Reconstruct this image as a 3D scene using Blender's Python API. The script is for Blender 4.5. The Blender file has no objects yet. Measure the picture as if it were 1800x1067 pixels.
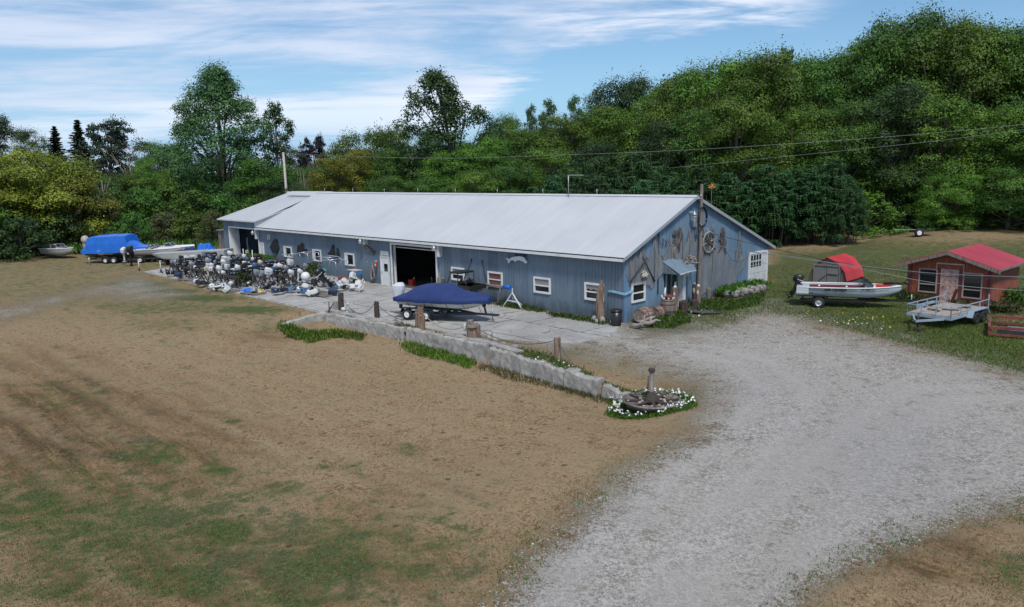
import bpy, bmesh, math, random
import numpy as np
from mathutils import Vector, Matrix
PI = math.pi
rad = math.radians
random.seed(11)
NR = np.random.RandomState(5)
scn = bpy.context.scene
COL = scn.collection

# ------------------------------------------------------------------ camera model (metres, x along the long wall, y towards the rear)
FPX, PITCH, ROLL, YAW = 1348.9, 0.1709, -0.0217, 0.8148
CAM = np.array([24.69, -31.42, 8.0])
_F = np.array([-math.sin(YAW), math.cos(YAW), 0]); _R = np.array([math.cos(YAW), math.sin(YAW), 0]); _U = np.array([0, 0, 1.0])
CF = _F * math.cos(PITCH) - _U * math.sin(PITCH)
_u2 = _U * math.cos(PITCH) + _F * math.sin(PITCH)
CR = math.cos(ROLL) * _R + math.sin(ROLL) * _u2
CU = -math.sin(ROLL) * _R + math.cos(ROLL) * _u2

def ray(px, py):
    return CF + CR * (px - 900) / FPX - CU * (py - 533.5) / FPX
def proj(x, y, z):
    d0, d1, d2 = x - CAM[0], y - CAM[1], z - CAM[2]
    dep = d0 * CF[0] + d1 * CF[1] + d2 * CF[2]
    dep = np.where(dep > 0.5, dep, 0.5)
    u = 900 + FPX * (d0 * CR[0] + d1 * CR[1] + d2 * CR[2]) / dep
    v = 533.5 - FPX * (d0 * CU[0] + d1 * CU[1] + d2 * CU[2]) / dep
    return u, v, dep
def WX(px, py, y=0.0):
    d = ray(px, py); t = (y - CAM[1]) / d[1]; p = CAM + d * t
    return Vector(p)
def GX(px, py, x=0.0):
    d = ray(px, py); t = (x - CAM[0]) / d[0]; p = CAM + d * t
    return Vector(p)

def sst(a, b, x):
    t = np.clip((x - a) / (b - a), 0, 1)
    return t * t * (3 - 2 * t)

# retaining wall plan line (yard side face), left corner to right end
RW = [(-15.2, -8.95), (-8.5, -8.45), (-1.6, -8.35), (5.7, -9.55), (9.2, -10.2)]
def rw_y(x):
    return np.interp(x, [p[0] for p in RW], [p[1] for p in RW])
def rw_drop(x):
    return np.interp(x, [-18.5, -15.4, -13.5, -8, -2, 3, 6.5, 9.3, 11.5], [0, .38, .55, .66, .74, .66, .52, .28, 0])
def hgt(x, y):
    x = np.asarray(x, float); y = np.asarray(y, float)
    s = rw_y(x) - y + 0.04                       # > 0 on the lawn side
    inside = (x > -15.3) & (x < 9.2)
    w = np.where(inside, 0.14, 0.14 + np.clip(np.where(x < 0, -15.3 - x, x - 9.2), 0, 3) * 1.3)
    low = -rw_drop(x) * sst(0, 1, s / w)
    far = sst(3, 14, s)                          # the lawn keeps a gentle dish away from the wall
    low = low * (1 - far) + far * (-0.55 * sst(-24, -8, x) * (1 - sst(2, 15, x)))
    up = 0.36 * sst(1.0, 8.0, y) * sst(-6, -1, x)
    # the wooded hill beyond the yard
    fw = (x - CAM[0]) * _F[0] + (y - CAM[1]) * _F[1]
    rt = (x - CAM[0]) * _R[0] + (y - CAM[1]) * _R[1]
    hill = 10.0 * sst(90, 150, fw) * sst(-20, 45, rt) + 1.3 * sst(55, 88, fw) * sst(20, 45, rt)
    bumps = 0.03 * np.sin(x * 0.9 + 1.3 * np.sin(y * 0.5)) * np.sin(y * 0.8 + x * 0.2)
    return low + up + hill + bumps * sst(-9, -12, y)
def _ss(a, b, x):
    t = (x - a) / (b - a); t = 0. if t < 0 else (1. if t > 1 else t); return t * t * (3 - 2 * t)
def _ip(x, xs, ys):
    if x <= xs[0]: return ys[0]
    for i in range(1, len(xs)):
        if x <= xs[i]: return ys[i - 1] + (ys[i] - ys[i - 1]) * (x - xs[i - 1]) / (xs[i] - xs[i - 1])
    return ys[-1]
_RX = [p[0] for p in RW]; _RY = [p[1] for p in RW]
_DX = [-18.5, -15.4, -13.5, -8, -2, 3, 6.5, 9.3, 11.5]; _DY = [0, .38, .55, .66, .74, .66, .52, .28, 0]
_fx, _fy, _rx, _ry, _cx, _cy = float(_F[0]), float(_F[1]), float(_R[0]), float(_R[1]), float(CAM[0]), float(CAM[1])
def H(x, y):
    x = float(x); y = float(y)
    s = _ip(x, _RX, _RY) - y + .04
    w = .14 if -15.3 < x < 9.2 else .14 + min(3, max(0, -15.3 - x if x < 0 else x - 9.2)) * 1.3
    low = -_ip(x, _DX, _DY) * _ss(0, 1, s / w); far = _ss(3, 14, s)
    low = low * (1 - far) + far * (-.55 * _ss(-24, -8, x) * (1 - _ss(2, 15, x)))
    up = .36 * _ss(1, 8, y) * _ss(-6, -1, x)
    fw = (x - _cx) * _fx + (y - _cy) * _fy; rt = (x - _cx) * _rx + (y - _cy) * _ry
    hill = 10. * _ss(90, 150, fw) * _ss(-20, 45, rt) + 1.3 * _ss(55, 88, fw) * _ss(20, 45, rt)
    b = .03 * math.sin(x * .9 + 1.3 * math.sin(y * .5)) * math.sin(y * .8 + x * .2)
    return low + up + hill + b * _ss(-9, -12, y)
def GP(px, py, maxd=220):
    """point where the sight line through a photo pixel meets the ground"""
    d0, d1, d2 = (float(v) for v in ray(px, py)); c0, c1, c2 = (float(v) for v in CAM); t = 8.0; st = .5
    while t < maxd:
        if c2 + d2 * t <= H(c0 + d0 * t, c1 + d1 * t): break
        gap = c2 + d2 * t - H(c0 + d0 * t, c1 + d1 * t); t += max(.25, min(6, gap / max(.05, -d2) * .35))
        lo_ = t
    lo, hi = max(7, t - 6.2), t
    for _ in range(16):
        m = (lo + hi) / 2
        if c2 + d2 * m <= H(c0 + d0 * m, c1 + d1 * m): hi = m
        else: lo = m
    x, y = c0 + d0 * hi, c1 + d1 * hi
    return Vector((x, y, H(x, y)))

# ------------------------------------------------------------------ object bookkeeping
def tag(o, label=None, cat=None, group=None, kind=None):
    if label: o['label'] = label
    if cat: o['category'] = cat
    if group: o['group'] = group
    if kind: o['kind'] = kind
    return o
def thing(name, label, cat, loc=(0, 0, 0), rz=0, group=None, rot=None):
    o = bpy.data.objects.new(name, None); COL.objects.link(o)
    o.location = loc; o.rotation_euler = rot if rot else (0, 0, rz)
    o.empty_display_size = .2
    return tag(o, label, cat, group)
def kids(o): return [c for c in bpy.data.objects if c.parent == o]
KIDS = {}
def snapshot(o):
    KIDS[o.name] = [(c, kids(c)) for c in kids(o)]
def dup(root, loc, rz=0, label=None, group=None, scale=None, rot=None, mats=None, parts=True):
    r = root.copy(); COL.objects.link(r)
    r.location = loc; r.rotation_euler = rot if rot else (0, 0, rz)
    if scale: r.scale = scale if hasattr(scale, '__len__') else (scale,) * 3
    if label: r['label'] = label
    if group: r['group'] = group
    if root.name not in KIDS: snapshot(root)
    for ch, gs in KIDS[root.name] if parts else []:
        c = ch.copy(); COL.objects.link(c); c.parent = r
        if mats and ch.name.split('.')[0] in mats:
            c.material_slots[0].link = 'OBJECT'; c.material_slots[0].material = mats[ch.name.split('.')[0]]
        for g in gs:
            d = g.copy(); COL.objects.link(d); d.parent = c
    return r

class MB:
    """collects shapes for ONE mesh object"""
    def __init__(s): s.v = []; s.f = []; s.m = []; s.sm = []
    def add(s, vs, fs, mi=0, smooth=False):
        o = len(s.v); s.v += [tuple(v) for v in vs]
        for f in fs: s.f.append(tuple(i + o for i in f)); s.m.append(mi); s.sm.append(smooth)
        return s
    def box(s, lo, hi, mi=0, M=None, bev=0):
        x0, y0, z0 = lo; x1, y1, z1 = hi
        vs = [(x0, y0, z0), (x1, y0, z0), (x1, y1, z0), (x0, y1, z0), (x0, y0, z1), (x1, y0, z1), (x1, y1, z1), (x0, y1, z1)]
        fs = [(0, 3, 2, 1), (4, 5, 6, 7), (0, 1, 5, 4), (1, 2, 6, 5), (2, 3, 7, 6), (3, 0, 4, 7)]
        if M is not None: vs = [M @ Vector(v) for v in vs]
        return s.add(vs, fs, mi)
    def bar(s, a, b, w, h=None, mi=0, up=(0, 0, 1)):
        """square bar from a to b"""
        h = h or w; a = Vector(a); b = Vector(b); d = (b - a)
        if d.length < 1e-6: return s
        d.normalize(); u = Vector(up)
        if abs(d.dot(u)) > .98: u = Vector((0, 1, 0))
        r = d.cross(u).normalized(); u = r.cross(d).normalized()
        vs = []
        for p in (a, b):
            for sx, sy in ((-1, -1), (1, -1), (1, 1), (-1, 1)): vs.append(p + r * sx * w / 2 + u * sy * h / 2)
        return s.add(vs, [(3, 2, 1, 0), (4, 5, 6, 7), (0, 1, 5, 4), (1, 2, 6, 5), (2, 3, 7, 6), (3, 0, 4, 7)], mi)
    def tube(s, pts, r, n=8, mi=0, caps=True, smooth=True):
        pts = [Vector(p) for p in pts]; k = len(pts)
        rs = r if hasattr(r, '__len__') else [r] * k
        rings = []; up = None
        for i, p in enumerate(pts):
            d = (pts[min(i + 1, k - 1)] - pts[max(i - 1, 0)])
            if d.length < 1e-9: d = Vector((0, 0, 1))
            d.normalize()
            if up is None:
                up = Vector((0, 0, 1)) if abs(d.z) < .9 else Vector((1, 0, 0))
            rt = d.cross(up)
            if rt.length < 1e-4: rt = d.cross(Vector((0, 1, .1)))
            rt.normalize(); u2 = rt.cross(d).normalized(); up = u2
            rings.append([p + rt * math.cos(2 * PI * j / n) * rs[i] + u2 * math.sin(2 * PI * j / n) * rs[i] for j in range(n)])
        vs = [v for rg in rings for v in rg]; fs = []
        for i in range(k - 1):
            for j in range(n):
                a = i * n + j; b = i * n + (j + 1) % n
                fs.append((a, b, b + n, a + n))
        o = len(s.v); s.add(vs, fs, mi, smooth)
        if caps: s.f.append(tuple(o + j for j in range(n))[::-1]); s.f.append(tuple(o + (k - 1) * n + j for j in range(n))); s.m += [mi, mi]; s.sm += [False, False]
        return s
    def cyl(s, a, b, r0, r1=None, n=16, mi=0, smooth=True):
        return s.tube([a, b], [r0, r0 if r1 is None else r1], n, mi, True, smooth)
    def lathe(s, prof, c=(0, 0, 0), axis='z', n=20, mi=0, smooth=True, caps=True):
        """prof: list of (radius, height)"""
        vs = []; k = len(prof)
        for (r, h) in prof:
            for j in range(n):
                a = 2 * PI * j / n; x, y = r * math.cos(a), r * math.sin(a)
                v = (x, y, h) if axis == 'z' else ((h, x, y) if axis == 'x' else (x, h, y))
                vs.append((v[0] + c[0], v[1] + c[1], v[2] + c[2]))
        fs = []
        for i in range(k - 1):
            for j in range(n):
                a = i * n + j; b = i * n + (j + 1) % n
                fs.append((a, b, b + n, a + n))
        o = len(s.v); s.add(vs, fs, mi, smooth)
        if caps: s.f.append(tuple(o + j for j in range(n))[::-1]); s.f.append(tuple(o + (k - 1) * n + j for j in range(n))); s.m += [mi, mi]; s.sm += [False, False]
        return s
    def prism(s, poly, a, b, axis='y', mi=0, smooth=False):
        """poly in the plane across axis, extruded from a to b (axis y: poly=(x,z); x: (y,z); z: (x,y))"""
        def P(p, t): return {'y': (p[0], t, p[1]), 'x': (t, p[0], p[1]), 'z': (p[0], p[1], t)}[axis]
        n = len(poly); vs = [P(p, a) for p in poly] + [P(p, b) for p in poly]
        fs = [tuple(range(n))[::-1], tuple(range(n, 2 * n))] + [(i, (i + 1) % n, (i + 1) % n + n, i + n) for i in range(n)]
        return s.add(vs, fs, mi, smooth)
    def ell(s, c, r, n=10, m=7, mi=0, M=None, smooth=True, sq=1.0):
        vs = []; fs = []
        def pw(v): return math.copysign(abs(v) ** sq, v)
        for i in range(m + 1):
            th = PI * i / m
            for j in range(n):
                ph = 2 * PI * j / n
                v = Vector((pw(math.sin(th)) * pw(math.cos(ph)) * r[0], pw(math.sin(th)) * pw(math.sin(ph)) * r[1], pw(math.cos(th)) * r[2]))
                if M is not None: v = M @ v
                vs.append((v[0] + c[0], v[1] + c[1], v[2] + c[2]))
        for i in range(m):
            for j in range(n):
                a = i * n + j; b = i * n + (j + 1) % n
                fs.append((a, a + n, b + n, b))
        return s.add(vs, fs, mi, smooth)
    def loft(s, secs, mi=0, smooth=True, caps=True, close=False):
        """secs: list of equal-length rings of points"""
        n = len(secs[0]); vs = [p for sec in secs for p in sec]; fs = []
        for i in range(len(secs) - 1):
            for j in range(n if close else n - 1):
                a = i * n + j; b = i * n + (j + 1) % n
                fs.append((a, b, b + n, a + n))
        o = len(s.v); s.add(vs, fs, mi, smooth)
        if caps:
            s.f.append(tuple(o + j for j in range(n))[::-1]); s.f.append(tuple(o + (len(secs) - 1) * n + j for j in range(n)))
            s.m += [mi, mi]; s.sm += [False, False]
        return s
    def build(s, name, mat, parent=None, loc=None, rz=None, recalc=True):
        me = bpy.data.meshes.new(name); me.from_pydata([tuple(v) for v in s.v], [], s.f)
        for m in (mat if isinstance(mat, (list, tuple)) else [mat]): me.materials.append(m)
        me.polygons.foreach_set('material_index', s.m); me.polygons.foreach_set('use_smooth', s.sm)
        if recalc:
            bm = bmesh.new(); bm.from_mesh(me)
            bmesh.ops.recalc_face_normals(bm, faces=bm.faces); bm.to_mesh(me); bm.free()
        me.update()
        o = bpy.data.objects.new(name, me); COL.objects.link(o)
        if parent: o.parent = parent
        if loc is not None: o.location = loc
        if rz is not None: o.rotation_euler = (0, 0, rz)
        return o

# ------------------------------------------------------------------ materials
MT = {}
def srgb(r, g, b):
    f = lambda c: (c / 255 / 12.92) if c / 255 <= .04045 else ((c / 255 + .055) / 1.055) ** 2.4
    return (f(r), f(g), f(b), 1)
class NT:
    def __init__(s, m):
        s.t = m.node_tree; s.n = s.t.nodes; s.l = s.t.links
    def nd(s, typ, **kw):
        n = s.n.new(typ)
        for k, v in kw.items():
            if k.startswith('i_'):
                key = k[2:]; key = int(key) if key.isdigit() else key.replace('_', ' ')
                if hasattr(v, 'is_linked') or isinstance(v, bpy.types.NodeSocket): s.l.new(v, n.inputs[key])
                else: n.inputs[key].default_value = v
            else: setattr(n, k, v)
        return n
    def noise(s, vec, scale, detail=4, rough=.6, dist=0):
        n = s.nd('ShaderNodeTexNoise'); n.inputs['Scale'].default_value = scale; n.inputs['Detail'].default_value = detail
        n.inputs['Roughness'].default_value = rough; n.inputs['Distortion'].default_value = dist
        if vec is not None: s.l.new(vec, n.inputs['Vector'])
        return n.outputs['Fac']
    def ramp(s, fac, stops, interp='LINEAR'):
        n = s.nd('ShaderNodeValToRGB'); n.color_ramp.interpolation = interp
        e = n.color_ramp.elements
        while len(e) > 1: e.remove(e[-1])
        e[0].position = stops[0][0]; c = stops[0][1]; e[0].color = c if hasattr(c, '__len__') else (c, c, c, 1)
        for p, c in stops[1:]:
            x = e.new(p); x.color = c if hasattr(c, '__len__') else (c, c, c, 1)
        s.l.new(fac, n.inputs[0]); return n.outputs[0]
    def mix(s, fac, a, b, typ='MIX'):
        n = s.nd('ShaderNodeMix', data_type='RGBA', blend_type=typ)
        for sock, v in ((n.inputs[0], fac), (n.inputs[6], a), (n.inputs[7], b)):
            if isinstance(v, bpy.types.NodeSocket): s.l.new(v, sock)
            else: sock.default_value = v
        return n.outputs[2]
    def math(s, op, a, b=0.0, c=None, clamp=False):
        n = s.nd('ShaderNodeMath', operation=op, use_clamp=clamp)
        for i, v in enumerate([a, b] + ([c] if c is not None else [])):
            if isinstance(v, bpy.types.NodeSocket): s.l.new(v, n.inputs[i])
            else: n.inputs[i].default_value = v
        return n.outputs[0]
    def mapping(s, vec, scale=(1, 1, 1), loc=(0, 0, 0), rot=(0, 0, 0)):
        n = s.nd('ShaderNodeMapping'); n.inputs['Scale'].default_value = scale; n.inputs['Location'].default_value = loc; n.inputs['Rotation'].default_value = rot
        s.l.new(vec, n.inputs['Vector']); return n.outputs[0]
    def bump(s, h, strength=.3, dist=.02, normal=None):
        n = s.nd('ShaderNodeBump'); n.inputs['Strength'].default_value = strength; n.inputs['Distance'].default_value = dist
        s.l.new(h, n.inputs['Height'])
        if normal is not None: s.l.new(normal, n.inputs['Normal'])
        return n.outputs[0]
def newmat(name):
    m = bpy.data.materials.new(name); m.use_nodes = True
    nt = NT(m); b = nt.n['Principled BSDF']
    return m, nt, b
def mat(name, col, rough=.6, metal=0, var=.18, vscale=3, col2=None, c2scale=1.5, c2lo=.5, c2hi=.62, bump=0, bscale=30, coat=0, spec=.5, alpha=None, stretch=(1, 1, 1), seedobj=False):
    if name in MT: return MT[name]
    m, nt, b = newmat(name)
    tc = nt.nd('ShaderNodeTexCoord'); vec = tc.outputs['Object']
    if stretch != (1, 1, 1): vec = nt.mapping(vec, stretch)
    f = nt.noise(vec, vscale, 5, .65)
    lo = tuple(c * (1 - var) for c in col[:3]) + (1,); hi = tuple(min(1, c * (1 + var)) for c in col[:3]) + (1,)
    c = nt.ramp(f, [(.3, lo), (.7, hi)])
    if col2:
        g = nt.ramp(nt.noise(vec, c2scale, 7, .7), [(c2lo, 0), (c2hi, 1)])
        c = nt.mix(g, c, tuple(col2[:3]) + (1,))
    if seedobj:
        oi = nt.nd('ShaderNodeObjectInfo')
        hs = nt.nd('ShaderNodeHueSaturation'); nt.l.new(c, hs.inputs['Color'])
        nt.l.new(nt.math('MULTIPLY_ADD', oi.outputs['Random'], .5, .75), hs.inputs['Value']); c = hs.outputs[0]
    nt.l.new(c, b.inputs['Base Color'])
    b.inputs['Roughness'].default_value = rough; b.inputs['Metallic'].default_value = metal
    b.inputs['Specular IOR Level'].default_value = spec
    if coat: b.inputs['Coat Weight'].default_value = coat
    if alpha is not None: b.inputs['Alpha'].default_value = alpha
    if bump: nt.l.new(nt.bump(nt.noise(vec, bscale, 5, .7), bump, .02), b.inputs['Normal'])
    MT[name] = m; return m
# ------------------------------------------------------------------ camera, light, sky
cam_d = bpy.data.cameras.new('camera'); cam = bpy.data.objects.new('camera', cam_d); COL.objects.link(cam)
Mx = Matrix(((CR[0], CU[0], -CF[0], CAM[0]), (CR[1], CU[1], -CF[1], CAM[1]), (CR[2], CU[2], -CF[2], CAM[2]), (0, 0, 0, 1)))
cam.matrix_world = Mx
cam_d.sensor_width = 36; cam_d.lens = FPX / 1800 * 36; cam_d.clip_end = 3000; cam_d.clip_start = .1
scn.camera = cam

SUN_DIR = Vector((0.62, -0.42, 1.15)).normalized()       # towards the sun
sun_d = bpy.data.lights.new('sun', 'SUN'); sun = bpy.data.objects.new('sun', sun_d); COL.objects.link(sun)
sun_d.energy = 3.2; sun_d.angle = rad(11); sun_d.color = (1, .95, .87)
sun.rotation_euler = (-SUN_DIR).to_track_quat('-Z', 'Y').to_euler()

w = bpy.data.worlds.new('World'); scn.world = w; w.use_nodes = True
nt = NT(w); nt.n.clear()
out = nt.nd('ShaderNodeOutputWorld'); bg = nt.nd('ShaderNodeBackground'); nt.l.new(bg.outputs[0], out.inputs[0])
bg.inputs[1].default_value = .112
sky = nt.nd('ShaderNodeTexSky', sky_type='NISHITA'); sky.sun_disc = False
sky.sun_elevation = math.asin(SUN_DIR.z); sky.sun_rotation = math.atan2(SUN_DIR.x, SUN_DIR.y)
sky.air_density = 1.0; sky.dust_density = .3; sky.ozone_density = 1.6; sky.altitude = 200
tc = nt.nd('ShaderNodeTexCoord'); dirv = tc.outputs['Generated']
def dot(v, c):
    n = nt.nd('ShaderNodeVectorMath', operation='DOT_PRODUCT'); nt.l.new(v, n.inputs[0]); n.inputs[1].default_value = tuple(c); return n.outputs['Value']
dr, df, dz = dot(dirv, _R), dot(dirv, _F), dot(dirv, (0, 0, 1))
zz = nt.math('ADD', nt.math('MAXIMUM', dz, 0.0), .07)
pu = nt.math('DIVIDE', dr, zz); pv = nt.math('DIVIDE', df, zz)
cmb = nt.nd('ShaderNodeCombineXYZ'); nt.l.new(pu, cmb.inputs[0]); nt.l.new(pv, cmb.inputs[1])
n1 = nt.noise(nt.mapping(cmb.outputs[0], (.62, 1.05, 1), rot=(0, 0, rad(-9))), 1.0, 9, .6, .7)
n2 = nt.noise(nt.mapping(cmb.outputs[0], (.16, .42, 1), (3.1, 1.7, 0), rot=(0, 0, rad(-6))), 1.0, 4, .55, .4)
n3 = nt.noise(nt.mapping(cmb.outputs[0], (2.2, 5.5, 1), rot=(0, 0, rad(-12))), 1.0, 8, .65, .5)
az = nt.math('DIVIDE', dr, nt.math('MAXIMUM', df, .05))
el = nt.math('DIVIDE', dz, nt.math('MAXIMUM', df, .05))
# broad cloud deck on the left, one long streak reaching to the upper right
line = nt.math('MULTIPLY_ADD', az, .155, .128)
line = nt.math('SUBTRACT', line, nt.math('MULTIPLY', nt.math('MAXIMUM', nt.math('SUBTRACT', 0.05, az), 0.0), .8))
over = nt.math('SUBTRACT', el, line)
over = nt.math('ADD', over, nt.math('ADD', nt.math('MULTIPLY', nt.math('SUBTRACT', n3, .5), .075), nt.math('MULTIPLY', nt.math('SUBTRACT', n1, .5), .16)))
deck = nt.nd('ShaderNodeMapRange', interpolation_type='SMOOTHSTEP'); nt.l.new(over, deck.inputs[0]); deck.inputs[1].default_value = -.012; deck.inputs[2].default_value = .045
fr = nt.nd('ShaderNodeMapRange', interpolation_type='SMOOTHSTEP'); nt.l.new(az, fr.inputs[0]); fr.inputs[1].default_value = .47; fr.inputs[2].default_value = .30
# the streak thins above its bright lower edge on the right
up_ = nt.nd('ShaderNodeMapRange', interpolation_type='SMOOTHSTEP'); nt.l.new(nt.math('ADD', over, nt.math('MULTIPLY', az, .12)), up_.inputs[0]); up_.inputs[1].default_value = .16; up_.inputs[2].default_value = .05
body = nt.math('MULTIPLY_ADD', n1, .75, nt.math('MULTIPLY', n2, .65))
body = nt.math('ADD', body, nt.math('MULTIPLY', nt.math('SUBTRACT', n3, .5), .28))
cl = nt.nd('ShaderNodeMapRange', interpolation_type='SMOOTHSTEP'); nt.l.new(body, cl.inputs[0]); cl.inputs[1].default_value = .53; cl.inputs[2].default_value = .80
cover = nt.math('MULTIPLY', nt.math('MULTIPLY', deck.outputs[0], fr.outputs[0]), nt.math('MULTIPLY_ADD', cl.outputs[0], .88, .07))
hz_ = nt.nd('ShaderNodeMapRange', interpolation_type='SMOOTHSTEP'); nt.l.new(el, hz_.inputs[0]); hz_.inputs[1].default_value = .02; hz_.inputs[2].default_value = .11; hz_.inputs[3].default_value = .55; hz_.inputs[4].default_value = 1
cover = nt.math('MULTIPLY', nt.math('MULTIPLY', cover, hz_.outputs[0]), nt.math('MULTIPLY_ADD', up_.outputs[0], .15, .85), clamp=True)
skyc = nt.mix(1.0, sky.outputs[0], (.76, .95, 1.08, 1), 'MULTIPLY')
lowm = nt.nd('ShaderNodeMapRange', interpolation_type='SMOOTHSTEP'); nt.l.new(dz, lowm.inputs[0]); lowm.inputs[1].default_value = .16; lowm.inputs[2].default_value = -.02; lowm.inputs[3].default_value = 0; lowm.inputs[4].default_value = .92
skyc = nt.mix(lowm.outputs[0], skyc, (2.5, 4.7, 7.6, 1))
cshade = nt.ramp(n2, [(.35, (5.4, 6.2, 7.9, 1)), (.6, (8.3, 8.8, 9.9, 1))])
final = nt.mix(cover, skyc, cshade)
nt.l.new(final, bg.inputs[0])
scn.view_settings.view_transform = 'Standard'; scn.view_settings.look = 'None'; scn.view_settings.gamma = 1
scn.view_settings.exposure = 0.0

# ------------------------------------------------------------------ ground: one sheet to the horizon, masks painted in world space
def axis(lo, hi, step, far, g=1.22):
    a = list(np.arange(lo, hi + 1e-6, step)); s = step
    while a[-1] < far: s *= g; a.append(a[-1] + s)
    b = []; s = step; x = lo
    while x > -far: s *= g; x -= s; b.append(x)
    return np.array(b[::-1] + a)
gx = axis(-64, 27, .33, 1500); gy = axis(-31, 24, .33, 1500)
gy = np.array(sorted(set([round(v, 4) for v in gy if not (-11.4 < v < -7.7)] + [round(v, 4) for v in np.arange(-11.4, -7.69, .075)])))   # finer rows where the retaining wall steps down
XX, YY = np.meshgrid(gx, gy); ZZ = hgt(XX, YY)
nx, ny = len(gx), len(gy)
me = bpy.data.meshes.new('ground')
idx = np.arange(nx * ny).reshape(ny, nx)
quads = np.stack([idx[:-1, :-1], idx[:-1, 1:], idx[1:, 1:], idx[1:, :-1]], -1).reshape(-1, 4)
me.vertices.add(nx * ny); me.vertices.foreach_set('co', np.stack([XX, YY, ZZ], -1).ravel())
me.loops.add(quads.size); me.loops.foreach_set('vertex_index', quads.ravel())
me.polygons.add(len(quads)); me.polygons.foreach_set('loop_start', np.arange(0, quads.size, 4)); me.polygons.foreach_set('loop_total', np.full(len(quads), 4))
me.update(); me.polygons.foreach_set('use_smooth', np.ones(len(quads), bool))
U, V, D = proj(XX, YY, ZZ)
front = ((XX - CAM[0]) * CF[0] + (YY - CAM[1]) * CF[1] + (ZZ - CAM[2]) * CF[2]) > 3
def polymask(poly, soft):
    """signed distance to a photo-space outline, softened; laid onto the ground itself"""
    P = np.array(poly, float); ins = np.zeros(U.shape, bool); dm = np.full(U.shape, 1e9)
    for i in range(len(P)):
        x0, y0 = P[i]; x1, y1 = P[(i + 1) % len(P)]
        c = ((y0 > V) != (y1 > V)) & (U < (x1 - x0) * (V - y0) / ((y1 - y0) if y1 != y0 else 1e-9) + x0)
        ins ^= c
        t = np.clip(((U - x0) * (x1 - x0) + (V - y0) * (y1 - y0)) / ((x1 - x0) ** 2 + (y1 - y0) ** 2 + 1e-9), 0, 1)
        dm = np.minimum(dm, np.hypot(U - (x0 + t * (x1 - x0)), (V - (y0 + t * (y1 - y0))) * 1.6))
    sd = np.where(ins, dm, -dm)
    return np.clip(.5 + sd / (2 * soft), 0, 1) * front
def splats(lst):
    m = np.zeros(U.shape)
    for (px, py, rx, ry, s) in lst:
        m = np.maximum(m, s * np.exp(-(((U - px) / rx) ** 2 + ((V - py) / ry) ** 2)))
    return m * front
gravel = polymask([(700, 1200), (900, 1067), (965, 975), (1040, 895), (1110, 840), (1180, 795), (1235, 765), (1262, 725), (1262, 690), (1225, 662), (1165, 640), (1090, 622), (1000, 604), (900, 590), (930, 566), (1085, 574), (1150, 596), (1225, 586), (1270, 566), (1335, 552), (1400, 562), (1500, 592), (1590, 610), (1700, 640), (1810, 668), (1900, 700), (1900, 900), (1800, 885), (1690, 905), (1560, 955), (1430, 1015), (1340, 1100), (1300, 1300)], 80)
gravel = np.maximum(gravel, .42 * polymask([(-60, 545), (80, 522), (180, 497), (238, 482), (310, 505), (345, 522), (240, 530), (140, 524), (60, 552), (-60, 590)], 16))
gravel = np.maximum(gravel, .52 * splats([(1200, 600, 60, 20, 1)]))
conc = polymask([(238, 480), (400, 452), (700, 440), (1095, 480), (1098, 570), (1085, 575), (1080, 590), (1010, 604), (900, 598), (800, 586), (640, 556), (590, 548), (560, 549), (500, 538), (400, 514), (300, 492)], 5)
conc = np.where((XX > -60) & (XX < 2.5) & (YY > -9.1), conc, 0)
green = splats([(200, 930, 420, 130, .62), (620, 970, 280, 110, .58), (300, 540, 240, 30, .55), (520, 660, 500, 60, .16), (240, 500, 80, 9, .95), (300, 512, 60, 6, 1.1), (360, 524, 80, 8, 1.0), (440, 545, 90, 9, .95), (360, 540, 70, 8, .6), (200, 540, 70, 12, .6), (300, 570, 120, 22, .5), (480, 575, 60, 14, .5),
    (380, 830, 60, 14, .85), (405, 935, 60, 34, 1.05), (270, 800, 75, 30, .7), (120, 700, 140, 40, .42), (60, 900, 180, 60, .75), (230, 920, 120, 50, .65), (560, 1000, 150, 50, .75), (330, 1020, 160, 45, .75), (740, 1000, 90, 36, .6), (720, 790, 40, 16, .62), (480, 860, 70, 20, .6), (640, 960, 110, 40, .6), (100, 1040, 160, 40, .62), (505, 1055, 140, 30, .7), (610, 820, 60, 16, .45),
    (410, 740, 24, 7, .7), (570, 820, 20, 8, .7), (930, 1000, 40, 20, .55), (1780, 790, 60, 36, .85), (1790, 1010, 70, 40, .7), (1000, 620, 60, 14, .6), (1230, 690, 40, 30, .55)])
yardg = polymask([(1085, 590), (1098, 560), (1345, 495), (1360, 436), (2100, 436), (2100, 720), (1800, 668), (1590, 612), (1400, 565), (1330, 556), (1235, 590), (1160, 600)], 26)
backg = (YY > 13).astype(float) * (XX > -6) + (XX < -46) * (YY > -14) * (YY < 40) * .55
green = np.maximum(green, .78 * yardg); green = np.maximum(green, np.clip(backg, 0, 1) * .72)
green = np.maximum(green, .45 * (V < 640) * (U < 560) * front * (1 - np.clip((V - 520) / 120, 0, 1)))
tan_ = splats([(1450, 414, 230, 9, 1.0), (1720, 414, 160, 14, .9), (1250, 425, 160, 10, 1), (1790, 560, 60, 16, .4), (1150, 650, 120, 24, .6), (560, 565, 60, 10, .7)])
green = green * (1 - .75 * np.clip(tan_, 0, 1))
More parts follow.
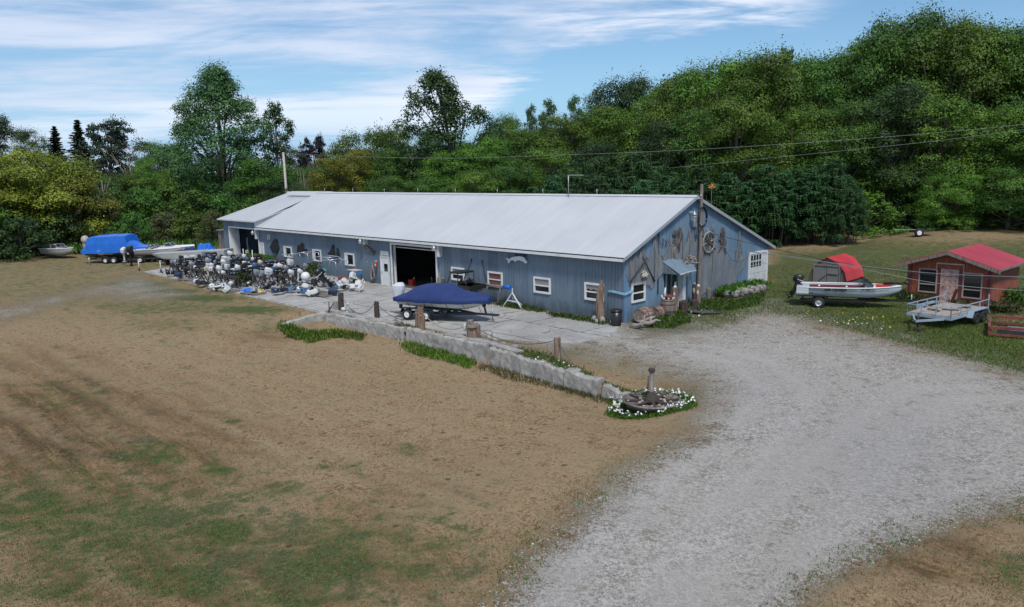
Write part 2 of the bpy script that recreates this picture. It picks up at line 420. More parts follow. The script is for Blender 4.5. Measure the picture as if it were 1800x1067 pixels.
brown = splats([(500, 800, 900, 420, .22), (120, 790, 380, 150, .9), (420, 1010, 520, 120, .8), (60, 640, 200, 50, .6), (760, 850, 200, 90, .4), (1080, 720, 160, 60, .35), (100, 700, 180, 60, .9), (330, 790, 160, 60, .8), (60, 820, 200, 60, .7), (1650, 980, 170, 60, .8), (470, 590, 90, 16, .6), (1200, 690, 90, 30, .6), (1430, 414, 240, 8, .8), (900, 720, 160, 40, .25), (650, 900, 160, 60, .4), (300, 880, 200, 60, .5), (1100, 560, 60, 10, .3), (520, 1010, 160, 60, .4), (1750, 430, 120, 16, .5)])
def track(pts, off, wd):
    W_ = [GP(*p) for p in pts]; best = np.full(XX.shape, 1e9)
    Q = []
    for i, p in enumerate(W_):
        a = W_[max(i - 1, 0)]; c = W_[min(i + 1, len(W_) - 1)]; t = (c - a); t.z = 0; t.normalize(); Q.append((p.x - t.y * off, p.y + t.x * off))
    for (x0, y0), (x1, y1) in zip(Q[:-1], Q[1:]):
        L2 = (x1 - x0) ** 2 + (y1 - y0) ** 2; t = np.clip(((XX - x0) * (x1 - x0) + (YY - y0) * (y1 - y0)) / L2, 0, 1)
        best = np.minimum(best, np.hypot(XX - x0 - t * (x1 - x0), YY - y0 - t * (y1 - y0)))
    return np.exp(-(best / wd) ** 2)
TR1 = [(1010, 1100), (1100, 980), (1230, 850), (1330, 760), (1380, 690), (1330, 640), (1220, 612), (1080, 596), (950, 580)]
TR2 = [(1250, 1100), (1380, 930), (1480, 820), (1560, 740), (1640, 690), (1800, 690)]
trk = np.maximum.reduce([track(TR1, .8, .42), track(TR1, -.8, .42), .8 * track(TR2, .8, .42), .8 * track(TR2, -.8, .42), .5 * track([(0, 552), (120, 522), (260, 500), (420, 530), (560, 560)], .8, .4)])
wet = splats([(1560, 800, 200, 110, .5), (1350, 690, 160, 60, .3), (1640, 990, 130, 50, .35)])
for nm, arr in (('gravel', gravel), ('conc', conc), ('green', green), ('brown', brown), ('wet', wet), ('track', trk)):
    at = me.attributes.new(nm, 'FLOAT', 'POINT'); at.data.foreach_set('value', np.clip(arr, 0, 1.2).astype(np.float32).ravel())

m, nt, b = newmat('ground'); tc = nt.nd('ShaderNodeTexCoord'); P = tc.outputs['Object']
def attr(n): return nt.nd('ShaderNodeAttribute', attribute_name=n).outputs['Fac']
nA = nt.noise(P, .35, 6, .65, .4); nB = nt.noise(P, 1.6, 6, .7, .3); nC = nt.noise(P, 9, 5, .75); nD = nt.noise(P, 42, 4, .8)
nE = nt.noise(nt.mapping(P, (.13, 1.0, 1), rot=(0, 0, rad(-1))), 1.7, 6, .68)      # mowing streaks
dry = nt.ramp(nt.math('ADD', nt.math('ADD', nt.math('MULTIPLY', nB, .2), nt.math('MULTIPLY', nA, .1)), nt.math('ADD', nt.math('MULTIPLY', nC, .4), nt.math('MULTIPLY', nD, .3))), [(.43, (.105, .062, .032, 1)), (.5, (.30, .21, .122, 1)), (.565, (.54, .415, .255, 1))])
brn = nt.ramp(nt.math('ADD', nt.math('MULTIPLY', nE, .5), nt.math('MULTIPLY', nC, .5)), [(.41, (.040, .024, .012, 1)), (.5, (.120, .070, .032, 1)), (.59, (.29, .19, .10, 1))])
grs = nt.ramp(nt.math('ADD', nt.math('MULTIPLY', nC, .55), nt.math('MULTIPLY', nD, .45)), [(.41, (.016, .034, .008, 1)), (.5, (.046, .078, .018, 1)), (.59, (.14, .165, .045, 1))])
bf = nt.math('ADD', attr('brown'), nt.math('ADD', nt.math('MULTIPLY_ADD', nE, 1.5, -.95), nt.math('ADD', nt.math('MULTIPLY_ADD', nB, 1.8, -.9), nt.math('MULTIPLY_ADD', nC, 1.6, -.8))))
spy = nt.nd('ShaderNodeSeparateXYZ'); nt.l.new(nt.mapping(P, (1, 1, 1), rot=(0, 0, rad(-5))), spy.inputs[0])
band_ = nt.math('SINE', nt.math('ADD', nt.math('MULTIPLY', spy.outputs[1], 4.6), nt.math('ADD', nt.math('MULTIPLY', nB, 5.0), nt.math('MULTIPLY', nA, 9.0))))
bf = nt.math('ADD', bf, nt.math('MULTIPLY', nt.math('MULTIPLY', band_, .30), nt.math('SUBTRACT', attr('brown'), .15)))
bf = nt.ramp(bf, [(.02, 0), (.72, 1)])
base = nt.mix(bf, dry, brn)
gsum = nt.math('ADD', attr('green'), nt.math('ADD', nt.math('MULTIPLY', nt.math('SUBTRACT', nB, .5), 2.0), nt.math('ADD', nt.math('MULTIPLY', nt.math('SUBTRACT', nC, .5), 2.2), nt.math('MULTIPLY', nt.math('SUBTRACT', nA, .5), .8))))
gf = nt.ramp(gsum, [(.32, 0), (.68, .95)])
base = nt.mix(gf, base, grs)
# small dark weed rosettes all over the dry lawn
vo = nt.nd('ShaderNodeTexVoronoi'); vo.inputs['Scale'].default_value = 1.9; nt.l.new(P, vo.inputs['Vector'])
vd = nt.math('ADD', vo.outputs['Distance'], nt.math('MULTIPLY', nD, .16))
cg = nt.nd('ShaderNodeSeparateColor'); nt.l.new(vo.outputs['Color'], cg.inputs[0])
spot = nt.math('MULTIPLY', nt.ramp(vd, [(.20, 1), (.30, 0)]), nt.ramp(nt.math('SUBTRACT', nt.math('ADD', cg.outputs[0], nt.math('MULTIPLY', nA, .8)), .58), [(.58, 0), (.62, .85)]))
base = nt.mix(spot, base, (.040, .052, .018, 1))
# gravel
v2 = nt.nd('ShaderNodeTexVoronoi'); v2.inputs['Scale'].default_value = 13; nt.l.new(P, v2.inputs['Vector'])
v3 = nt.nd('ShaderNodeTexVoronoi'); v3.inputs['Scale'].default_value = 34; nt.l.new(P, v3.inputs['Vector'])
s2 = nt.nd('ShaderNodeSeparateColor'); nt.l.new(v2.outputs['Color'], s2.inputs[0])
s3 = nt.nd('ShaderNodeSeparateColor'); nt.l.new(v3.outputs['Color'], s3.inputs[0])
gmix = nt.math('ADD', nt.math('MULTIPLY', s2.outputs[0], .3), nt.math('ADD', nt.math('MULTIPLY', s3.outputs[0], .35), nt.math('MULTIPLY', nB, .5)))
grv = nt.ramp(gmix, [(.25, (.085, .075, .066, 1)), (.5, (.29, .270, .245, 1)), (.8, (.55, .52, .48, 1))])
dust = nt.ramp(nA, [(.35, 0), (.62, .75)])
grv = nt.mix(dust, grv, (.36, .335, .30, 1))
grv = nt.mix(nt.math('MULTIPLY', attr('track'), nt.math('MULTIPLY', nB, .6)), grv, (.40, .385, .365, 1))
wd_ = nt.math('MULTIPLY', nt.ramp(nt.math('ADD', nt.math('MULTIPLY', nB, .6), nt.math('MULTIPLY', nC, .5)), [(.575, 0), (.64, .75)]), nt.math('SUBTRACT', 1.0, attr('track')))
grv = nt.mix(wd_, grv, (.12, .115, .06, 1))
grv = nt.mix(nt.math('MULTIPLY', attr('wet'), nt.math('MULTIPLY', nB, 1.2)), grv, (.235, .235, .245, 1))
gg = nt.math('ADD', attr('gravel'), nt.math('ADD', nt.math('ADD', nt.math('MULTIPLY', nt.math('SUBTRACT', nB, .5), 1.2), nt.math('MULTIPLY', nt.math('SUBTRACT', nA, .5), .9)), nt.math('ADD', nt.math('MULTIPLY', nt.math('SUBTRACT', nD, .5), 2.0), nt.math('MULTIPLY', nt.math('SUBTRACT', nC, .5), 2.2))))
ggf = nt.ramp(gg, [(.38, 0), (.62, 1)])
marg = nt.ramp(gg, [(.08, 0), (.34, .6)]); base = nt.mix(marg, base, nt.mix(nt.ramp(nC, [(.44, 0), (.56, 1)]), (.17, .14, .10, 1), (.085, .095, .04, 1)))
# weeds showing through at the gravel's margins
base = nt.mix(ggf, base, grv)
# old concrete with joints
cn = nt.ramp(nt.math('ADD', nt.math('MULTIPLY', nA, .5), nt.math('MULTIPLY', nC, .5)), [(.36, (.24, .235, .225, 1)), (.5, (.38, .372, .355, 1)), (.64, (.50, .49, .465, 1))])
wv = nt.nd('ShaderNodeVectorMath', operation='ADD'); nt.l.new(P, wv.inputs[0])
dn = nt.nd('ShaderNodeTexNoise'); dn.inputs['Scale'].default_value = .9; dn.inputs['Detail'].default_value = 6; nt.l.new(P, dn.inputs['Vector'])
sc_ = nt.nd('ShaderNodeVectorMath', operation='SCALE'); nt.l.new(dn.outputs['Color'], sc_.inputs[0]); sc_.inputs['Scale'].default_value = .55; nt.l.new(sc_.outputs[0], wv.inputs[1])
br = nt.nd('ShaderNodeTexBrick'); br.offset = .35; br.inputs['Scale'].default_value = 1; br.inputs['Brick Width'].default_value = 3.7; br.inputs['Row Height'].default_value = 2.9
br.inputs['Mortar Size'].default_value = .055; br.inputs['Mortar Smooth'].default_value = .3; br.inputs['Bias'].default_value = 0
nt.l.new(wv.outputs[0], br.inputs['Vector'])
jm = nt.math('MULTIPLY', br.outputs['Fac'], nt.ramp(nB, [(.40, 0), (.5, .9)]))
cn = nt.mix(jm, cn, nt.mix(nt.ramp(nA, [(.42, 0), (.56, 1)]), (.085, .08, .07, 1), (.05, .085, .025, 1)))
cr = nt.nd('ShaderNodeTexVoronoi', feature='DISTANCE_TO_EDGE'); cr.inputs['Scale'].default_value = .55; nt.l.new(wv.outputs[0], cr.inputs['Vector'])
ck = nt.math('MULTIPLY', nt.ramp(cr.outputs['Distance'], [(.006, .8), (.02, 0)]), nt.ramp(nA, [(.45, 0), (.55, 1)]))
cn = nt.mix(ck, cn, (.10, .095, .085, 1))
st = nt.ramp(nt.noise(P, .8, 6, .75), [(.5, 0), (.7, .5)]); cn = nt.mix(st, cn, (.19, .185, .18, 1))
cf = nt.ramp(nt.math('ADD', attr('conc'), nt.math('MULTIPLY', nt.math('SUBTRACT', nB, .5), .5)), [(.45, 0), (.52, 1)])
base = nt.mix(cf, base, cn)
nt.l.new(base, b.inputs['Base Color']); b.inputs['Roughness'].default_value = .95; b.inputs['Specular IOR Level'].default_value = .15
hh = nt.math('ADD', nt.math('MULTIPLY', nD, 1.0), nt.math('MULTIPLY', s2.outputs[1], nt.math('MULTIPLY', ggf, .5)))
hh = nt.math('ADD', hh, nt.math('MULTIPLY', nC, 1.2))
nt.l.new(nt.bump(hh, .6, .035), b.inputs['Normal'])
me.materials.append(m)
ground = bpy.data.objects.new('ground', me); COL.objects.link(ground); tag(ground, kind='structure')
ground['label'] = 'mown lawn, gravel drive and old concrete yard around the workshop'
# ------------------------------------------------------------------ shared materials
def siding(name, cA, cB, stain=True):
    m, nt, b = newmat(name); tc = nt.nd('ShaderNodeTexCoord'); P = tc.outputs['Object']
    sp = nt.nd('ShaderNodeSeparateXYZ'); nt.l.new(P, sp.inputs[0]); X, Y, Z = sp.outputs
    s = nt.math('ADD', X, Y)
    rib = nt.math('ABSOLUTE', nt.math('SUBTRACT', nt.math('FRACT', nt.math('MULTIPLY', s, 4.4)), .5))      # ribs every 23 cm
    ribm = nt.ramp(rib, [(.0, 1), (.1, 1), (.2, 0)])
    pan = nt.math('FLOOR', nt.math('MULTIPLY', s, 1.12)); wn = nt.nd('ShaderNodeTexWhiteNoise', noise_dimensions='1D'); nt.l.new(pan, wn.inputs['W'])
    streak = nt.noise(nt.mapping(P, (7, 7, .35)), 1.0, 6, .7)
    broad = nt.noise(P, .45, 4, .6)
    t = nt.math('ADD', nt.math('MULTIPLY', streak, .5), nt.math('ADD', nt.math('MULTIPLY', broad, .4), nt.math('MULTIPLY', wn.outputs[0], .12)))
    c = nt.ramp(t, [(.36, cA), (.66, cB)])
    seam = nt.math('ABSOLUTE', nt.math('SUBTRACT', nt.math('FRACT', nt.math('MULTIPLY', s, 1.12)), .5))
    c = nt.mix(nt.ramp(seam, [(.0, .38), (.022, 0)]), c, (.05, .08, .11, 1))
    c = nt.mix(nt.math('MULTIPLY', ribm, .10), c, (.30, .38, .46, 1))
    bl = nt.ramp(nt.noise(nt.mapping(P, (5, 5, .8)), 1.3, 5, .7), [(.62, 0), (.74, .5)])                   # chalky runs
    c = nt.mix(bl, c, (.36, .46, .55, 1))
    if stain:                                                                                              # mildew along the foot
        hn = nt.math('MULTIPLY', nt.noise(nt.mapping(P, (2.2, 2.2, .9)), 1.0, 6, .7), 1.75)
        f = nt.ramp(nt.math('SUBTRACT', hn, Z), [(.12, 0), (.75, .85)])
        sx = nt.ramp(nt.math('MULTIPLY', X, -.05), [(.0, 1), (.6, 1), (.95, .35)])
        gy_ = nt.ramp(nt.math('ADD', Y, .5), [(.2, 1), (.9, .18)])
        c = nt.mix(nt.math('MULTIPLY', nt.math('MULTIPLY', f, sx), gy_), c, (.035, .04, .042, 1))
    nt.l.new(c, b.inputs['Base Color']); b.inputs['Roughness'].default_value = .55; b.inputs['Metallic'].default_value = .0
    nt.l.new(nt.bump(rib, .4, .04), b.inputs['Normal']); MT[name] = m; return m
def metalroof(name, cA, cB, pitch=.3, axis_='X', stain=(.3, .3, .31, 1), rough=.42):
    m, nt, b = newmat(name); tc = nt.nd('ShaderNodeTexCoord'); P = tc.outputs['Object']
    sp = nt.nd('ShaderNodeSeparateXYZ'); nt.l.new(P, sp.inputs[0]); s = sp.outputs[axis_]
    rib = nt.math('ABSOLUTE', nt.math('SUBTRACT', nt.math('FRACT', nt.math('MULTIPLY', s, 1 / pitch)), .5))
    st = (.9, .12, .12) if axis_ == 'X' else (.12, .9, .12)
    n1 = nt.noise(nt.mapping(P, st), 2.5, 6, .65); n2 = nt.noise(P, .25, 4, .6)
    c = nt.ramp(nt.math('ADD', nt.math('MULTIPLY', n1, .5), nt.math('MULTIPLY', n2, .5)), [(.38, cA), (.6, cB)])
    c = nt.mix(nt.ramp(rib, [(.0, .13), (.07, 0)]), c, stain)
    nt.l.new(c, b.inputs['Base Color']); b.inputs['Roughness'].default_value = rough; b.inputs['Metallic'].default_value = .0
    nt.l.new(nt.bump(nt.ramp(rib, [(.0, 1), (.12, 0)]), .22, .02), b.inputs['Normal']); MT[name] = m; return m
SIDE = siding('blue_siding', (.085, .120, .155, 1), (.180, .245, .305, 1))
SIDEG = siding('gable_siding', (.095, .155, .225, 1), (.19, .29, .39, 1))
ROOF = metalroof('pale_roof', (.44, .455, .475, 1), (.505, .52, .54, 1))
WHITE = mat('white_paint', (.72, .73, .72), .5, var=.08, col2=(.45, .44, .42), c2lo=.56, c2hi=.75)
WHITE2 = mat('chalky_white', (.62, .63, .62), .6, var=.1, col2=(.3, .29, .27), c2scale=4, c2lo=.52, c2hi=.7)
GLASS = mat('dark_glass', (.012, .016, .018), .08, var=.3, spec=.8)
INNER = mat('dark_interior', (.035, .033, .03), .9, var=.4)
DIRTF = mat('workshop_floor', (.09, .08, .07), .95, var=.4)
CURT = mat('curtain', (.32, .30, .28), .9, var=.35, vscale=6, stretch=(6, 1, 1))
REDC = mat('red_curtain', (.20, .08, .075), .9, var=.35, vscale=6, stretch=(6, 1, 1))
BLACK = mat('black_iron', (.012, .012, .013), .6, var=.4, vscale=8)
BLKPL = mat('black_plastic', (.018, .018, .019), .35, var=.3)
DARKM = mat('dark_metal', (.05, .052, .055), .5, .4, var=.3)
STEEL = mat('galvanised_steel', (.38, .39, .40), .45, .6, var=.2, col2=(.2, .19, .18), c2lo=.55, c2hi=.7)
ALU = mat('aluminium', (.55, .56, .57), .35, .7, var=.15)
RUST = mat('rust', (.16, .055, .028), .85, var=.4, vscale=6, col2=(.07, .03, .02), bump=.3)
WOODG = mat('grey_wood', (.21, .185, .165), .9, var=.35, vscale=5, stretch=(6, 6, .7), col2=(.09, .075, .065), c2lo=.5, c2hi=.66, bump=.5, bscale=12)
WOODB = mat('brown_wood', (.19, .115, .075), .9, var=.4, vscale=5, stretch=(6, 6, .7), col2=(.30, .26, .22), c2lo=.5, c2hi=.66, bump=.5, bscale=12)
WOODD = mat('dark_wood', (.06, .045, .038), .9, var=.4, vscale=5, stretch=(6, 6, .7), bump=.5, bscale=12)
DRIFT = mat('driftwood', (.30, .27, .24), .9, var=.4, vscale=6, col2=(.12, .10, .085), c2lo=.5, c2hi=.65, bump=.4)
RUBBER = mat('rubber', (.018, .018, .018), .8, var=.3)
ROPE = mat('rope', (.30, .27, .23), .9, var=.3, vscale=20)
ROPED = mat('dark_rope', (.10, .092, .085), .9, var=.3, vscale=20)
CONC = mat('weathered_concrete', (.33, .315, .29), .95, var=.3, vscale=2.2, col2=(.17, .16, .145), c2scale=2.6, c2lo=.48, c2hi=.72, bump=.8, bscale=7)
STONE = mat('field_stone', (.24, .22, .20), .9, var=.35, vscale=7, col2=(.42, .40, .38), c2scale=4, bump=.5, bscale=14)
REDP = mat('red_paint', (.42, .025, .025), .5, var=.2)
BLUEP = mat('blue_tarp', (.012, .14, .58), .45, var=.16, vscale=2, bump=.25, bscale=4)
NAVY = mat('navy_cover', (.009, .028, .125), .75, var=.2, vscale=2, bump=.3, bscale=3)

# ------------------------------------------------------------------ main building
BX0, W1, W2, ZE, ZR, ZE2 = -42.0, 6.18, 14.92, 3.6, 6.34, 2.9
bld = thing('workshop_building', 'long blue metal sided workshop with pale metal roof', 'workshop', (0, 0, 0))
GX0, GX1, GZ = -21.05, -15.95, 3.02        # the open bay
mb = MB()
def wallx(x0, x1, z0, z1, y=0., t=.12): mb.box((x0, y, z0), (x1, y + t, z1))
wallx(BX0 - .0, GX0, -.3, ZE); wallx(GX1, -.12, -.3, ZE); wallx(GX0, GX1, GZ, ZE)
mb.build('front_wall', SIDE, bld)
mb = MB()
mb.prism([(0, -.3), (W2, -.3), (W2, ZE2), (W1, ZR - .05), (0, ZE)], -.12, 0, 'x'); mb.build('gable_wall', SIDEG, bld)
mb = MB(); mb.prism([(.12, -.3), (W2, -.3), (W2, ZE2), (W1, ZR - .12), (.12, ZE)], BX0 + .3, BX0 + .42, 'x'); mb.build('end_wall', SIDE, bld)
MB().box((BX0, W2 - .12, -.3), (-.13, W2, ZE2 - .02)).build('rear_wall', SIDE, bld)
# roof: two slopes with thickness, overhanging
def slope_z(y):      # top of roof at y
    return ZR + .06 - (W1 - y) * (ZR - ZE) / W1 if y < W1 else ZR + .06 - (y - W1) * (ZR - ZE2) / (W2 - W1)
RX1 = .22; T = .10
mb = MB()
for (ya, yb) in ((-.42, W1), (W1, W2 + .45)):
    za, zb = slope_z(ya), slope_z(yb)
    n = 60
    top = [[(BX0 + (RX1 - BX0) * i / n, y, z) for i in range(n + 1)] for (y, z) in ((ya, za), (yb, zb))]
    mb.prism([(ya, za), (yb, zb), (yb, zb - T), (ya, za - T)], BX0, RX1, 'x')
mb.build('roof', ROOF, bld)
MB().prism([(W1 - .22, slope_z(W1) - .06), (W1, slope_z(W1) + .045), (W1 + .22, slope_z(W1) - .06), (W1, slope_z(W1) - .02)], BX0 - 6, RX1 + .01, 'x').build('ridge_cap', ROOF, bld)
mb = MB()
mb.box((BX0 + .05, -.47, slope_z(-.42) - .19), (RX1 + .02, -.425, slope_z(-.42) - .005)); mb.build('fascia', WHITE, bld)
mb = MB(); mb.box((BX0 + .05, -.47, slope_z(-.42) - .035), (RX1 + .02, -.36, slope_z(-.42) + .02)); mb.build('drip_edge', DARKM, bld)
mb = MB()
for (ya, yb) in ((-.47, W1), (W1, W2 + .47)):
    za, zb = slope_z(ya), slope_z(yb)
    mb.prism([(ya, za + .012), (yb, zb + .012), (yb, zb - .17), (ya, za - .17)], RX1 + .003, RX1 + .035, 'x')
mb.build('rake_trim', mat('rake_metal', (.42, .45, .48), .4, .3, var=.1), bld)
for k in range(8):      # thin rods along the ridge
    x = [-41.2, -36.2, -31.2, -26.4, -21.6, -16.8, -12.2, -7.4][k]
    MB().cyl((0, 0, 0), (0, 0, .5), .022, n=6).build('ridge_rod', STEEL, bld, (x, W1 + .3, slope_z(W1 + .3) - .02))
# dark inside of the bays
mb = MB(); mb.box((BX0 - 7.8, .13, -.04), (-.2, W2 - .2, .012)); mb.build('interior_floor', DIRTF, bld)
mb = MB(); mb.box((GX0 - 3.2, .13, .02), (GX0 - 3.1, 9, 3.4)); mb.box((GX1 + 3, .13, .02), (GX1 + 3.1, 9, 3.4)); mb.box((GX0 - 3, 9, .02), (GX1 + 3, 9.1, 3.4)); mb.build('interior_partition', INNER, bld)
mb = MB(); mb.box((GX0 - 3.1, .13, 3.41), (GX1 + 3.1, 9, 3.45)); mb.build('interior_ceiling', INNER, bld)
# white frame of the open bay, with its rolled door inside the head
fr = MB(); fr.box((GX0 - .16, -.05, 0), (GX0 - .002, .32, GZ + .14)); fr.box((GX1 + .002, -.05, 0), (GX1 + .15, .32, GZ + .14)); fr.box((GX0 - .002, -.05, GZ + .002), (GX1 + .002, .3, GZ + .14))
fr.build('bay_frame', WHITE, bld)
mb = MB()
for k in range(2): mb.box((GX0 + .05, .34 + k * .5, 2.78 + k * .12), (GX1 - .05, .8 + k * .5, 2.83 + k * .12))
mb.build('raised_door', WHITE2, bld)
# side door
dr_ = MB().box((-22.44, -.04, 0), (-21.5, -.003, 2.02)).build('side_door', WHITE, bld)
mb = MB(); mb.box((-22.54, -.07, 0), (-22.44, .0, 2.14)); mb.box((-21.5, -.07, 0), (-21.4, .0, 2.14)); mb.box((-22.44, -.07, 2.02), (-21.5, .0, 2.14)); mb.build('door_frame', WHITE2, dr_)
MB().box((-22.06, -.055, 1.02), (-21.62, -.041, 1.56)).build('door_glass', GLASS, dr_)
MB().ell((-22.34, -.08, .98), (.04, .04, .04), 8, 5).build('door_knob', STEEL, dr_)
# windows
def window(x0, x1, z0, z1, wall='y', style=0, curtain=None, fw=.11):
    def Bx(m_, a, b, c, d, o0, o1):      # along-wall a..b, z c..d, offset out from the wall o0..o1
        if wall == 'y': m_.box((a, -o1, c), (b, -o0, d))
        else: m_.box((o0, a, c), (o1, b, d))
    f = MB(); Bx(f, x0, x0 + fw, z0, z1, .0, .07); Bx(f, x1 - fw, x1, z0, z1, 0, .07); Bx(f, x0 + fw, x1 - fw, z1 - fw, z1, 0, .066); Bx(f, x0 + fw, x1 - fw, z0, z0 + fw, 0, .08)
    w_ = f.build('window', WHITE, bld)
    if style == 0:
        m_ = MB(); zm = z0 + (z1 - z0) * .48; Bx(m_, x0 + fw, x1 - fw, zm - .035, zm + .035, .0, .05); m_.build('sash_bar', WHITE, w_)
    if style == 1:      # sliding: left sash pane pale
        m_ = MB(); Bx(m_, x0 + fw, x0 + fw + .3, z0 + fw, z1 - fw, .022, .04); m_.build('sash', WHITE2, w_)
    g = MB(); Bx(g, x0 + fw, x1 - fw, z0 + fw, z1 - fw, .002, .012 if not curtain else .006); g.build('pane', GLASS, w_)
    if curtain:
        c = MB(); n = 18; a0, a1 = x0 + fw + .03, x1 - fw - .03; zt = z1 - fw - .02
        zb = z0 + fw + (z1 - z0) * curtain[1]
        for i in range(n):
            p = a0 + (a1 - a0) * i / n; q = a0 + (a1 - a0) * (i + .8) / n
            Bx(c, p, q, zb + .03 * math.sin(i), zt, .008, .012 + .006 * (i % 2))
        c.build('curtain', curtain[0], w_)
window(-14.32, -13.0, 1.06, 1.92, curtain=(CURT, .45))
window(-10.75, -9.4, .98, 1.92, curtain=(REDC, .02))
window(-6.72, -5.36, .98, 1.92, curtain=(CURT, .35))
window(-2.78, -1.44, .98, 1.94, curtain=(CURT, .5))
window(-27.42, -26.1, 1.06, 2.03, style=1)
window(-32.4, -31.06, 1.06, 2.03, style=1)
window(-37.4, -36.0, 1.06, 2.0, style=1)
window(.48, 1.66, 1.0, 2.04, wall='x')
mb = MB().box((-41.9, -.05, .6), (-41.3, -.003, 2.0)); d2 = mb.build('white_hatch', WHITE2, bld); MB().box((-41.97, -.07, 2.0), (-41.23, 0, 2.08)).box((-41.97, -.07, .5), (-41.9, 0, 2.0)).box((-41.3, -.07, .5), (-41.23, 0, 2.0)).build('hatch_frame', WHITE, d2)
# corner flashing with the pale band wrapped round the corner
LB = mat('light_blue_paint', (.26, .46, .58), .6, var=.2)
MB().box((-.10, -.025, 0), (.025, .0, ZE)).box((.003, .0, 0), (.028, .10, ZE)).build('corner_trim', mat('corner_blue', (.13, .24, .36), .5, var=.15), bld)
pts = []
def band(p):   # wavy pointed ribbon, p on plane
    return p
poly = [(-1.10, 1.64), (-.9, 1.68), (-.5, 1.65), (0, 1.60), (0, 1.49), (-.5, 1.54), (-.9, 1.57), (-1.05, 1.56)]
bd = thing('ribbon_sign', 'pale blue ribbon shaped board wrapped round the building corner', 'sign', (0, 0, 0))
MB().prism(poly, -.10, -.04, 'y').build('front_board', LB, bd)
MB().prism([(-.1, 1.60), (.3, 1.67), (.45, 1.72), (.62, 1.71), (.52, 1.66), (.58, 1.60), (.3, 1.56), (-.1, 1.49)], .04, .09, 'x').build('side_board', LB, bd)
# garage door in the gable
gd = MB().box((.003, 12.5, .3), (.05, 14.62, 2.5)).build('garage_door', WHITE2, bld)
mb = MB(); mb.box((.003, 12.38, .3), (.075, 12.5, 2.62)); mb.box((.003, 14.62, .3), (.075, 14.74, 2.62)); mb.box((.003, 12.5, 2.5), (.075, 14.62, 2.62)); mb.build('garage_frame', WHITE, gd)
mb = MB()
for r in range(2):
    for c in range(4): mb.box((.051, 12.62 + c * .34, 1.66 + r * .42), (.056, 12.62 + c * .34 + .24, 1.66 + r * .42 + .34))
mb.build('garage_window', GLASS, gd)
mb = MB()
for k in range(3): mb.box((.051, 12.52, .78 + k * .5 - .012), (.058, 14.6, .78 + k * .5 + .012))
for k in range(2): mb.box((.051, 12.8 + k * .9, .42), (.06, 13.5 + k * .9, .70))
mb.build('garage_panel_line', mat('panel_grey', (.42, .42, .41), .7), gd)
# entrance: canopy hood, glazed doors, pale post
ent = MB(); ent.box((.003, 3.42, .25), (.10, 5.0, 2.28)); en = ent.build('entrance_door', mat('door_dark', (.02, .03, .032), .3), bld)
mb = MB(); mb.box((.10, 3.40, .25), (.16, 3.47, 2.3)); mb.box((.10, 3.86, .25), (.16, 3.96, 2.3)); mb.box((.10, 4.42, .25), (.15, 4.5, 2.3)); mb.box((.10, 3.40, 2.22), (.16, 4.9, 2.3)); mb.box((.10, 3.40, .25), (.16, 4.9, .4)); mb.build('door_stile', mat('door_greygreen', (.16, .20, .20), .5), en)
MB().box((.10, 4.52, .25), (.50, 4.78, 2.3)).build('entrance_post', WHITE2, bld)
MB().box((.161, 4.15, 1.35), (.166, 4.36, 1.72)).build('door_notice', WHITE, en)
MB().box((.16, 3.89, 1.2), (.2, 3.93, 1.45)).build('door_pull', ALU, en)
CAN = mat('canopy_blue', (.15, .205, .26), .7, .0, var=.15)
mb = MB()   # hipped metal hood with a shallow barrel front
# left wing slopes down toward the viewer's left; right wing flat
A = (0.02, 3.15, 3.0); B_ = (.02, 4.35, 3.1); C_ = (1.0, 3.45, 2.32); D_ = (1.05, 4.3, 2.42)
E_ = (.02, 5.35, 2.85); F_ = (1.0, 5.0, 2.40)
t = .04
def slab(pts, d=.045):
    up = [Vector(p) for p in pts]; dn = [p - Vector((0, 0, d)) for p in up]; n = len(up)
    mb.add(up + dn, [tuple(range(n)), tuple(range(n, 2 * n))[::-1]] + [(i, i + n, (i + 1) % n + n, (i + 1) % n) for i in range(n)])
slab([A, C_, D_, B_]); slab([B_, D_, F_, (.6, 5.3, 2.66), E_])
mb.build('entrance_canopy', CAN, bld)
MB().bar((1.02, 3.45, 2.28), (1.05, 4.3, 2.37), .05).bar((1.05, 4.3, 2.37), (1.0, 5.0, 2.35), .05).build('canopy_edge', WHITE2, bld)
MB().prism([(.02, 2.9), (.98, 2.3), (.02, 2.3)], 3.2, 3.24, 'y').build('canopy_cheek', SIDE, bld)
# electrical pipe, loops of cable, meter box
mb = MB(); mb.tube([(.06, 2.78, 4.62), (.06, 2.78, 2.2), (.06, 2.78, 1.2)], .028, 6)
for k in range(5):
    a = 2.85 + k * .28; mb.tube([(.05, a, 4.35 - .1 * k), (.07, a + .10, 3.9 - .05 * k), (.05, a + .3, 3.75), (.05, a + .4, 4.2 - .08 * k)], .014, 5)
mb.build('service_pipe', BLACK, bld)
MB().box((.004, 5.98, 4.66), (.12, 6.34, 5.08)).build('meter_box', mat('meter_grey', (.33, .37, .4), .5), bld)

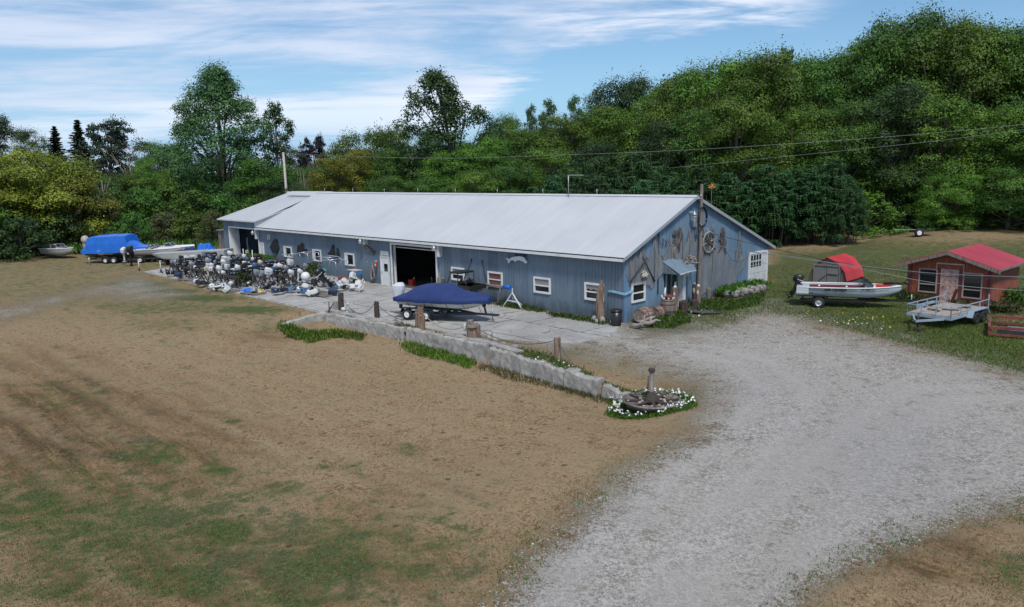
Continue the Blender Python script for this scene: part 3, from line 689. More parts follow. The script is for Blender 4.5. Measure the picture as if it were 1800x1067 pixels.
# annex at the far end: higher eave, steeper-set door
AX0, AY1 = -49.7, 7.8
aZE = 4.02
AZR = 6.42
mb = MB()
AO0, AO1, AOZ = -48.35, -42.18, 3.2
mb.box((AX0, -.02, -.3), (AO0, .1, aZE - .05)); mb.box((AO0, -.02, AOZ), (-42.0, .1, aZE - .05)); mb.box((-42.18, -.02, -.3), (-42.0, .1, AOZ))
mb.build('annex_front_wall', SIDE, bld)
mb = MB(); mb.prism([(.1, -.3), (2 * AY1, -.3), (2 * AY1, 3.2), (AY1, AZR - .1), (.1, aZE - .06)], AX0, AX0 + .12, 'x'); mb.build('annex_end_wall', SIDE, bld)
mb = MB(); za = aZE; 
mb.prism([(-.42, za), (AY1, AZR), (AY1, AZR - .1), (-.42, za - .1)], AX0 - .35, -41.95, 'x')
mb.prism([(AY1, AZR), (2 * AY1 + .4, 3.3), (2 * AY1 + .4, 3.2), (AY1, AZR - .1)], AX0 - .35, -41.95, 'x')
# skirt closing the step down to the main roof
mb.build('annex_roof', ROOF, bld)
mb = MB(); mb.prism([(-.40, za - .1), (AY1, AZR - .1), (W1, ZR - .08), (-.40, slope_z(-.4) - .1)], -42.02, -41.985, 'x'); mb.build('roof_step', mat('step_grey', (.22, .24, .27), .6), bld)
MB().box((AX0 - .35, -.46, za - .12), (-41.95, -.425, za - .0)).build('annex_fascia', WHITE2, bld)
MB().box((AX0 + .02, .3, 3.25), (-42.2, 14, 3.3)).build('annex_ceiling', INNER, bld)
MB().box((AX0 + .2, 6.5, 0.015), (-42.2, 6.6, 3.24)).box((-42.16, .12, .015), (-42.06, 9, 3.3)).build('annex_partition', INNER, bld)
fr = MB(); fr.box((AO0 - .12, -.08, 0), (AO0 + .0, .0, AOZ + .1)); fr.box((AO0 + .002, -.06, 0), (AO0 + .07, .9, AOZ - .002)); fr.box((AO0, -.08, AOZ), (-42.05, -.022, AOZ + .12)); fr.box((-42.17, -.08, 0), (-42.05, -.022, AOZ - .001)); fr.build('annex_frame', WHITE, bld)
# antenna-like bracket on the roof
an = thing('roof_mast', 'thin metal mast with one sideways arm standing on the workshop roof', 'antenna', (0, 0, 0))
p0 = Vector((-9.25, W1 - .35, slope_z(W1 - .35)))
MB().cyl(p0, p0 + Vector((0, 0, 1.45)), .03, n=6).build('mast', STEEL, an)
MB().bar(p0 + Vector((0, 0, 1.42)), p0 + Vector((1.15, .15, 1.40)), .05).build('arm', STEEL, an)
# ------------------------------------------------------------------ foliage
def leafmat(name, cA, cB, cC=None, trans=.16, hue=.0):
    m, nt, b = newmat(name); tc = nt.nd('ShaderNodeTexCoord'); P = tc.outputs['Object']
    t = nt.nd('ShaderNodeAttribute', attribute_name='tint').outputs['Fac']
    n = nt.noise(P, .35, 4, .6)
    f = nt.math('ADD', nt.math('MULTIPLY', t, .6), nt.math('MULTIPLY', n, .4))
    c = nt.ramp(f, [(.2, cA), (.55, cB), (.85, cC or cB)])
    oi = nt.nd('ShaderNodeObjectInfo'); hs = nt.nd('ShaderNodeHueSaturation'); nt.l.new(c, hs.inputs['Color'])
    nt.l.new(nt.math('MULTIPLY_ADD', oi.outputs['Random'], .5, .76), hs.inputs['Value'])
    nt.l.new(nt.math('MULTIPLY_ADD', oi.outputs['Random'], .035, .482), hs.inputs['Hue'])
    nt.l.new(hs.outputs[0], b.inputs['Base Color']); b.inputs['Roughness'].default_value = .55; b.inputs['Specular IOR Level'].default_value = .3
    tr = nt.nd('ShaderNodeBsdfTranslucent'); nt.l.new(hs.outputs[0], tr.inputs[0])
    mx = nt.nd('ShaderNodeMixShader'); mx.inputs[0].default_value = trans; nt.l.new(b.outputs[0], mx.inputs[1]); nt.l.new(tr.outputs[0], mx.inputs[2])
    nt.l.new(mx.outputs[0], nt.n['Material Output'].inputs[0]); MT[name] = m; return m
LF = dict(
    green=leafmat('leaf_green', (.022, .062, .008, 1), (.062, .150, .020, 1), (.15, .27, .042, 1)),
    mid=leafmat('leaf_mid', (.032, .076, .008, 1), (.092, .178, .020, 1), (.20, .31, .042, 1)),
    yellow=leafmat('leaf_yellow', (.075, .105, .010, 1), (.19, .225, .024, 1), (.36, .36, .05, 1)),
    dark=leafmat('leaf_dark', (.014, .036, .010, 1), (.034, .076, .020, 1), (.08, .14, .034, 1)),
    poplar=leafmat('leaf_poplar', (.024, .062, .020, 1), (.060, .125, .036, 1), (.15, .23, .075, 1)),
    spruce=leafmat('needle_dark', (.008, .020, .012, 1), (.018, .038, .020, 1), (.03, .055, .028, 1), .05),
    blue=leafmat('needle_blue', (.07, .12, .13, 1), (.12, .19, .20, 1), (.2, .28, .28, 1), .05),
    sumac=leafmat('leaf_sumac', (.018, .056, .018, 1), (.042, .110, .036, 1), (.11, .20, .06, 1)),
    purple=leafmat('leaf_purple', (.008, .006, .010, 1), (.02, .012, .020, 1), (.035, .02, .03, 1)),
    olive=leafmat('leaf_olive', (.045, .055, .018, 1), (.09, .10, .035, 1), (.15, .15, .07, 1)),
    weed=leafmat('leaf_weed', (.025, .060, .010, 1), (.06, .12, .02, 1), (.13, .20, .04, 1)),
    dryg=leafmat('leaf_dry', (.14, .12, .03, 1), (.22, .19, .06, 1), (.34, .27, .10, 1)))
BARK = mat('bark', (.10, .085, .07), .9, var=.4, vscale=5, stretch=(5, 5, .8), col2=(.24, .22, .19), c2lo=.55, c2hi=.7, bump=.6, bscale=9)
BARKL = mat('pale_bark', (.26, .24, .21), .9, var=.3, vscale=5, bump=.4)

def cards(name, pos, nrm, size, asp=.62, tint=None, mat_=None, up=None, spin=None):
    """diamond leaf faces: pos (n,3), nrm (n,3), size (n,)"""
    n = len(pos); nrm = nrm / (np.linalg.norm(nrm, axis=1, keepdims=True) + 1e-9)
    a = NR.normal(size=(n, 3)) if up is None else up + NR.normal(scale=.12, size=(n, 3))
    a = a - nrm * (a * nrm).sum(1, keepdims=True); a /= (np.linalg.norm(a, axis=1, keepdims=True) + 1e-9)
    c = np.cross(nrm, a); s = size[:, None]
    v = np.stack([pos - a * s * .5, pos + c * s * asp * .5 + nrm * s * .06, pos + a * s * .5, pos - c * s * asp * .5 + nrm * s * .06], 1).reshape(-1, 3)
    me = bpy.data.meshes.new(name); me.vertices.add(4 * n); me.vertices.foreach_set('co', v.ravel())
    me.loops.add(4 * n); me.loops.foreach_set('vertex_index', np.arange(4 * n)); me.polygons.add(n)
    me.polygons.foreach_set('loop_start', np.arange(0, 4 * n, 4)); me.polygons.foreach_set('loop_total', np.full(n, 4))
    t = NR.rand(n) if tint is None else tint
    at = me.attributes.new('tint', 'FLOAT', 'FACE'); at.data.foreach_set('value', t.astype(np.float32))
    me.update(); me.materials.append(mat_ or LF['green']); return me

def envelope(kind, t):
    if kind == 'broad': return np.sin(np.clip(t * .80 + .12, 0, 1) * PI) ** .6 * .5
    if kind == 'wide': return np.sin(np.clip(t * .68 + .22, 0, 1) * PI) ** .55 * .5
    if kind == 'poplar': return np.where(t < .4, .36 + .36 * t, .504 * (1 - (np.clip(t - .4, 0, 1) / .62) ** 1.9)) .clip(.02)
    if kind == 'narrow': return np.sin(np.clip(t * .83 + .1, 0, 1) * PI) ** .8 * .5
    if kind == 'shrub': return np.sqrt(np.clip(1 - t ** 2 * .98, 0, 1)) * .5
    if kind == 'wind': return np.sin(np.clip(t * .85 + .15, 0, 1) * PI) ** .9 * .5
def make_tree_meshes(kind, Ht, Wd, seed, nclump=90, per=170, leaf=.34, base=.06, lean=(0, 0), cr=1.35, flat=.62, upness=.35, trunk_r=.28, barkm=None, sparse=0.0):
    R_ = np.random.RandomState(seed)
    t = base + (1 - base) * (np.arange(nclump) + R_.rand(nclump)) / nclump
    R_.shuffle(t)
    az = np.arange(nclump) * 2.39996 + R_.rand(nclump) * .7
    lob = 1 + .17 * np.sin(az * 2 + seed) + .12 * np.sin(az * 3 + t * 9 + seed * 2) + R_.normal(scale=.10, size=nclump)
    rr = envelope(kind, (t - base) / (1 - base)) * Wd * lob * np.where(R_.rand(nclump) < .22, .45, R_.uniform(.74, 1.02, nclump))
    cx = np.cos(az) * rr + lean[0] * t ** 1.5 * Wd; cy = np.sin(az) * rr + lean[1] * t ** 1.5 * Wd; cz = t * (Ht - cr * .5)
    C = np.stack([cx, cy, cz], 1)
    rad_ = cr * R_.uniform(.6, 1.25, nclump) * (Wd / 9) ** .5
    pos, nrm, tin, up = [], [], [], []
    for i in range(nclump):
        k = int(per * (rad_[i] / cr) ** 1.6 * R_.uniform(.75, 1.2))
        d = R_.normal(size=(k, 3)); d /= np.linalg.norm(d, axis=1, keepdims=True)
        d[:, 2] = np.where(d[:, 2] < -.35, -d[:, 2] * .5, d[:, 2])
        q = R_.uniform(.35, 1.0, k)[:, None] ** .5
        wob = 1 + .30 * np.sin(d[:, :1] * 6 + i) * np.sin(d[:, 1:2] * 7 + i * 2) + .10 * np.sin(d[:, 2:3] * 11 + i)
        p = C[i] + d * q * wob * rad_[i] * np.array([1, 1, flat]) + R_.normal(scale=.10, size=(k, 3))
        pos.append(p); nrm.append(d * .8 + np.array([0, 0, upness]) + R_.normal(scale=.28, size=(k, 3)))
        tin.append(np.clip(R_.uniform(.25, .75) + R_.normal(scale=.09, size=k), 0, 1))
    pos = np.concatenate(pos); nrm = np.concatenate(nrm); tin = np.concatenate(tin)
    # loose sprays that break the outline
    k = nclump * 10; j = R_.randint(0, nclump, k); o = C[j] - np.array([0, 0, Ht * .45]); o /= np.linalg.norm(o, axis=1, keepdims=True) + 1e-6
    sp = C[j] + (o * R_.uniform(.5, .84, k)[:, None] + R_.normal(scale=.17, size=(k, 3))) * rad_[j][:, None]
    pos = np.concatenate([pos, sp]); nrm = np.concatenate([nrm, R_.normal(size=(k, 3)) + [0, 0, .3]]); tin = np.concatenate([tin, R_.rand(k)])
    crown = cards('crown', pos, nrm, leaf * R_.uniform(.6, 1.25, len(pos)), tint=tin)
    mb = MB(); lx, ly = lean[0] * Wd, lean[1] * Wd
    mb.tube([(0, 0, -.4), (lx * .1, ly * .1, Ht * .25), (lx * .35, ly * .35, Ht * .5), (lx * .75, ly * .75, Ht * .85)], [trunk_r * 1.3, trunk_r, trunk_r * .7, trunk_r * .2], 7)
    for i in R_.permutation(nclump)[:34]:
        z0 = C[i][2] * R_.uniform(.35, .7); f = z0 / Ht; s = Vector((lx * f ** 1.5, ly * f ** 1.5, z0))
        e = Vector(C[i]); mid = s.lerp(e, .5) + Vector((0, 0, .2))
        mb.tube([s, mid, e], [trunk_r * .42 * (1 - f * .5), trunk_r * .28, .035], 5)
    tk = mb.build('trunk', barkm or BARK, recalc=False); tkm = tk.data; bpy.data.objects.remove(tk)
    return crown, tkm
def make_spruce(Ht, Wd, seed, dens=1.0):
    R_ = np.random.RandomState(seed); pos, nrm, up, siz = [], [], [], []
    z = Ht * .06
    while z < Ht * .985:
        f = 1 - z / Ht; rad_ = Wd * .5 * (f ** .72) * R_.uniform(.8, 1.1); nb = max(5, int(15 * f + 5))
        a0 = R_.rand() * 6
        for k in range(nb):
            a = a0 + 2 * PI * k / nb + R_.normal() * .15; L = rad_ * R_.uniform(.45, 1.2); n = int((10 + L * 17) * dens)
            u = np.sort(R_.rand(n)) ** .8
            droop = -.30 * L * u ** 1.3 + .16 * L * u ** 3
            w = (1 - u) * .24 * L + .1
            s = R_.uniform(-1, 1, n) * w
            x = np.cos(a) * u * L - np.sin(a) * s; y = np.sin(a) * u * L + np.cos(a) * s
            pos.append(np.stack([x, y, z + droop - R_.rand(n) * .45 * (1 - u * .6)], 1))
            nrm.append(np.stack([R_.normal(size=n) * .5, R_.normal(size=n) * .5, np.ones(n)], 1))
            up.append(np.tile([math.cos(a), math.sin(a), -.35], (n, 1)) + np.outer(s, [-math.sin(a), math.cos(a), 0]) * .8)
        z += Ht * .021 + .10 * f
    pos = np.concatenate(pos); nrm = np.concatenate(nrm); up = np.concatenate(up)
    cr = cards('crown', pos, nrm, R_.uniform(.35, .75, len(pos)), asp=.42, up=up, mat_=LF['spruce'])
    mb = MB(); mb.tube([(0, 0, -.3), (0, 0, Ht * .5), (0, 0, Ht * .99)], [Ht * .014 + .08, .12, .02], 6)
    tk = mb.build('trunk', BARK, recalc=False); d = tk.data; bpy.data.objects.remove(tk); return cr, d
def make_sumac(Ht, Wd, seed, stems=26):
    """several thin stems, each topped by a rosette of long drooping feathered leaves"""
    R_ = np.random.RandomState(seed); pos, nrm, up, tin, siz = [], [], [], [], []; mb = MB()
    for i in range(stems):
        a = i * 2.4; r = Wd * .5 * math.sqrt((i + .5) / stems); x, y = math.cos(a) * r, math.sin(a) * r
        h = Ht * (1 - .42 * (r / (Wd * .5)) ** 2) * R_.uniform(.8, 1.03)
        if i % 2 == 0: mb.tube([(x * .75, y * .75, -.2), (x * .9, y * .9, h * .5), (x, y, h)], [.07, .05, .025], 5)
        for tier in range(5):
            hz = h - tier * R_.uniform(.42, .8)
            if hz < .4: continue
            for k in range(11):
                b = R_.rand() * 6.28; L = R_.uniform(.8, 1.35)
                n = 13; u = (np.arange(n) + .5) / n
                px_ = x + np.cos(b) * u * L; py_ = y + np.sin(b) * u * L; pz = hz + .30 * L * np.sin(u * 2.2) - .55 * L * u ** 2
                for sd in (-1, 1):
                    q = np.stack([px_ - math.sin(b) * sd * .13, py_ + math.cos(b) * sd * .13, pz - .03], 1)
                    pos.append(q); nrm.append(np.tile([math.cos(b) * .25, math.sin(b) * .25, 1.0], (n, 1)) + R_.normal(scale=.22, size=(n, 3)))
                    up.append(np.tile([-math.sin(b) * sd + math.cos(b) * .4, math.cos(b) * sd + math.sin(b) * .4, -.35], (n, 1)))
                    tin.append(np.full(n, R_.uniform(.2, .8))); siz.append(.34 * (1 - .4 * u))
    pos = np.concatenate(pos)
    cr = cards('crown', pos, np.concatenate(nrm), np.concatenate(siz), asp=.36, up=np.concatenate(up), tint=np.concatenate(tin), mat_=LF['sumac'])
    tk = mb.build('trunk', BARK, recalc=False); d = tk.data; bpy.data.objects.remove(tk); return cr, d

TM = {}
def T_(key, fn, Ht, Wd): TM[key] = (fn, Ht, Wd)
for i in range(4):
    TM['broad%d' % i] = make_tree_meshes('broad', 17, 10, 20 + i, [62, 80, 70, 90][i], [640, 500, 570, 450][i], .25, base=.12, cr=[2.05, 1.8, 1.95, 1.7][i], flat=.72) + (17, 10)
TM['wide0'] = make_tree_meshes('wide', 11, 13, 31, 90, 430, .24, base=.04, cr=1.7) + (11, 13)
TM['wide1'] = make_tree_meshes('wide', 12, 12, 37, 80, 460, .25, base=.2, cr=1.8, trunk_r=.34) + (12, 12)
TM['poplar'] = make_tree_meshes('poplar', 24, 16, 41, 250, 190, .32, base=.05, cr=1.25, flat=1.15, trunk_r=.5) + (24, 16)
TM['narrow'] = make_tree_meshes('narrow', 18, 7, 43, 90, 120, .36, cr=1.1, flat=1.3, upness=.1, barkm=BARKL) + (18, 7)
TM['wind'] = make_tree_meshes('wind', 17, 11, 47, 150, 180, .28, base=.05, lean=(.30, .10), cr=1.05, flat=1.0, trunk_r=.3) + (17, 11)
TM['shrub0'] = make_tree_meshes('shrub', 5, 6, 51, 75, 120, .24, base=.0, cr=.8, trunk_r=.1) + (5, 6)
TM['shrub1'] = make_tree_meshes('shrub', 5, 6, 57, 60, 130, .26, base=.0, cr=.9, trunk_r=.1) + (5, 6)
TM['spruce'] = make_spruce(18, 8, 61) + (18, 8)
TM['pine'] = make_tree_meshes('broad', 17, 12, 63, 150, 150, .36, base=.1, cr=1.1, flat=.5, trunk_r=.4) + (17, 12)
TM['sumac0'] = make_sumac(5.5, 7, 71) + (5.5, 7)
TM['sumac1'] = make_sumac(5.5, 7, 73) + (5.5, 7)
TM['bare'] = make_tree_meshes('wide', 12, 9, 77, 80, 28, .26, base=.3, cr=1.2, trunk_r=.2, barkm=BARKL) + (12, 9)
def put_tree(key, pos, Ht, Wd, leaf, label, name, group=None, cat='tree', rz=None):
    cm, tm, h0, w0 = TM[key]
    t = thing(name, label, cat, pos, random.uniform(0, 6.28) if rz is None else rz, group)
    t.scale = (Wd / w0, Wd / w0, Ht / h0)
    for nm, me_ in (('crown', cm), ('trunk', tm)):
        o = bpy.data.objects.new(nm, me_); COL.objects.link(o); o.parent = t
        if nm == 'crown': o.material_slots[0].link = 'OBJECT'; o.material_slots[0].material = LF[leaf]
    return t
def tree_px(key, px, ytop, dep, wpx, leaf, label, name='tree', group=None, cat='tree', sink=0, rz=None):
    """a tree at distance dep (m) on the line of sight of photo column px, as tall as its top shows"""
    d = ray(px, 420); d = d / np.dot(d, CF)
    p = CAM + d * dep; z = H(p[0], p[1]) - sink
    for _ in range(3):      # column correction for the tilt of the camera
        u = proj(p[0], p[1], z)[0]; p = p + CR * 0 + np.append((_R * (px - u) / FPX * dep)[:2], 0); z = H(p[0], p[1]) - sink
    zt = 2.0
    lo, hi = 0, 60
    for _ in range(25):
        zt = (lo + hi) / 2
        if proj(p[0], p[1], z + zt)[1] > ytop: lo = zt
        else: hi = zt
    return put_tree(key, (p[0], p[1], z), max(1, zt), wpx / FPX * dep, leaf, label, name, group, cat, rz)

G1 = 'trees on the left behind the boats'; G2 = 'trees behind the workshop roof'; G3 = 'trees of the wooded hillside on the right'
# left side
tree_px('wide0', 52, 262, 88, 215, 'yellow', 'big spreading yellow-green tree in front of the spruces at the left edge', 'deciduous_tree', G1, rz=1)
tree_px('wide1', 118, 300, 92, 150, 'yellow', 'lower yellow-green tree right of the biggest yellow-green one', 'deciduous_tree', G1, rz=2.2)
tree_px('broad1', -30, 280, 84, 170, 'yellow', 'yellow-green tree cut by the left edge of the photo', 'deciduous_tree', G1)
tree_px('broad0', 8, 196, 135, 74, 'dark', 'dark tall tree rising behind the yellow-green tree at the left edge', 'deciduous_tree', G1)
tree_px('broad2', 73, 226, 165, 58, 'dark', 'dark rounded tree just left of the first spruce', 'deciduous_tree', G1)
tree_px('spruce', 115, 219, 150, 84, 'spruce', 'pointed dark spruce, left one of the pair', 'spruce_tree', 'pointed spruces')
tree_px('spruce', 156, 208, 145, 96, 'spruce', 'pointed dark spruce, right one of the pair and the taller', 'spruce_tree', 'pointed spruces', rz=2)
tree_px('pine', 205, 212, 142, 100, 'spruce', 'dense dark rounded conifer right of the two spruces', 'conifer_tree', G1)
tree_px('spruce', 152, 292, 112, 34, 'blue', 'small silvery blue spruce below the dark conifers', 'spruce_tree', G1)
tree_px('bare', 240, 244, 130, 80, 'olive', 'thin half bare greyish tree right of the dark conifer', 'bare_tree', G1)
tree_px('bare', 190, 300, 108, 80, 'olive', 'half bare olive tree under the dark rounded conifer', 'bare_tree', G1)
tree_px('broad3', 290, 250, 138, 80, 'green', 'mid green tree between the bare tree and the giant poplar', 'deciduous_tree', G1)
tree_px('broad1', 330, 262, 140, 70, 'dark', 'dark green tree half hidden by the giant poplar on its left side', 'deciduous_tree', G1)
tree_px('broad0', 272, 274, 112, 52, 'mid', 'small light green tree left of the giant poplar', 'deciduous_tree', G1)
tree_px('broad2', 318, 282, 108, 52, 'mid', 'light green tree touching the left foot of the giant poplar', 'deciduous_tree', G1)
tree_px('poplar', 402, 126, 108, 186, 'poplar', 'giant poplar, the tallest tree left of the workshop', 'poplar_tree', G1, rz=.5)
tree_px('narrow', 497, 181, 112, 62, 'dark', 'slender dark tree at the right shoulder of the giant poplar', 'deciduous_tree', G1)
tree_px('broad3', 470, 280, 100, 120, 'green', 'green tree in front of the slender dark tree above the annex roof', 'deciduous_tree', G1)
tree_px('pine', 558, 239, 145, 52, 'purple', 'dark purple-leaved tree between the poplar and the yellow-green trees', 'purple_tree', G1)
tree_px('broad1', 600, 263, 165, 80, 'green', 'distant green tree right of the purple-leaved tree', 'deciduous_tree', G1)
tree_px('broad1', 530, 262, 165, 60, 'dark', 'distant dark tree left of the purple-leaved tree', 'deciduous_tree', G1)
tree_px('bare', 540, 285, 112, 60, 'olive', 'half bare tree behind the utility pole', 'bare_tree', G1)
tree_px('bare', 570, 300, 108, 60, 'olive', 'half bare tree right of the utility pole', 'bare_tree', G1)
tree_px('broad2', 505, 320, 96, 80, 'dark', 'low dark tree directly behind the annex roof', 'deciduous_tree', G1)
for (px, yt, dp, wp, lf, k, lb) in [(165, 345, 92, 90, 'dark', 'shrub0', 'dark shrub right of the small grey boat'), (215, 332, 98, 90, 'green', 'shrub1', 'rounded green shrub above the blue tarpaulin'), (235, 372, 88, 70, 'green', 'shrub0', 'low green shrub behind the blue tarpaulin'),
        (262, 328, 98, 90, 'green', 'shrub0', 'tall rounded shrub up and right of the blue tarpaulin'), (305, 322, 100, 90, 'mid', 'shrub1', 'light rounded shrub left of the giant poplar foot'), (352, 330, 98, 100, 'green', 'shrub0', 'broad shrub under the giant poplar'),
        (400, 345, 96, 90, 'green', 'shrub1', 'shrub left of the annex roof end'), (290, 372, 92, 80, 'olive', 'shrub0', 'olive shrub by the tall yellow grass'), (340, 375, 90, 80, 'mid', 'shrub1', 'light shrub behind the driftwood seats'), (380, 368, 88, 60, 'olive', 'shrub0', 'reddish olive shrub beside the small grey shed'),
        (445, 345, 94, 90, 'green', 'shrub1', 'shrub behind the annex roof end'), (110, 372, 86, 90, 'dark', 'shrub1', 'dark shrub behind the small grey boat'), (40, 380, 80, 110, 'dark', 'shrub0', 'dark shrub at the left edge under the yellow-green tree'), (0, 360, 80, 90, 'mid', 'shrub1', 'leafy shrub cut by the left edge of the photo')]:
    tree_px(k, px, yt, dp, wp, lf, lb, 'shrub', 'shrubs along the left tree line', 'shrub')
# middle
for (k, px, yt, dp, wp, lf, lb) in [
    ('broad0', 592, 276, 100, 80, 'yellow', 'pale yellow-green tree right of the utility pole, lowest of its row'), ('broad3', 628, 262, 106, 90, 'yellow', 'yellow-green tree behind the palest one'),
    ('wide1', 668, 226, 118, 130, 'mid', 'broad light green tree left of the windswept tree'), ('broad1', 700, 262, 104, 90, 'green', 'green tree in front of the broad light green tree'),
    ('broad2', 738, 262, 108, 90, 'mid', 'green tree touching the windswept tree on its left'), ('wind', 812, 128, 104, 168, 'dark', 'windswept ragged tree leaning right above the roof'),
    ('broad1', 800, 262, 98, 110, 'mid', 'green tree below the windswept tree'), ('broad0', 770, 225, 112, 80, 'green', 'green tree filling the left side of the windswept tree'), ('broad3', 860, 240, 98, 110, 'mid', 'light green tree below right of the windswept tree'),
    ('broad2', 885, 205, 116, 90, 'green', 'dark topped tree right of the windswept tree'), ('narrow', 936, 186, 122, 34, 'poplar', 'thin pointed tree top right of the windswept tree'), ('narrow', 968, 176, 124, 42, 'poplar', 'middle one of three small tree tops on the skyline'),
    ('narrow', 1010, 170, 124, 40, 'poplar', 'right one of three small tree tops on the skyline'), ('broad0', 925, 225, 108, 100, 'mid', 'green tree under the three small tree tops'), ('broad1', 985, 205, 112, 110, 'mid', 'olive green tree left of the round dark maple'),
    ('wide1', 1096, 140, 132, 130, 'dark', 'round dark maple standing above its neighbours on the skyline'), ('broad3', 1050, 188, 112, 120, 'mid', 'light tree below left of the round dark maple'), ('broad2', 1120, 172, 108, 120, 'mid', 'yellowish tree below the round dark maple'),
    ('broad1', 960, 262, 96, 120, 'mid', 'rounded tree left of the dark sumac thicket'), ('broad0', 900, 290, 90, 110, 'green', 'low tree behind the middle of the roof ridge'), ('broad2', 840, 300, 90, 100, 'mid', 'low light tree behind the ridge below the windswept tree'),
    ('broad3', 760, 310, 92, 100, 'green', 'low green tree behind the ridge, left of middle'), ('broad1', 690, 310, 90, 90, 'green', 'low green tree behind the ridge of the left part'), ('broad0', 1040, 250, 100, 110, 'dark', 'dark tree behind the sumac thicket')]:
    tree_px(k, px, yt, dp, wp, lf, lb, 'deciduous_tree', G2)
# right hillside: front rows are single trees that can be told apart
for (k, px, yt, dp, wp, lf, lb) in [
    ('broad0', 1195, 118, 100, 130, 'mid', 'tree at the left shoulder of the hillside wood'), ('broad2', 1255, 100, 96, 150, 'mid', 'broad tree on the left shoulder of the hillside wood'), ('broad1', 1330, 95, 94, 150, 'mid', 'olive tree with thin top twigs left of the skyline dip'),
    ('broad3', 1400, 100, 96, 140, 'green', 'dark green tree in the skyline dip of the hillside wood'), ('narrow', 1372, 86, 104, 60, 'green', 'thin twiggy tree top left of the skyline dip'), ('broad0', 1450, 92, 102, 130, 'mid', 'light green tree right of the skyline dip'), ('broad2', 1500, 62, 98, 140, 'green', 'tall tree left of the highest crown of the wood'),
    ('broad1', 1572, 22, 98, 170, 'green', 'the highest crown of the hillside wood'), ('broad3', 1640, 36, 94, 160, 'mid', 'light crown right of the highest crown'), ('broad0', 1708, 34, 96, 150, 'mid', 'second light crown right of the highest crown'), ('broad2', 1775, 44, 96, 150, 'green', 'crown near the right edge of the photo'),
    ('broad1', 1840, 50, 92, 150, 'green', 'tree cut by the right edge of the photo'), ('broad3', 1290, 170, 86, 140, 'mid', 'lower tree with bare limbs showing, above the barn shed'), ('broad1', 1225, 190, 88, 120, 'green', 'lower green tree above the gable peak'), ('broad2', 1385, 190, 86, 130, 'mid', 'front tree between the two shed roofs'),
    ('broad0', 1470, 175, 84, 130, 'green', 'front tree above the space left of the red shed'), ('broad3', 1560, 150, 84, 150, 'dark', 'dark front tree with a leaning bare limb'), ('broad1', 1640, 170, 82, 150, 'mid', 'front tree above the red shed'), ('broad2', 1720, 190, 80, 150, 'mid', 'front tree above the right end of the red shed'),
    ('broad0', 1800, 180, 80, 140, 'green', 'front tree at the right edge of the photo'), ('wide0', 1662, 300, 78, 110, 'mid', 'drooping tree whose branches reach the mown slope above the red shed'), ('wide1', 1770, 290, 76, 140, 'green', 'drooping tree at the right edge reaching the mown slope'),
    ('broad1', 1170, 215, 92, 110, 'dark', 'dark tree between the sumac thicket and the gable peak')]:
    tree_px(k, px, yt, dp, wp, lf, lb, 'deciduous_tree', G3, sink=.3)
for (px, yt, dp, wp, lf, k, lb) in [(1525, 335, 80, 115, 'mid', 'shrub0', 'round light bush on the mown slope left of the red shed'), (1640, 345, 79, 95, 'mid', 'shrub1', 'round bush with the trailer wheel in front of it'), (1745, 365, 78, 80, 'mid', 'shrub0', 'light bush above the right end of the red roof'), (1590, 372, 80, 60, 'dark', 'shrub1', 'dark low bush between two light bushes'), (1800, 350, 76, 90, 'green', 'shrub1', 'bush at the right edge on the mown slope')]:
    tree_px(k, px, yt, dp, wp, lf, lb, 'shrub', 'bushes on the mown slope', 'shrub')
SG = 'dark sumacs behind the workshop and the barn shed'
for i, (px, yt, dp, wp, lb) in enumerate([(965, 305, 74, 90, 'sumac at the left end of the thicket behind the roof'), (1010, 282, 76, 100, 'sumac left of the roof mast in the thicket'), (1065, 272, 76, 110, 'sumac at the crest of the thicket behind the roof'), (1120, 268, 76, 110, 'sumac right of the crest of the thicket'), (1165, 288, 72, 100, 'sumac at the right end of the thicket behind the ridge'),
        (1040, 310, 66, 110, 'sumac directly behind the ridge right of the roof mast'), (1120, 312, 66, 110, 'sumac directly behind the right end of the ridge'), (1225, 292, 76, 100, 'sumac behind the gable peak'), (1285, 300, 76, 110, 'sumac right of the gable peak'), (1345, 292, 76, 110, 'sumac left of the barn shed roof'), (1405, 286, 77, 110, 'sumac above the barn shed'), (1455, 284, 76, 100, 'sumac above and right of the barn shed'), (1480, 310, 74, 70, 'sumac next to the round light bush')]):
    tree_px('sumac%d' % (i % 2), px, yt, dp, wp, 'sumac', 'dark feathery ' + lb, 'sumac_tree', SG, 'sumac')
# deeper rows: same look, packed so tightly that nothing tells one from the next
for row, (dp, base_) in enumerate([(112, 34), (124, 46), (136, 58)]):
    for px in range(1150 + row * 23, 1860, 62):
        sky_ = np.interp(px, [900, 1130, 1200, 1260, 1380, 1470, 1520, 1575, 1650, 1800, 1900], [225, 175, 125, 112, 100, 95, 66, 34, 40, 50, 55])
        tree_px('broad%d' % ((px // 7) % 4), px, sky_ + 8 + row * 4 + random.uniform(-4, 12), dp, 120, random.choice(['green', 'mid', 'green']), 'green tree packed in the deeper rows of the hillside wood', 'deciduous_tree', 'deeper trees of the hillside wood')
for row, dp in enumerate([128, 146]):
    for px in range(-40 + row * 30, 1150, 76):
        sky_ = np.interp(px, [-40, 200, 560, 640, 760, 900, 1000, 1150], [296, 300, 292, 268, 262, 232, 215, 190])
        tree_px('broad%d' % ((px // 5) % 4), px, sky_ + random.uniform(-4, 10), dp, 110, random.choice(['green', 'mid', 'dark']), 'green tree in the far tree line, all but its top hidden by nearer trees', 'deciduous_tree', 'far tree line')

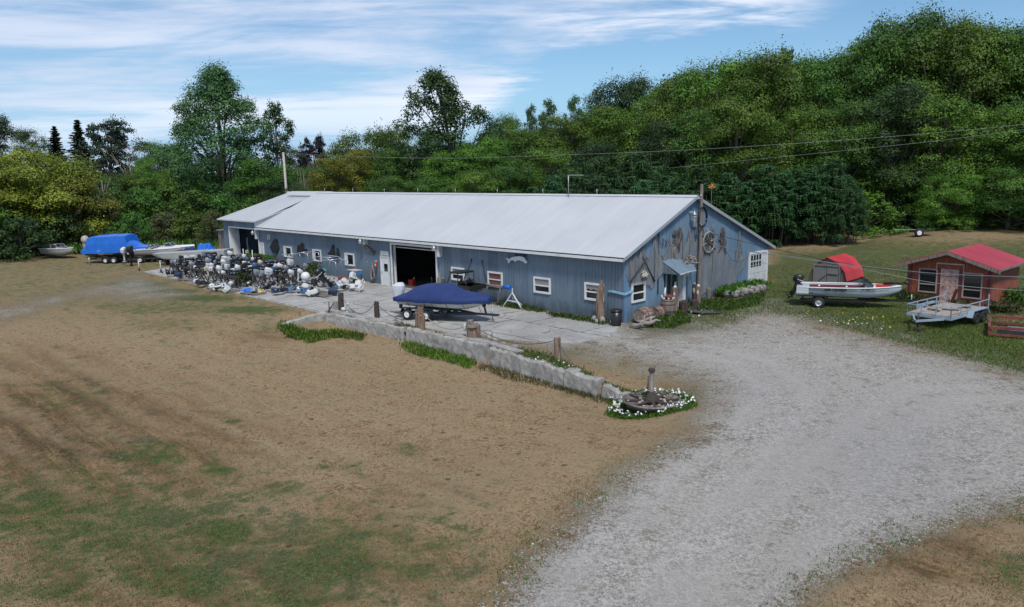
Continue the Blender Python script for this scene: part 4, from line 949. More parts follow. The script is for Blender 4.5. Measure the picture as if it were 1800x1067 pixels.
# undergrowth closing the foot of the tree line
def scatter(name, pts, mat_, lo, hi, asp=.3, per=6, spread=.25, hgt_=None, label=None, lean=.5, kind='stuff', group=None, cat=None):
    """upright blades in tufts on the ground"""
    n = len(pts) * per; P_ = np.repeat(np.array(pts, float), per, 0); P_[:, :2] += NR.normal(scale=spread, size=(n, 2))
    z = hgt(P_[:, 0], P_[:, 1]) if hgt_ is None else P_[:, 2]
    s = NR.uniform(lo, hi, n)
    up = np.stack([NR.normal(scale=lean, size=n), NR.normal(scale=lean, size=n), np.ones(n)], 1); up /= np.linalg.norm(up, axis=1, keepdims=True)
    pos = np.stack([P_[:, 0], P_[:, 1], z], 1) + up * (s * .46)[:, None]
    nrm = NR.normal(size=(n, 3)); nrm[:, 2] *= .3
    me_ = cards(name, pos, nrm, s, asp=asp, up=up, mat_=mat_)
    o = bpy.data.objects.new(name, me_); COL.objects.link(o); tag(o, label, cat, group, kind); return o
def px_region(poly, n):
    xs = [p[0] for p in poly]; ys = [p[1] for p in poly]; out_ = []
    while len(out_) < n:
        x = random.uniform(min(xs), max(xs)); y = random.uniform(min(ys), max(ys)); c = False
        for i in range(len(poly)):
            (x0, y0), (x1, y1) = poly[i], poly[(i + 1) % len(poly)]
            if (y0 > y) != (y1 > y) and x < (x1 - x0) * (y - y0) / (y1 - y0) + x0: c = not c
        if c: out_.append((x, y))
    return out_
ug = []
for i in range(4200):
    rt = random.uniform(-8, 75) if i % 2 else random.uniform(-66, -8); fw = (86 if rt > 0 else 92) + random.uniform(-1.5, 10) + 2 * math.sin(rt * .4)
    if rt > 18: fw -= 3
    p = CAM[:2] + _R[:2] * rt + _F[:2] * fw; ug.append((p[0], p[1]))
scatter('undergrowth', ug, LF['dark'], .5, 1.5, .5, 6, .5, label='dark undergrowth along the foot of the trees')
# ------------------------------------------------------------------ helpers for placed things
def ztop(P, py):
    lo, hi = -2, 40
    for _ in range(30):
        m = (lo + hi) / 2
        if proj(P[0], P[1], P[2] + m)[1] > py: lo = m
        else: hi = m
    return m
def at_dep(px, py, dep):
    d = ray(px, py); return Vector(CAM + d / np.dot(d, CF) * dep)
def jit(v, s): return v + random.uniform(-s, s)

# ------------------------------------------------------------------ retaining wall
rwall = thing('retaining_wall', 'crumbling pale concrete retaining wall between the yard and the lawn', 'wall', (0, 0, 0))
def wallpiece(x0, x1, name, topj=.02, zoff=0.0, th=.34):
    xs = np.arange(x0, x1 + .01, .22); secs = []
    for i, x in enumerate(xs):
        y = float(rw_y(x)); d = rw_drop(x); j = .03 * math.sin(x * 3.1) + random.uniform(-topj, topj)
        zt = .07 + zoff + j; zb = -float(d) - .35
        f = .02 * math.sin(x * 2.3) + random.uniform(-.018, .018)
        ring = [(x, y + .22, zb), (x, y + .22, zt - .02)]
        ring += [(x, y + .02, zt + random.uniform(-.02, .02)), (x, y - .12, zt + random.uniform(-.03, .02)), (x, y - .19 + f, zt - .05 + random.uniform(-.03, .01))]
        for k in range(1, 6):
            u = k / 5; ring.append((x, y - .20 - .12 * u + f + random.uniform(-.02, .02), zt - .06 + (zb - zt + .06) * u))
        secs.append(ring)
    mb = MB(); mb.loft(secs, smooth=False, caps=True, close=True); return mb.build(name, CONC, rwall)
wallpiece(-15.25, -7.6, 'wall_section', .015); wallpiece(-7.55, -1.2, 'wall_section', .02, .02); wallpiece(-1.1, 4.4, 'wall_section', .04, .0); wallpiece(4.5, 6.6, 'wall_section', .02, .07); wallpiece(6.75, 9.2, 'wall_section', .05, -.04)
secs = []
for i in range(12):
    u = i / 11; y = -8.75 - u * 2.9; x = -15.22 - .1 * math.sin(u * 3); zt = .08 - .30 * u + random.uniform(-.02, .02)
    secs.append([(x - .2, y, -1.0), (x - .2, y, zt), (x + .02, y, zt + .01), (x + .14, y, zt - .04), (x + .2, y, -.5), (x + .22, y, -1.0)])
mb = MB(); mb.loft(secs, smooth=False, close=True); mb.build('wing_wall', CONC, rwall)
mb = MB()
x = -15.2
while x < -.5:
    L = random.uniform(1.2, 2.6); y0 = float(rw_y(x)) ; y1 = float(rw_y(x + L))
    if random.random() < .8:
        hgt0 = .12 + random.uniform(0, .03)
        vs = [(x, y0 + .02, .05), (x + L - .06, y1 + .02, .05), (x + L - .06, y1 + .46, .05), (x, y0 + .46, .05)]
        mb.add([Vector(v) for v in vs] + [Vector((v[0] + random.uniform(-.03, .03), v[1] + random.uniform(-.03, .03), hgt0)) for v in vs], [(3, 2, 1, 0), (4, 5, 6, 7), (0, 1, 5, 4), (1, 2, 6, 5), (2, 3, 7, 6), (3, 0, 4, 7)])
    x += L
mb.build('coping', CONC, rwall)
# rubble along its top: countable blocks
for i, (px, py) in enumerate([(870, 598), (850, 592), (885, 606), (905, 611), (700, 566), (716, 583), (760, 588), (795, 600), (812, 592), (930, 640), (946, 645), (640, 560), (618, 549), (1010, 655)]):
    p = GP(px, py); mb = MB(); s = random.uniform(.10, .22)
    mb.ell((0, 0, s * .35), (s * 1.4, s, s * .55), 7, 5, smooth=False, sq=.7)
    o = mb.build('stone', STONE); o.location = p; o.rotation_euler = (0, 0, random.uniform(0, 3)); tag(o, 'pale broken stone lying along the top of the retaining wall', 'stone', 'broken stones on the retaining wall')

# ------------------------------------------------------------------ posts and ropes
def rough_post(mb, x, y, r, h, lean=(0, 0), n=9, z0=-.25):
    secs = []
    for i in range(7):
        u = i / 6; z = z0 + (h - z0) * u
        secs.append([(x + lean[0] * u + math.cos(2 * PI * k / n) * r * (1 + .12 * math.sin(k * 2.1 + i * .4)), y + lean[1] * u + math.sin(2 * PI * k / n) * r * (1 + .10 * math.sin(k * 3 + i)), z + (random.uniform(-.05, .05) if i == 6 else 0)) for k in range(n)])
    mb.loft(secs, close=True, smooth=False)
PG = 'old posts along the retaining wall'
P1 = GP(600, 545); P2 = GP(663, 558); P3 = GP(740, 578); P4 = GP(830, 597); P5 = GP(980, 633); P6 = GP(1145, 720)
t = thing('mooring_post', 'broad dark post with a pale block at its side, leftmost of the row', 'post', P1, 0, PG)
mb = MB(); rough_post(mb, 0, 0, .17, 1.05, (.05, 0)); mb.build('timber', WOODD, t); mb = MB(); mb.box((-.62, -.2, -.02), (-.25, .12, .5)); mb.build('block', CONC, t)
mb = MB(); mb.ell((.42, -.12, .12), (.2, .12, .12), 8, 5); mb.tube([(.3, -.1, .1), (.6, .05, .35), (.62, .1, .5)], .05, 6); mb.build('white_float', WHITE2, t)
t = thing('mooring_post', 'short smooth near black post, second from the left', 'post', P2, 0, PG); mb = MB(); rough_post(mb, 0, 0, .15, .88, n=12); mb.build('timber', WOODD, t)
t = thing('mooring_post', 'cluster of three split brown timbers in front of the trailer wheels', 'post', P3, 0, PG)
for k, (dx, dy, r, h) in enumerate([(-.32, .05, .13, .82), (.0, 0, .17, 1.15), (.28, -.1, .14, .78)]):
    mb = MB(); rough_post(mb, dx, dy, r, h, (.02 * k, 0)); mb.build('timber', WOODB, t)
t = thing('mooring_post', 'cluster of grey timbers bound with rope and hung with a white float', 'post', P4, 0, PG)
for k, (dx, dy, r, h) in enumerate([(-.12, .0, .17, .98), (.16, -.02, .14, .80), (.32, .12, .12, .74), (.05, -.16, .12, .72)]):
    mb = MB(); rough_post(mb, dx, dy, r, h); mb.build('timber', WOODG if k < 1 else WOODB, t)
mb = MB(); mb.lathe([(.03, .38), (.075, .42), (.085, .6), (.07, .74), (.02, .78)], (-.40, -.1, 0), n=10); mb.build('white_float', WHITE2, t)
mb = MB()
for k in range(3): mb.lathe([(.30, -.02), (.33, 0), (.30, .02)], (.06, -.02, .66 + k * .05), n=12, caps=False)
mb.build('rope_binding', ROPE, t)
t = thing('mooring_post', 'single brown post standing in the grass right of the retaining wall gap', 'post', P5, 0, PG); mb = MB(); rough_post(mb, 0, 0, .155, .97, n=12); mb.build('timber', WOODB, t)
t = thing('mooring_post', 'tall pale square post rising from the wheel shaped dish', 'post', P6, .3, PG)
mb = MB(); mb.tube([(0, 0, .35), (.0, 0, .45), (0, 0, 1.42)], [.10, .085, .08], 6, smooth=False); mb.build('timber', DRIFT, t)
mb = MB(); mb.lathe([(.09, 1.34), (.125, 1.36), (.12, 1.46), (.09, 1.48)], n=6, smooth=False); mb.build('post_cap', WOODD, t)
mb = MB(); mb.tube([(-.10, -.03, 1.2), (-.12, -.03, .8), (-.1, -.02, .3)], .025, 5); mb.build('hanging_strap', DARKM, t)
t = thing('wheel_planter', 'large weathered wheel shaped dish planter at the foot of the tall post', 'planter', (P6[0], P6[1], P6[2] + .26), 0)
mb = MB(); mb.lathe([(.2, -.25), (.85, -.10), (1.0, .06), (1.02, .12), (.95, .12), (.90, .05), (.3, -.02)], n=36, caps=False); mb.build('dish', mat('old_dish', (.13, .115, .10), .9, var=.4, col2=(.28, .26, .24), bump=.5), t)
mb = MB(); mb.lathe([(.22, -.05), (.22, .16), (.16, .2), (.15, .3), (.10, .34), (.09, .40)], n=14); mb.build('hub', WOODD, t)
mb = MB()
for k in range(8):
    a = k * PI / 4; mb.bar((math.cos(a) * .2, math.sin(a) * .2, .07), (math.cos(a) * .95, math.sin(a) * .95, .10), .09, .05)
mb.build('spokes', WOODD, t)
mb = MB()
for k in range(26):
    a = random.uniform(0, 6.28); r = random.uniform(.3, .85); s = random.uniform(.03, .075); mb.ell((math.cos(a) * r, math.sin(a) * r, .09), (s, s * .8, s * .7), 6, 4, smooth=False)
o = mb.build('shell_litter', mat('shells', (.40, .34, .30), .8, var=.4, vscale=9, col2=(.16, .09, .07)), t)
def rope(a, b, sag, label, r=.018, m=ROPED, n=12, group='ropes slung between the posts', name='rope', zclamp=True):
    a = Vector(a); b = Vector(b); pts = []
    for i in range(n + 1):
        u = i / n; p = a.lerp(b, u); p.z -= sag * 4 * u * (1 - u)
        if zclamp: p.z = max(p.z, H(p.x, p.y) + .03)
        pts.append(p)
    mb = MB(); mb.tube(pts, r, 5); o = mb.build(name, m); tag(o, label, 'rope', group); return o
up_ = lambda P, z, dx=0: (P[0] + dx, P[1] - .05, P[2] + z)
rope(up_(P1, .95, .1), up_(P2, .82, -.1), .85, 'rope sagging to the ground between the two leftmost posts')
rope(up_(P2, .8, .12), up_(P3, .45, -.45), .35, 'rope from the near black post to the three timber cluster')
rope(up_(P3, .9, .2), up_(P4, .68, -.3), .48, 'pale rope between the two timber clusters', m=ROPE, r=.022)
rope(up_(P4, .66, .35), up_(P5, .85, -.1), .42, 'rope from the rope bound cluster to the single brown post')
rope(up_(P5, .75, .15), up_(P6, .80, -.1), 1.0, 'rope lying on the bank between the single post and the tall post')
pw = GP(579, 552)
mb = MB(); mb.bar((0, 0, -.4), (.02, 0, .75), .05); mb.bar((-.25, 0, .0), (.75, -.1, .75), .05); mb.bar((-.3, .05, .02), (.1, 0, .45), .05)
o = mb.build('broken_trestle', WOODG); o.location = pw; tag(o, 'broken grey sticks propped on the corner of the retaining wall', 'sticks')

# ------------------------------------------------------------------ boats, trailers, motors
def hull_ring(x, L, B, D, bowp=2.4, rake=.9, flare=.16, n=5, zb=0., V=.25, sheer=.12):
    u = x / L
    b = B / 2 * (1 - max(0, (u - .45) / .55) ** bowp) * (.94 + .06 * min(1, u * 4)); b = max(b, .02)
    zk = zb + D * max(0, (u - .60) / .40) ** 2.2 * .78; zs = zb + D * (1 + sheer * u * u)
    V2 = V * (1 - .2 * u); zc = zk + V2 * b * .9 + .0; zc = min(zc, zs - .08)
    bc = b * (1 - flare)
    return [(x, -b, zs), (x, -(b * .4 + bc * .6), zs - (zs - zc) * .5), (x, -bc, zc), (x, -bc * .5, (zc + zk) / 2), (x, 0, zk), (x, bc * .5, (zc + zk) / 2), (x, bc, zc), (x, (b * .4 + bc * .6), zs - (zs - zc) * .5), (x, b, zs)]
def hull_mesh(L, B, D, zb=.55, inner=True, **k):
    st = [0, .06, .15, .3, .45, .58, .68, .77, .85, .91, .96, 1.0]
    secs = [hull_ring(L * u, L, B, D, zb=zb, **k) for u in st]
    return secs
def make_wheel(parent, c, r=.32, w=.2, rim=WHITE2):
    mb = MB(); mb.lathe([(r * .55, -w / 2), (r * .92, -w / 2), (r, -w * .3), (r, w * .3), (r * .92, w / 2), (r * .55, w / 2)], axis='y', n=22, caps=False)
    t_ = mb.build('wheel', RUBBER, parent, c)
    mb = MB(); mb.lathe([(r * .57, -w * .46), (r * .5, -w * .38), (r * .3, -w * .30), (r * .16, -w * .42), (.01, -w * .45)], axis='y', n=18, caps=False)
    mb.lathe([(r * .57, w * .46), (r * .5, w * .38), (r * .3, w * .30), (r * .16, w * .42), (.01, w * .45)], axis='y', n=18, caps=False)
    mb.build('rim', rim, t_)
    return t_
def trailer(name, label, loc, rz, L=5.6, ax=(1.7,), B=1.9, color=DARKM, rim=WHITE2, hitch=1.1, bunk=.62, group=None, fender=True, wr=.32, jackz=0):
    t = thing(name, label, 'trailer', loc, rz, group)
    mb = MB(); z = .42
    for s in (-1, 1):
        mb.bar((.2, s * B * .34, z), (L * .62, s * B * .34, z), .08, .1); mb.bar((L * .62, s * B * .34, z), (L * .92, 0, z), .08, .1)
    mb.bar((L * .6, 0, z), (L + hitch, 0, z + .02), .09, .11)
    for x in (.3, L * .3, L * .6): mb.bar((x, -B * .36, z), (x, B * .36, z), .07, .08)
    for a in ax: mb.bar((a, -B * .5, wr), (a, B * .5, wr), .06)
    mb.build('frame', color, t)
    mb = MB()
    for s in (-1, 1): mb.bar((.15, s * B * .25, bunk - .04), (L * .62, s * B * .25, bunk + .0), .09, .05)
    for s in (-1, 1):
        for x in (.4, L * .5): mb.bar((x, s * B * .25, z), (x, s * B * .25, bunk - .03), .05)
    mb.build('bunk', WOODD, t)
    for a in ax:
        for s in (-1, 1): make_wheel(t, (a, s * B * .5, wr), wr, .2, rim)
    if fender:
        for s in (-1, 1):
            mb = MB(); x0, x1 = ax[0] - wr - .1, ax[-1] + wr + .1; pts = [(x0, z - .02), (x0 + .12, wr * 2 + .06), (x1 - .12, wr * 2 + .06), (x1, z - .02), (x1 - .04, z - .02), (x1 - .15, wr * 2 + .02), (x0 + .15, wr * 2 + .02), (x0 + .04, z - .02)]
            y0, y1 = sorted((s * (B * .5 - .12), s * (B * .5 + .13))); mb.prism(pts, y0, y1, 'y'); mb.build('fender', color, t)
    mb = MB(); mb.bar((L + .1, 0, z), (L - .05, 0, z + .62), .08, .08); mb.cyl((L - .02, -.08, z + .5), (L - .02, .08, z + .5), .09, n=10); mb.build('winch_post', color, t)
    mb = MB(); mb.cyl((L + hitch * .55, .12, .12), (L + hitch * .55, .12, z + .35), .03, n=8); mb.lathe([(.09, -.03), (.09, .03)], (L + hitch * .55, .12, .1), 'y', 12); mb.build('jack', STEEL if color != STEEL else DARKM, t)
    mb = MB(); mb.ell((L + hitch + .05, 0, z + .03), (.14, .06, .06), 8, 5); mb.build('coupler', BLACK, t)
    return t
def motor_parts(parent, cowlm, legm, M=None, s=1.0, style=0, prefix=''):
    """outboard motor, origin at the transom clamp; leg hangs down, cowl above"""
    M = M or Matrix.Identity(4)
    def tf(mb): mb.v = [tuple(M @ (Vector(v) * s)) for v in mb.v]; return mb
    mb = MB()
    if style == 0:
        mb.loft([[(x * a + o, y * b_, z + .05 * x * (z > .4)) for (x, y) in [(1, .35), (.8, .85), (.3, 1), (-.6, 1), (-.95, .75), (-1, .3), (-1, -.3), (-.95, -.75), (-.6, -1), (.3, -1), (.8, -.85), (1, -.35)]] for (a, b_, o, z) in [(.20, .13, -.20, .08), (.25, .155, -.22, .14), (.28, .17, -.23, .36), (.26, .155, -.23, .50), (.19, .11, -.23, .56)]], close=True, smooth=False)
    elif style == 1:      # boxy older cowl
        mb.loft([[(x * a + o, y * b_, z) for (x, y) in [(1, .8), (.85, 1), (-.85, 1), (-1, .8), (-1, -.8), (-.85, -1), (.85, -1), (1, -.8)]] for (a, b_, o, z) in [(.20, .13, -.20, .12), (.24, .155, -.22, .14), (.25, .165, -.22, .38), (.235, .15, -.22, .44), (.16, .11, -.21, .47)]], close=True, smooth=False)
    else:                 # wedge cowl leaning back
        mb.loft([[(x * a + o, y * b_, z + x * .05) for (x, y) in [(math.cos(k * PI / 5), math.sin(k * PI / 5)) for k in range(10)]] for (a, b_, o, z) in [(.19, .14, -.20, .10), (.26, .18, -.23, .15), (.27, .19, -.25, .36), (.24, .165, -.26, .48), (.10, .08, -.22, .53)]], close=True)
    o1 = tf(mb).build(prefix + 'cowl', cowlm, parent)
    mb = MB(); mb.box((-.47, -.10, .26), (-.40, .10, .31)); mb.loft([[(x * .275 - .22, y * .182, z) for (x, y) in [(math.cos(k * PI / 6), math.sin(k * PI / 6)) for k in range(12)]] for z in (.235, .27)], close=True); st_ = tf(mb).build('stripe', BLKPL if cowlm != BLKPL else WHITE2, o1)
    mb = MB(); mb.loft([[(x * a + o, y * b_, z) for (x, y) in [(1, 0), (.6, 1), (-.6, 1), (-1, 0), (-.6, -1), (.6, -1)]] for (a, b_, o, z) in [(.16, .10, -.19, .12), (.11, .07, -.17, -.05), (.09, .045, -.16, -.45), (.14, .035, -.18, -.60)]], close=True)
    mb.box((-.42, -.11, -.62), (-.02, .11, -.60))
    tf(mb).build(prefix + 'midsection', legm, parent)
    mb = MB(); mb.loft([[(x * a + o, y * b_, z) for (x, y) in [(1, 0), (.5, 1), (-.5, 1), (-1, 0), (-.5, -1), (.5, -1)]] for (a, b_, o, z) in [(.12, .03, -.17, -.62), (.10, .03, -.18, -.76)]], close=True)
    mb.ell((-.20, 0, -.79), (.21, .055, .055), 8, 6); mb.prism([(-.10, -.82), (-.26, -.82), (-.30, -.98), (-.20, -.98)], -.012, .012, 'y')
    g = tf(mb).build(prefix + 'gearcase', legm, parent)
    mb = MB()
    for k in range(3):
        a = k * 2.094; c, sn = math.cos(a), math.sin(a)
        mb.add([(-.40, .02 * c, -.79 + .02 * sn), (-.37, .13 * c - .05 * sn, -.79 + .13 * sn + .05 * c), (-.41, .15 * c, -.79 + .15 * sn), (-.43, .13 * c + .05 * sn, -.79 + .13 * sn - .05 * c)], [(0, 1, 2, 3)])
    mb.cyl((-.46, 0, -.79), (-.36, 0, -.79), .03, n=8); tf(mb).build('propeller', DARKM, g)
    mb = MB(); mb.box((-.04, -.13, -.26), (.02, .13, .10)); mb.box((.02, -.12, .02), (.12, -.08, .08)); mb.box((.02, .08, .02), (.12, .12, .08)); mb.box((.09, -.12, -.12), (.12, -.08, .08)); mb.box((.09, .08, -.12), (.12, .12, .08)); tf(mb).build('clamp_bracket', DARKM, parent)

# 1. blue covered boat on its tandem trailer
A1 = rad(19); base = Vector((-10.72, -6.28, 0))
trailer('tandem_trailer', 'dark blue tandem axle boat trailer under the navy covered boat', base, A1, 5.1, (.75, 2.0), 1.95, mat('trailer_blue', (.012, .03, .05), .4, var=.2), WHITE, hitch=.75)
bt = thing('covered_boat', 'motorboat wrapped in a navy blue fitted cover on the concrete yard', 'boat', base, A1)
secs = hull_mesh(5.3, 2.15, .62, zb=.60, V=.28)
mb = MB(); mb.loft(secs, close=False); mb.build('hull', mat('gelcoat', (.58, .60, .58), .3, var=.08), bt)
# cover: rides over gunwales, ridge over console and windshield
def cover_ring(x, L, B, zs, hgt_, sag, skirt, n=15):
    u = x / L; b = B / 2 * (1 - max(0, (u - .45) / .55) ** 2.4) * (.94 + .06 * min(1, u * 4)) + .05; b = max(b, .05)
    ring = [(x, -b, zs - skirt), (x, -b - .02, zs - skirt * .5)]
    for i in range(n):
        v = -1 + 2 * i / (n - 1); prof = (1 - abs(v) ** 2.1)
        z = zs + hgt_ * prof - sag * math.sin(abs(v) * PI) * .5
        z += .03 * math.sin(v * 9 + x * 4.1) * (1 - v * v) - .05 * max(0, 1 - abs(x - 1.3 - .35 * abs(v)) * 5) * abs(v) + .035 * math.sin(x * 11 + 2 * v) * abs(v) * (1 - abs(v)) * 2
        ring.append((x, v * b, z + .02))
    ring += [(x, b + .02, zs - skirt * .5), (x, b, zs - skirt)]
    return ring
st = [(-.12, .02, .0), (.15, .14, .02), (.5, .32, .03), (.85, .50, .04), (1.15, .62, .03), (1.5, .67, .03), (2.0, .72, .0), (2.5, .74, .02), (3.0, .70, .02), (3.3, .60, .03), (3.6, .43, .03), (3.95, .33, .03), (4.4, .30, .02), (4.85, .28, .02), (5.2, .24, .0), (5.42, .12, .0), (5.5, .0, .0)]
secs = [cover_ring(x, 5.75, 2.2, .60 + .62 * (1 + .12 * (x / 5.3) ** 2), h, s, .20 + .02 * math.sin(x * 5)) for x, h, s in st]
mb = MB(); mb.loft(secs, close=False, smooth=True); mb.build('cover', NAVY, bt)
mb = MB()
for x in (.8, 1.9, 2.4, 3.3, 4.2):
    b = 1.08 * (1 - max(0, (x / 5.45 - .45) / .55) ** 2.4)
    for s in (-1, 1): mb.tube([(x, s * (b + .04), 1.06), (x + .12, s * (b - .1), .72), (x + .45, s * b * .5, .45)], .014, 4)
mb.build('tie_down_strap', BLACK, bt)
mt = MB(); mt.loft([[(x * a + o, y * b_, z) for (x, y) in [(math.cos(k * PI / 6), math.sin(k * PI / 6)) for k in range(12)]] for (a, b_, o, z) in [(.20, .17, -.50, 1.02), (.30, .27, -.52, 1.14), (.40, .30, -.52, 1.5), (.38, .30, -.48, 1.72), (.22, .2, -.40, 1.88), (.05, .05, -.38, 1.90)]], close=True, smooth=False)
mt.build('motor_cover', mat('white_canvas', (.62, .62, .66), .7, var=.06), bt)
mb = MB(); mb.loft([[(x * a + o, y * b_, z) for (x, y) in [(1, 0), (.6, 1), (-.6, 1), (-1, 0), (-.6, -1), (.6, -1)]] for (a, b_, o, z) in [(.2, .13, -.42, 1.1), (.13, .08, -.38, .8), (.12, .06, -.40, .42)]], close=True); mb.build('motor_leg', BLKPL, bt)

# 2. open aluminium boat on a single axle trailer
A2 = rad(24); base = Vector((4.92, 9.04, .34))
trailer('boat_trailer', 'black single axle boat trailer under the open white and grey boat', base, A2, 5.2, (1.15,), 1.95, BLACK, ALU, hitch=.9, fender=True, bunk=.47)
ab = thing('fishing_boat', 'open pale aluminium fishing boat with lettered side and red interior trim', 'boat', base, A2)
HULLA = mat('boat_aluminium', (.50, .56, .60), .35, .15, var=.12, vscale=1.2, stretch=(.6, 1, 4), col2=(.62, .64, .64), c2scale=1)
L_, B_2, D_2, zb_ = 5.2, 1.95, .62, .47
mb = MB(); mb.loft(hull_mesh(L_, B_2, D_2, zb=zb_, V=.24, sheer=.16), close=False); hl = mb.build('hull', HULLA, ab)
def gun(u, L, B, D, zb, sheer=.16): r = hull_ring(L * u, L, B, D, zb=zb, V=.24, sheer=sheer); return Vector(r[0]), Vector(r[-1])
mb = MB(); us = [0, .1, .25, .4, .55, .68, .78, .87, .94, 1]
for s in (0, 1): mb.tube([gun(u, L_, B_2, D_2, zb_)[s] + Vector((0, 0, .02)) for u in us], .035, 6)
mb.build('gunwale', WHITE, ab)
mb = MB(); fl = []
for u in [0, .2, .4, .55, .66]:
    a, b = gun(u, L_, B_2, D_2, zb_); fl.append([(a.x, a.y * .86, zb_ + .30), (b.x, b.y * .86, zb_ + .30)])
mb.loft(fl, smooth=False, caps=False); mb.build('floor', mat('boat_floor', (.10, .10, .10), .9), ab)
mb = MB()
for s in (-1, 1):
    side = []
    for u in [.12, .3, .5, .66]:
        a, b = gun(u, L_, B_2, D_2, zb_); y = b.y * s; side.append([(a.x, y * .93, a.z - .06), (a.x, y * .90, a.z - .22)])
    mb.loft(side, smooth=False, caps=False)
mb.build('side_panel', mat('red_trim', (.13, .02, .025), .6), ab)
mb = MB(); dk = []
for u in [.66, .74, .82, .9, .96, .995]:
    a, b = gun(u, L_, B_2, D_2, zb_); dk.append([(a.x, a.y * .98, a.z - .02), (a.x, 0, a.z + .04), (b.x, b.y * .98, b.z - .02)])
mb.loft(dk, caps=False); mb.build('foredeck', WHITE2, ab)
mb = MB(); mb.box((3.95, -.36, 1.16), (4.7, .30, 1.24)); mb.build('red_hatch', REDP, ab)
mb = MB(); mb.box((.0, -.95, zb_ + .3), (.62, .95, zb_ + D_2 + .02)); mb.build('stern_deck', HULLA, ab)
for (x, y) in ((1.35, -.5), (1.35, .5), (2.75, -.48), (2.75, .48)):
    mb = MB(); mb.box((x - .22, y - .22, zb_ + .30), (x + .22, y + .22, zb_ + .40)); mb.box((x - .27, y - .22, zb_ + .55), (x - .18, y + .22, zb_ + .56)); mb.build('seat', WHITE, ab)
mb = MB(); ws = [(3.6, -.86, 1.14), (3.8, -.55, 1.18), (3.85, 0, 1.20), (3.8, .55, 1.18), (3.6, .86, 1.14)]; wt = [(x - .42, y * .93, z + .38) for x, y, z in ws]
for i in range(4): mb.add([ws[i], ws[i + 1], wt[i + 1], wt[i]], [(0, 1, 2, 3)])
wm_ = newmat('tinted_screen')[0]; bb = wm_.node_tree.nodes['Principled BSDF']; bb.inputs['Base Color'].default_value = (.02, .025, .04, 1); bb.inputs['Roughness'].default_value = .1; bb.inputs['Alpha'].default_value = .72
wsh = mb.build('windshield', wm_, ab)
mb = MB(); mb.tube(wt, .02, 5); 
for a, b in zip(ws, wt): mb.bar(a, b, .025)
mb.build('windshield_frame', BLACK, wsh)
mb = MB(); mb.tube([(3.1, -.5, .95), (3.25, -.5, 1.25)], .02, 5); mb.tube([(3.3 + .12 * math.sin(k * .7), -.5 + .17 * math.cos(k * .7), 1.25 + .10 * math.sin(k * .7)) for k in range(10)], .016, 5); mb.build('steering_wheel', BLACK, ab)
mb = MB(); mb.bar((4.35, .22, 1.34), (5.45, .10, 1.38), .05); mb.cyl((5.3, .12, 1.38), (5.55, .1, 1.38), .08, n=10); mb.bar((4.3, .3, 1.28), (5.1, .22, 1.32), .12, .07); mb.tube([(4.35, -.2, 1.30), (5.3, -.12, 1.34)], .022, 5); mb.build('bow_motor', BLKPL, ab)
mm = thing('holder_', None, None); bpy.data.objects.remove(mm)
om = MB().box((-.02, -.2, .75), (.0, .2, 1.07)).build('outboard', BLKPL, ab)
MM = Matrix.Translation((.14, 0, 1.10)) @ Matrix.Rotation(rad(24), 4, 'Y') @ Matrix.Scale(1.0, 4)
motor_parts(om, BLKPL, BLKPL, MM, 1.0, 2, 'motor_')
# stripes and lettering on the near (y<0) side
mb = MB()
def side_pt(u, w, off=.012):
    r = hull_ring(L_ * u, L_, B_2, D_2, zb=zb_, V=.24, sheer=.16); a = Vector(r[0]); b = Vector(r[1]); c = Vector(r[2])
    p = a.lerp(b, w * 2) if w < .5 else b.lerp(c, w * 2 - 1); return p + Vector((0, -off, -.0))
def ribbon(mb, u0, u1, w0, w1, dw0, dw1, n=14):
    for i in range(n):
        a, b = u0 + (u1 - u0) * i / n, u0 + (u1 - u0) * (i + 1) / n; fa, fb = i / n, (i + 1) / n
        A_, B1 = side_pt(a, w0 + (w1 - w0) * fa), side_pt(b, w0 + (w1 - w0) * fb)
        C1, D1 = side_pt(b, w0 + (w1 - w0) * fb + dw0 + (dw1 - dw0) * fb), side_pt(a, w0 + (w1 - w0) * fa + dw0 + (dw1 - dw0) * fa)
        mb.add([A_, B1, C1, D1], [(0, 1, 2, 3)])
ribbon(mb, .01, .88, .30, .34, .03, .03, 24); ribbon(mb, .02, .14, .17, .13, .03, .06, 5); ribbon(mb, .02, .12, .24, .24, .02, .02, 4)
mb.build('hull_stripe', BLACK, ab)
mb = MB(); ribbon(mb, .03, .17, .62, .74, .05, .02, 6); ribbon(mb, .45, .56, .62, .66, .02, .01, 5); mb.build('scuff_mark', DARKM, ab)
def lettering(txt, size, parent, loc, rot, m, name='lettering', extr=.004, sx=1.0, bold=0.0):
    c = bpy.data.curves.new(name, 'FONT'); c.body = txt; c.size = size; c.extrude = extr; c.offset = bold; c.resolution_u = 2
    o = bpy.data.objects.new(name, c); COL.objects.link(o)
    dg = bpy.context.evaluated_depsgraph_get(); me_ = bpy.data.meshes.new_from_object(o.evaluated_get(dg)); bpy.data.objects.remove(o)
    me_.materials.clear(); me_.materials.append(m)
    o = bpy.data.objects.new(name, me_); COL.objects.link(o); o.parent = parent; o.location = loc; o.rotation_euler = rot; o.scale = (sx, 1, 1); return o
tl = side_pt(.27, .27, .03); tr_ = side_pt(.50, .27, .03)
ang = math.atan2(tr_.y - tl.y, tr_.x - tl.x)
lettering('Sea Nymph', .25, ab, (tl.x, tl.y - .03, tl.z), (rad(80), 0, ang), BLACK, sx=.95, bold=.010)
tl = side_pt(.62, .17, .03); tr_ = side_pt(.74, .17, .03)
lettering('MC 8849 NC', .13, ab, (tl.x, tl.y - .02, tl.z - .02), (rad(80), 0, math.atan2(tr_.y - tl.y, tr_.x - tl.x)), DARKM)
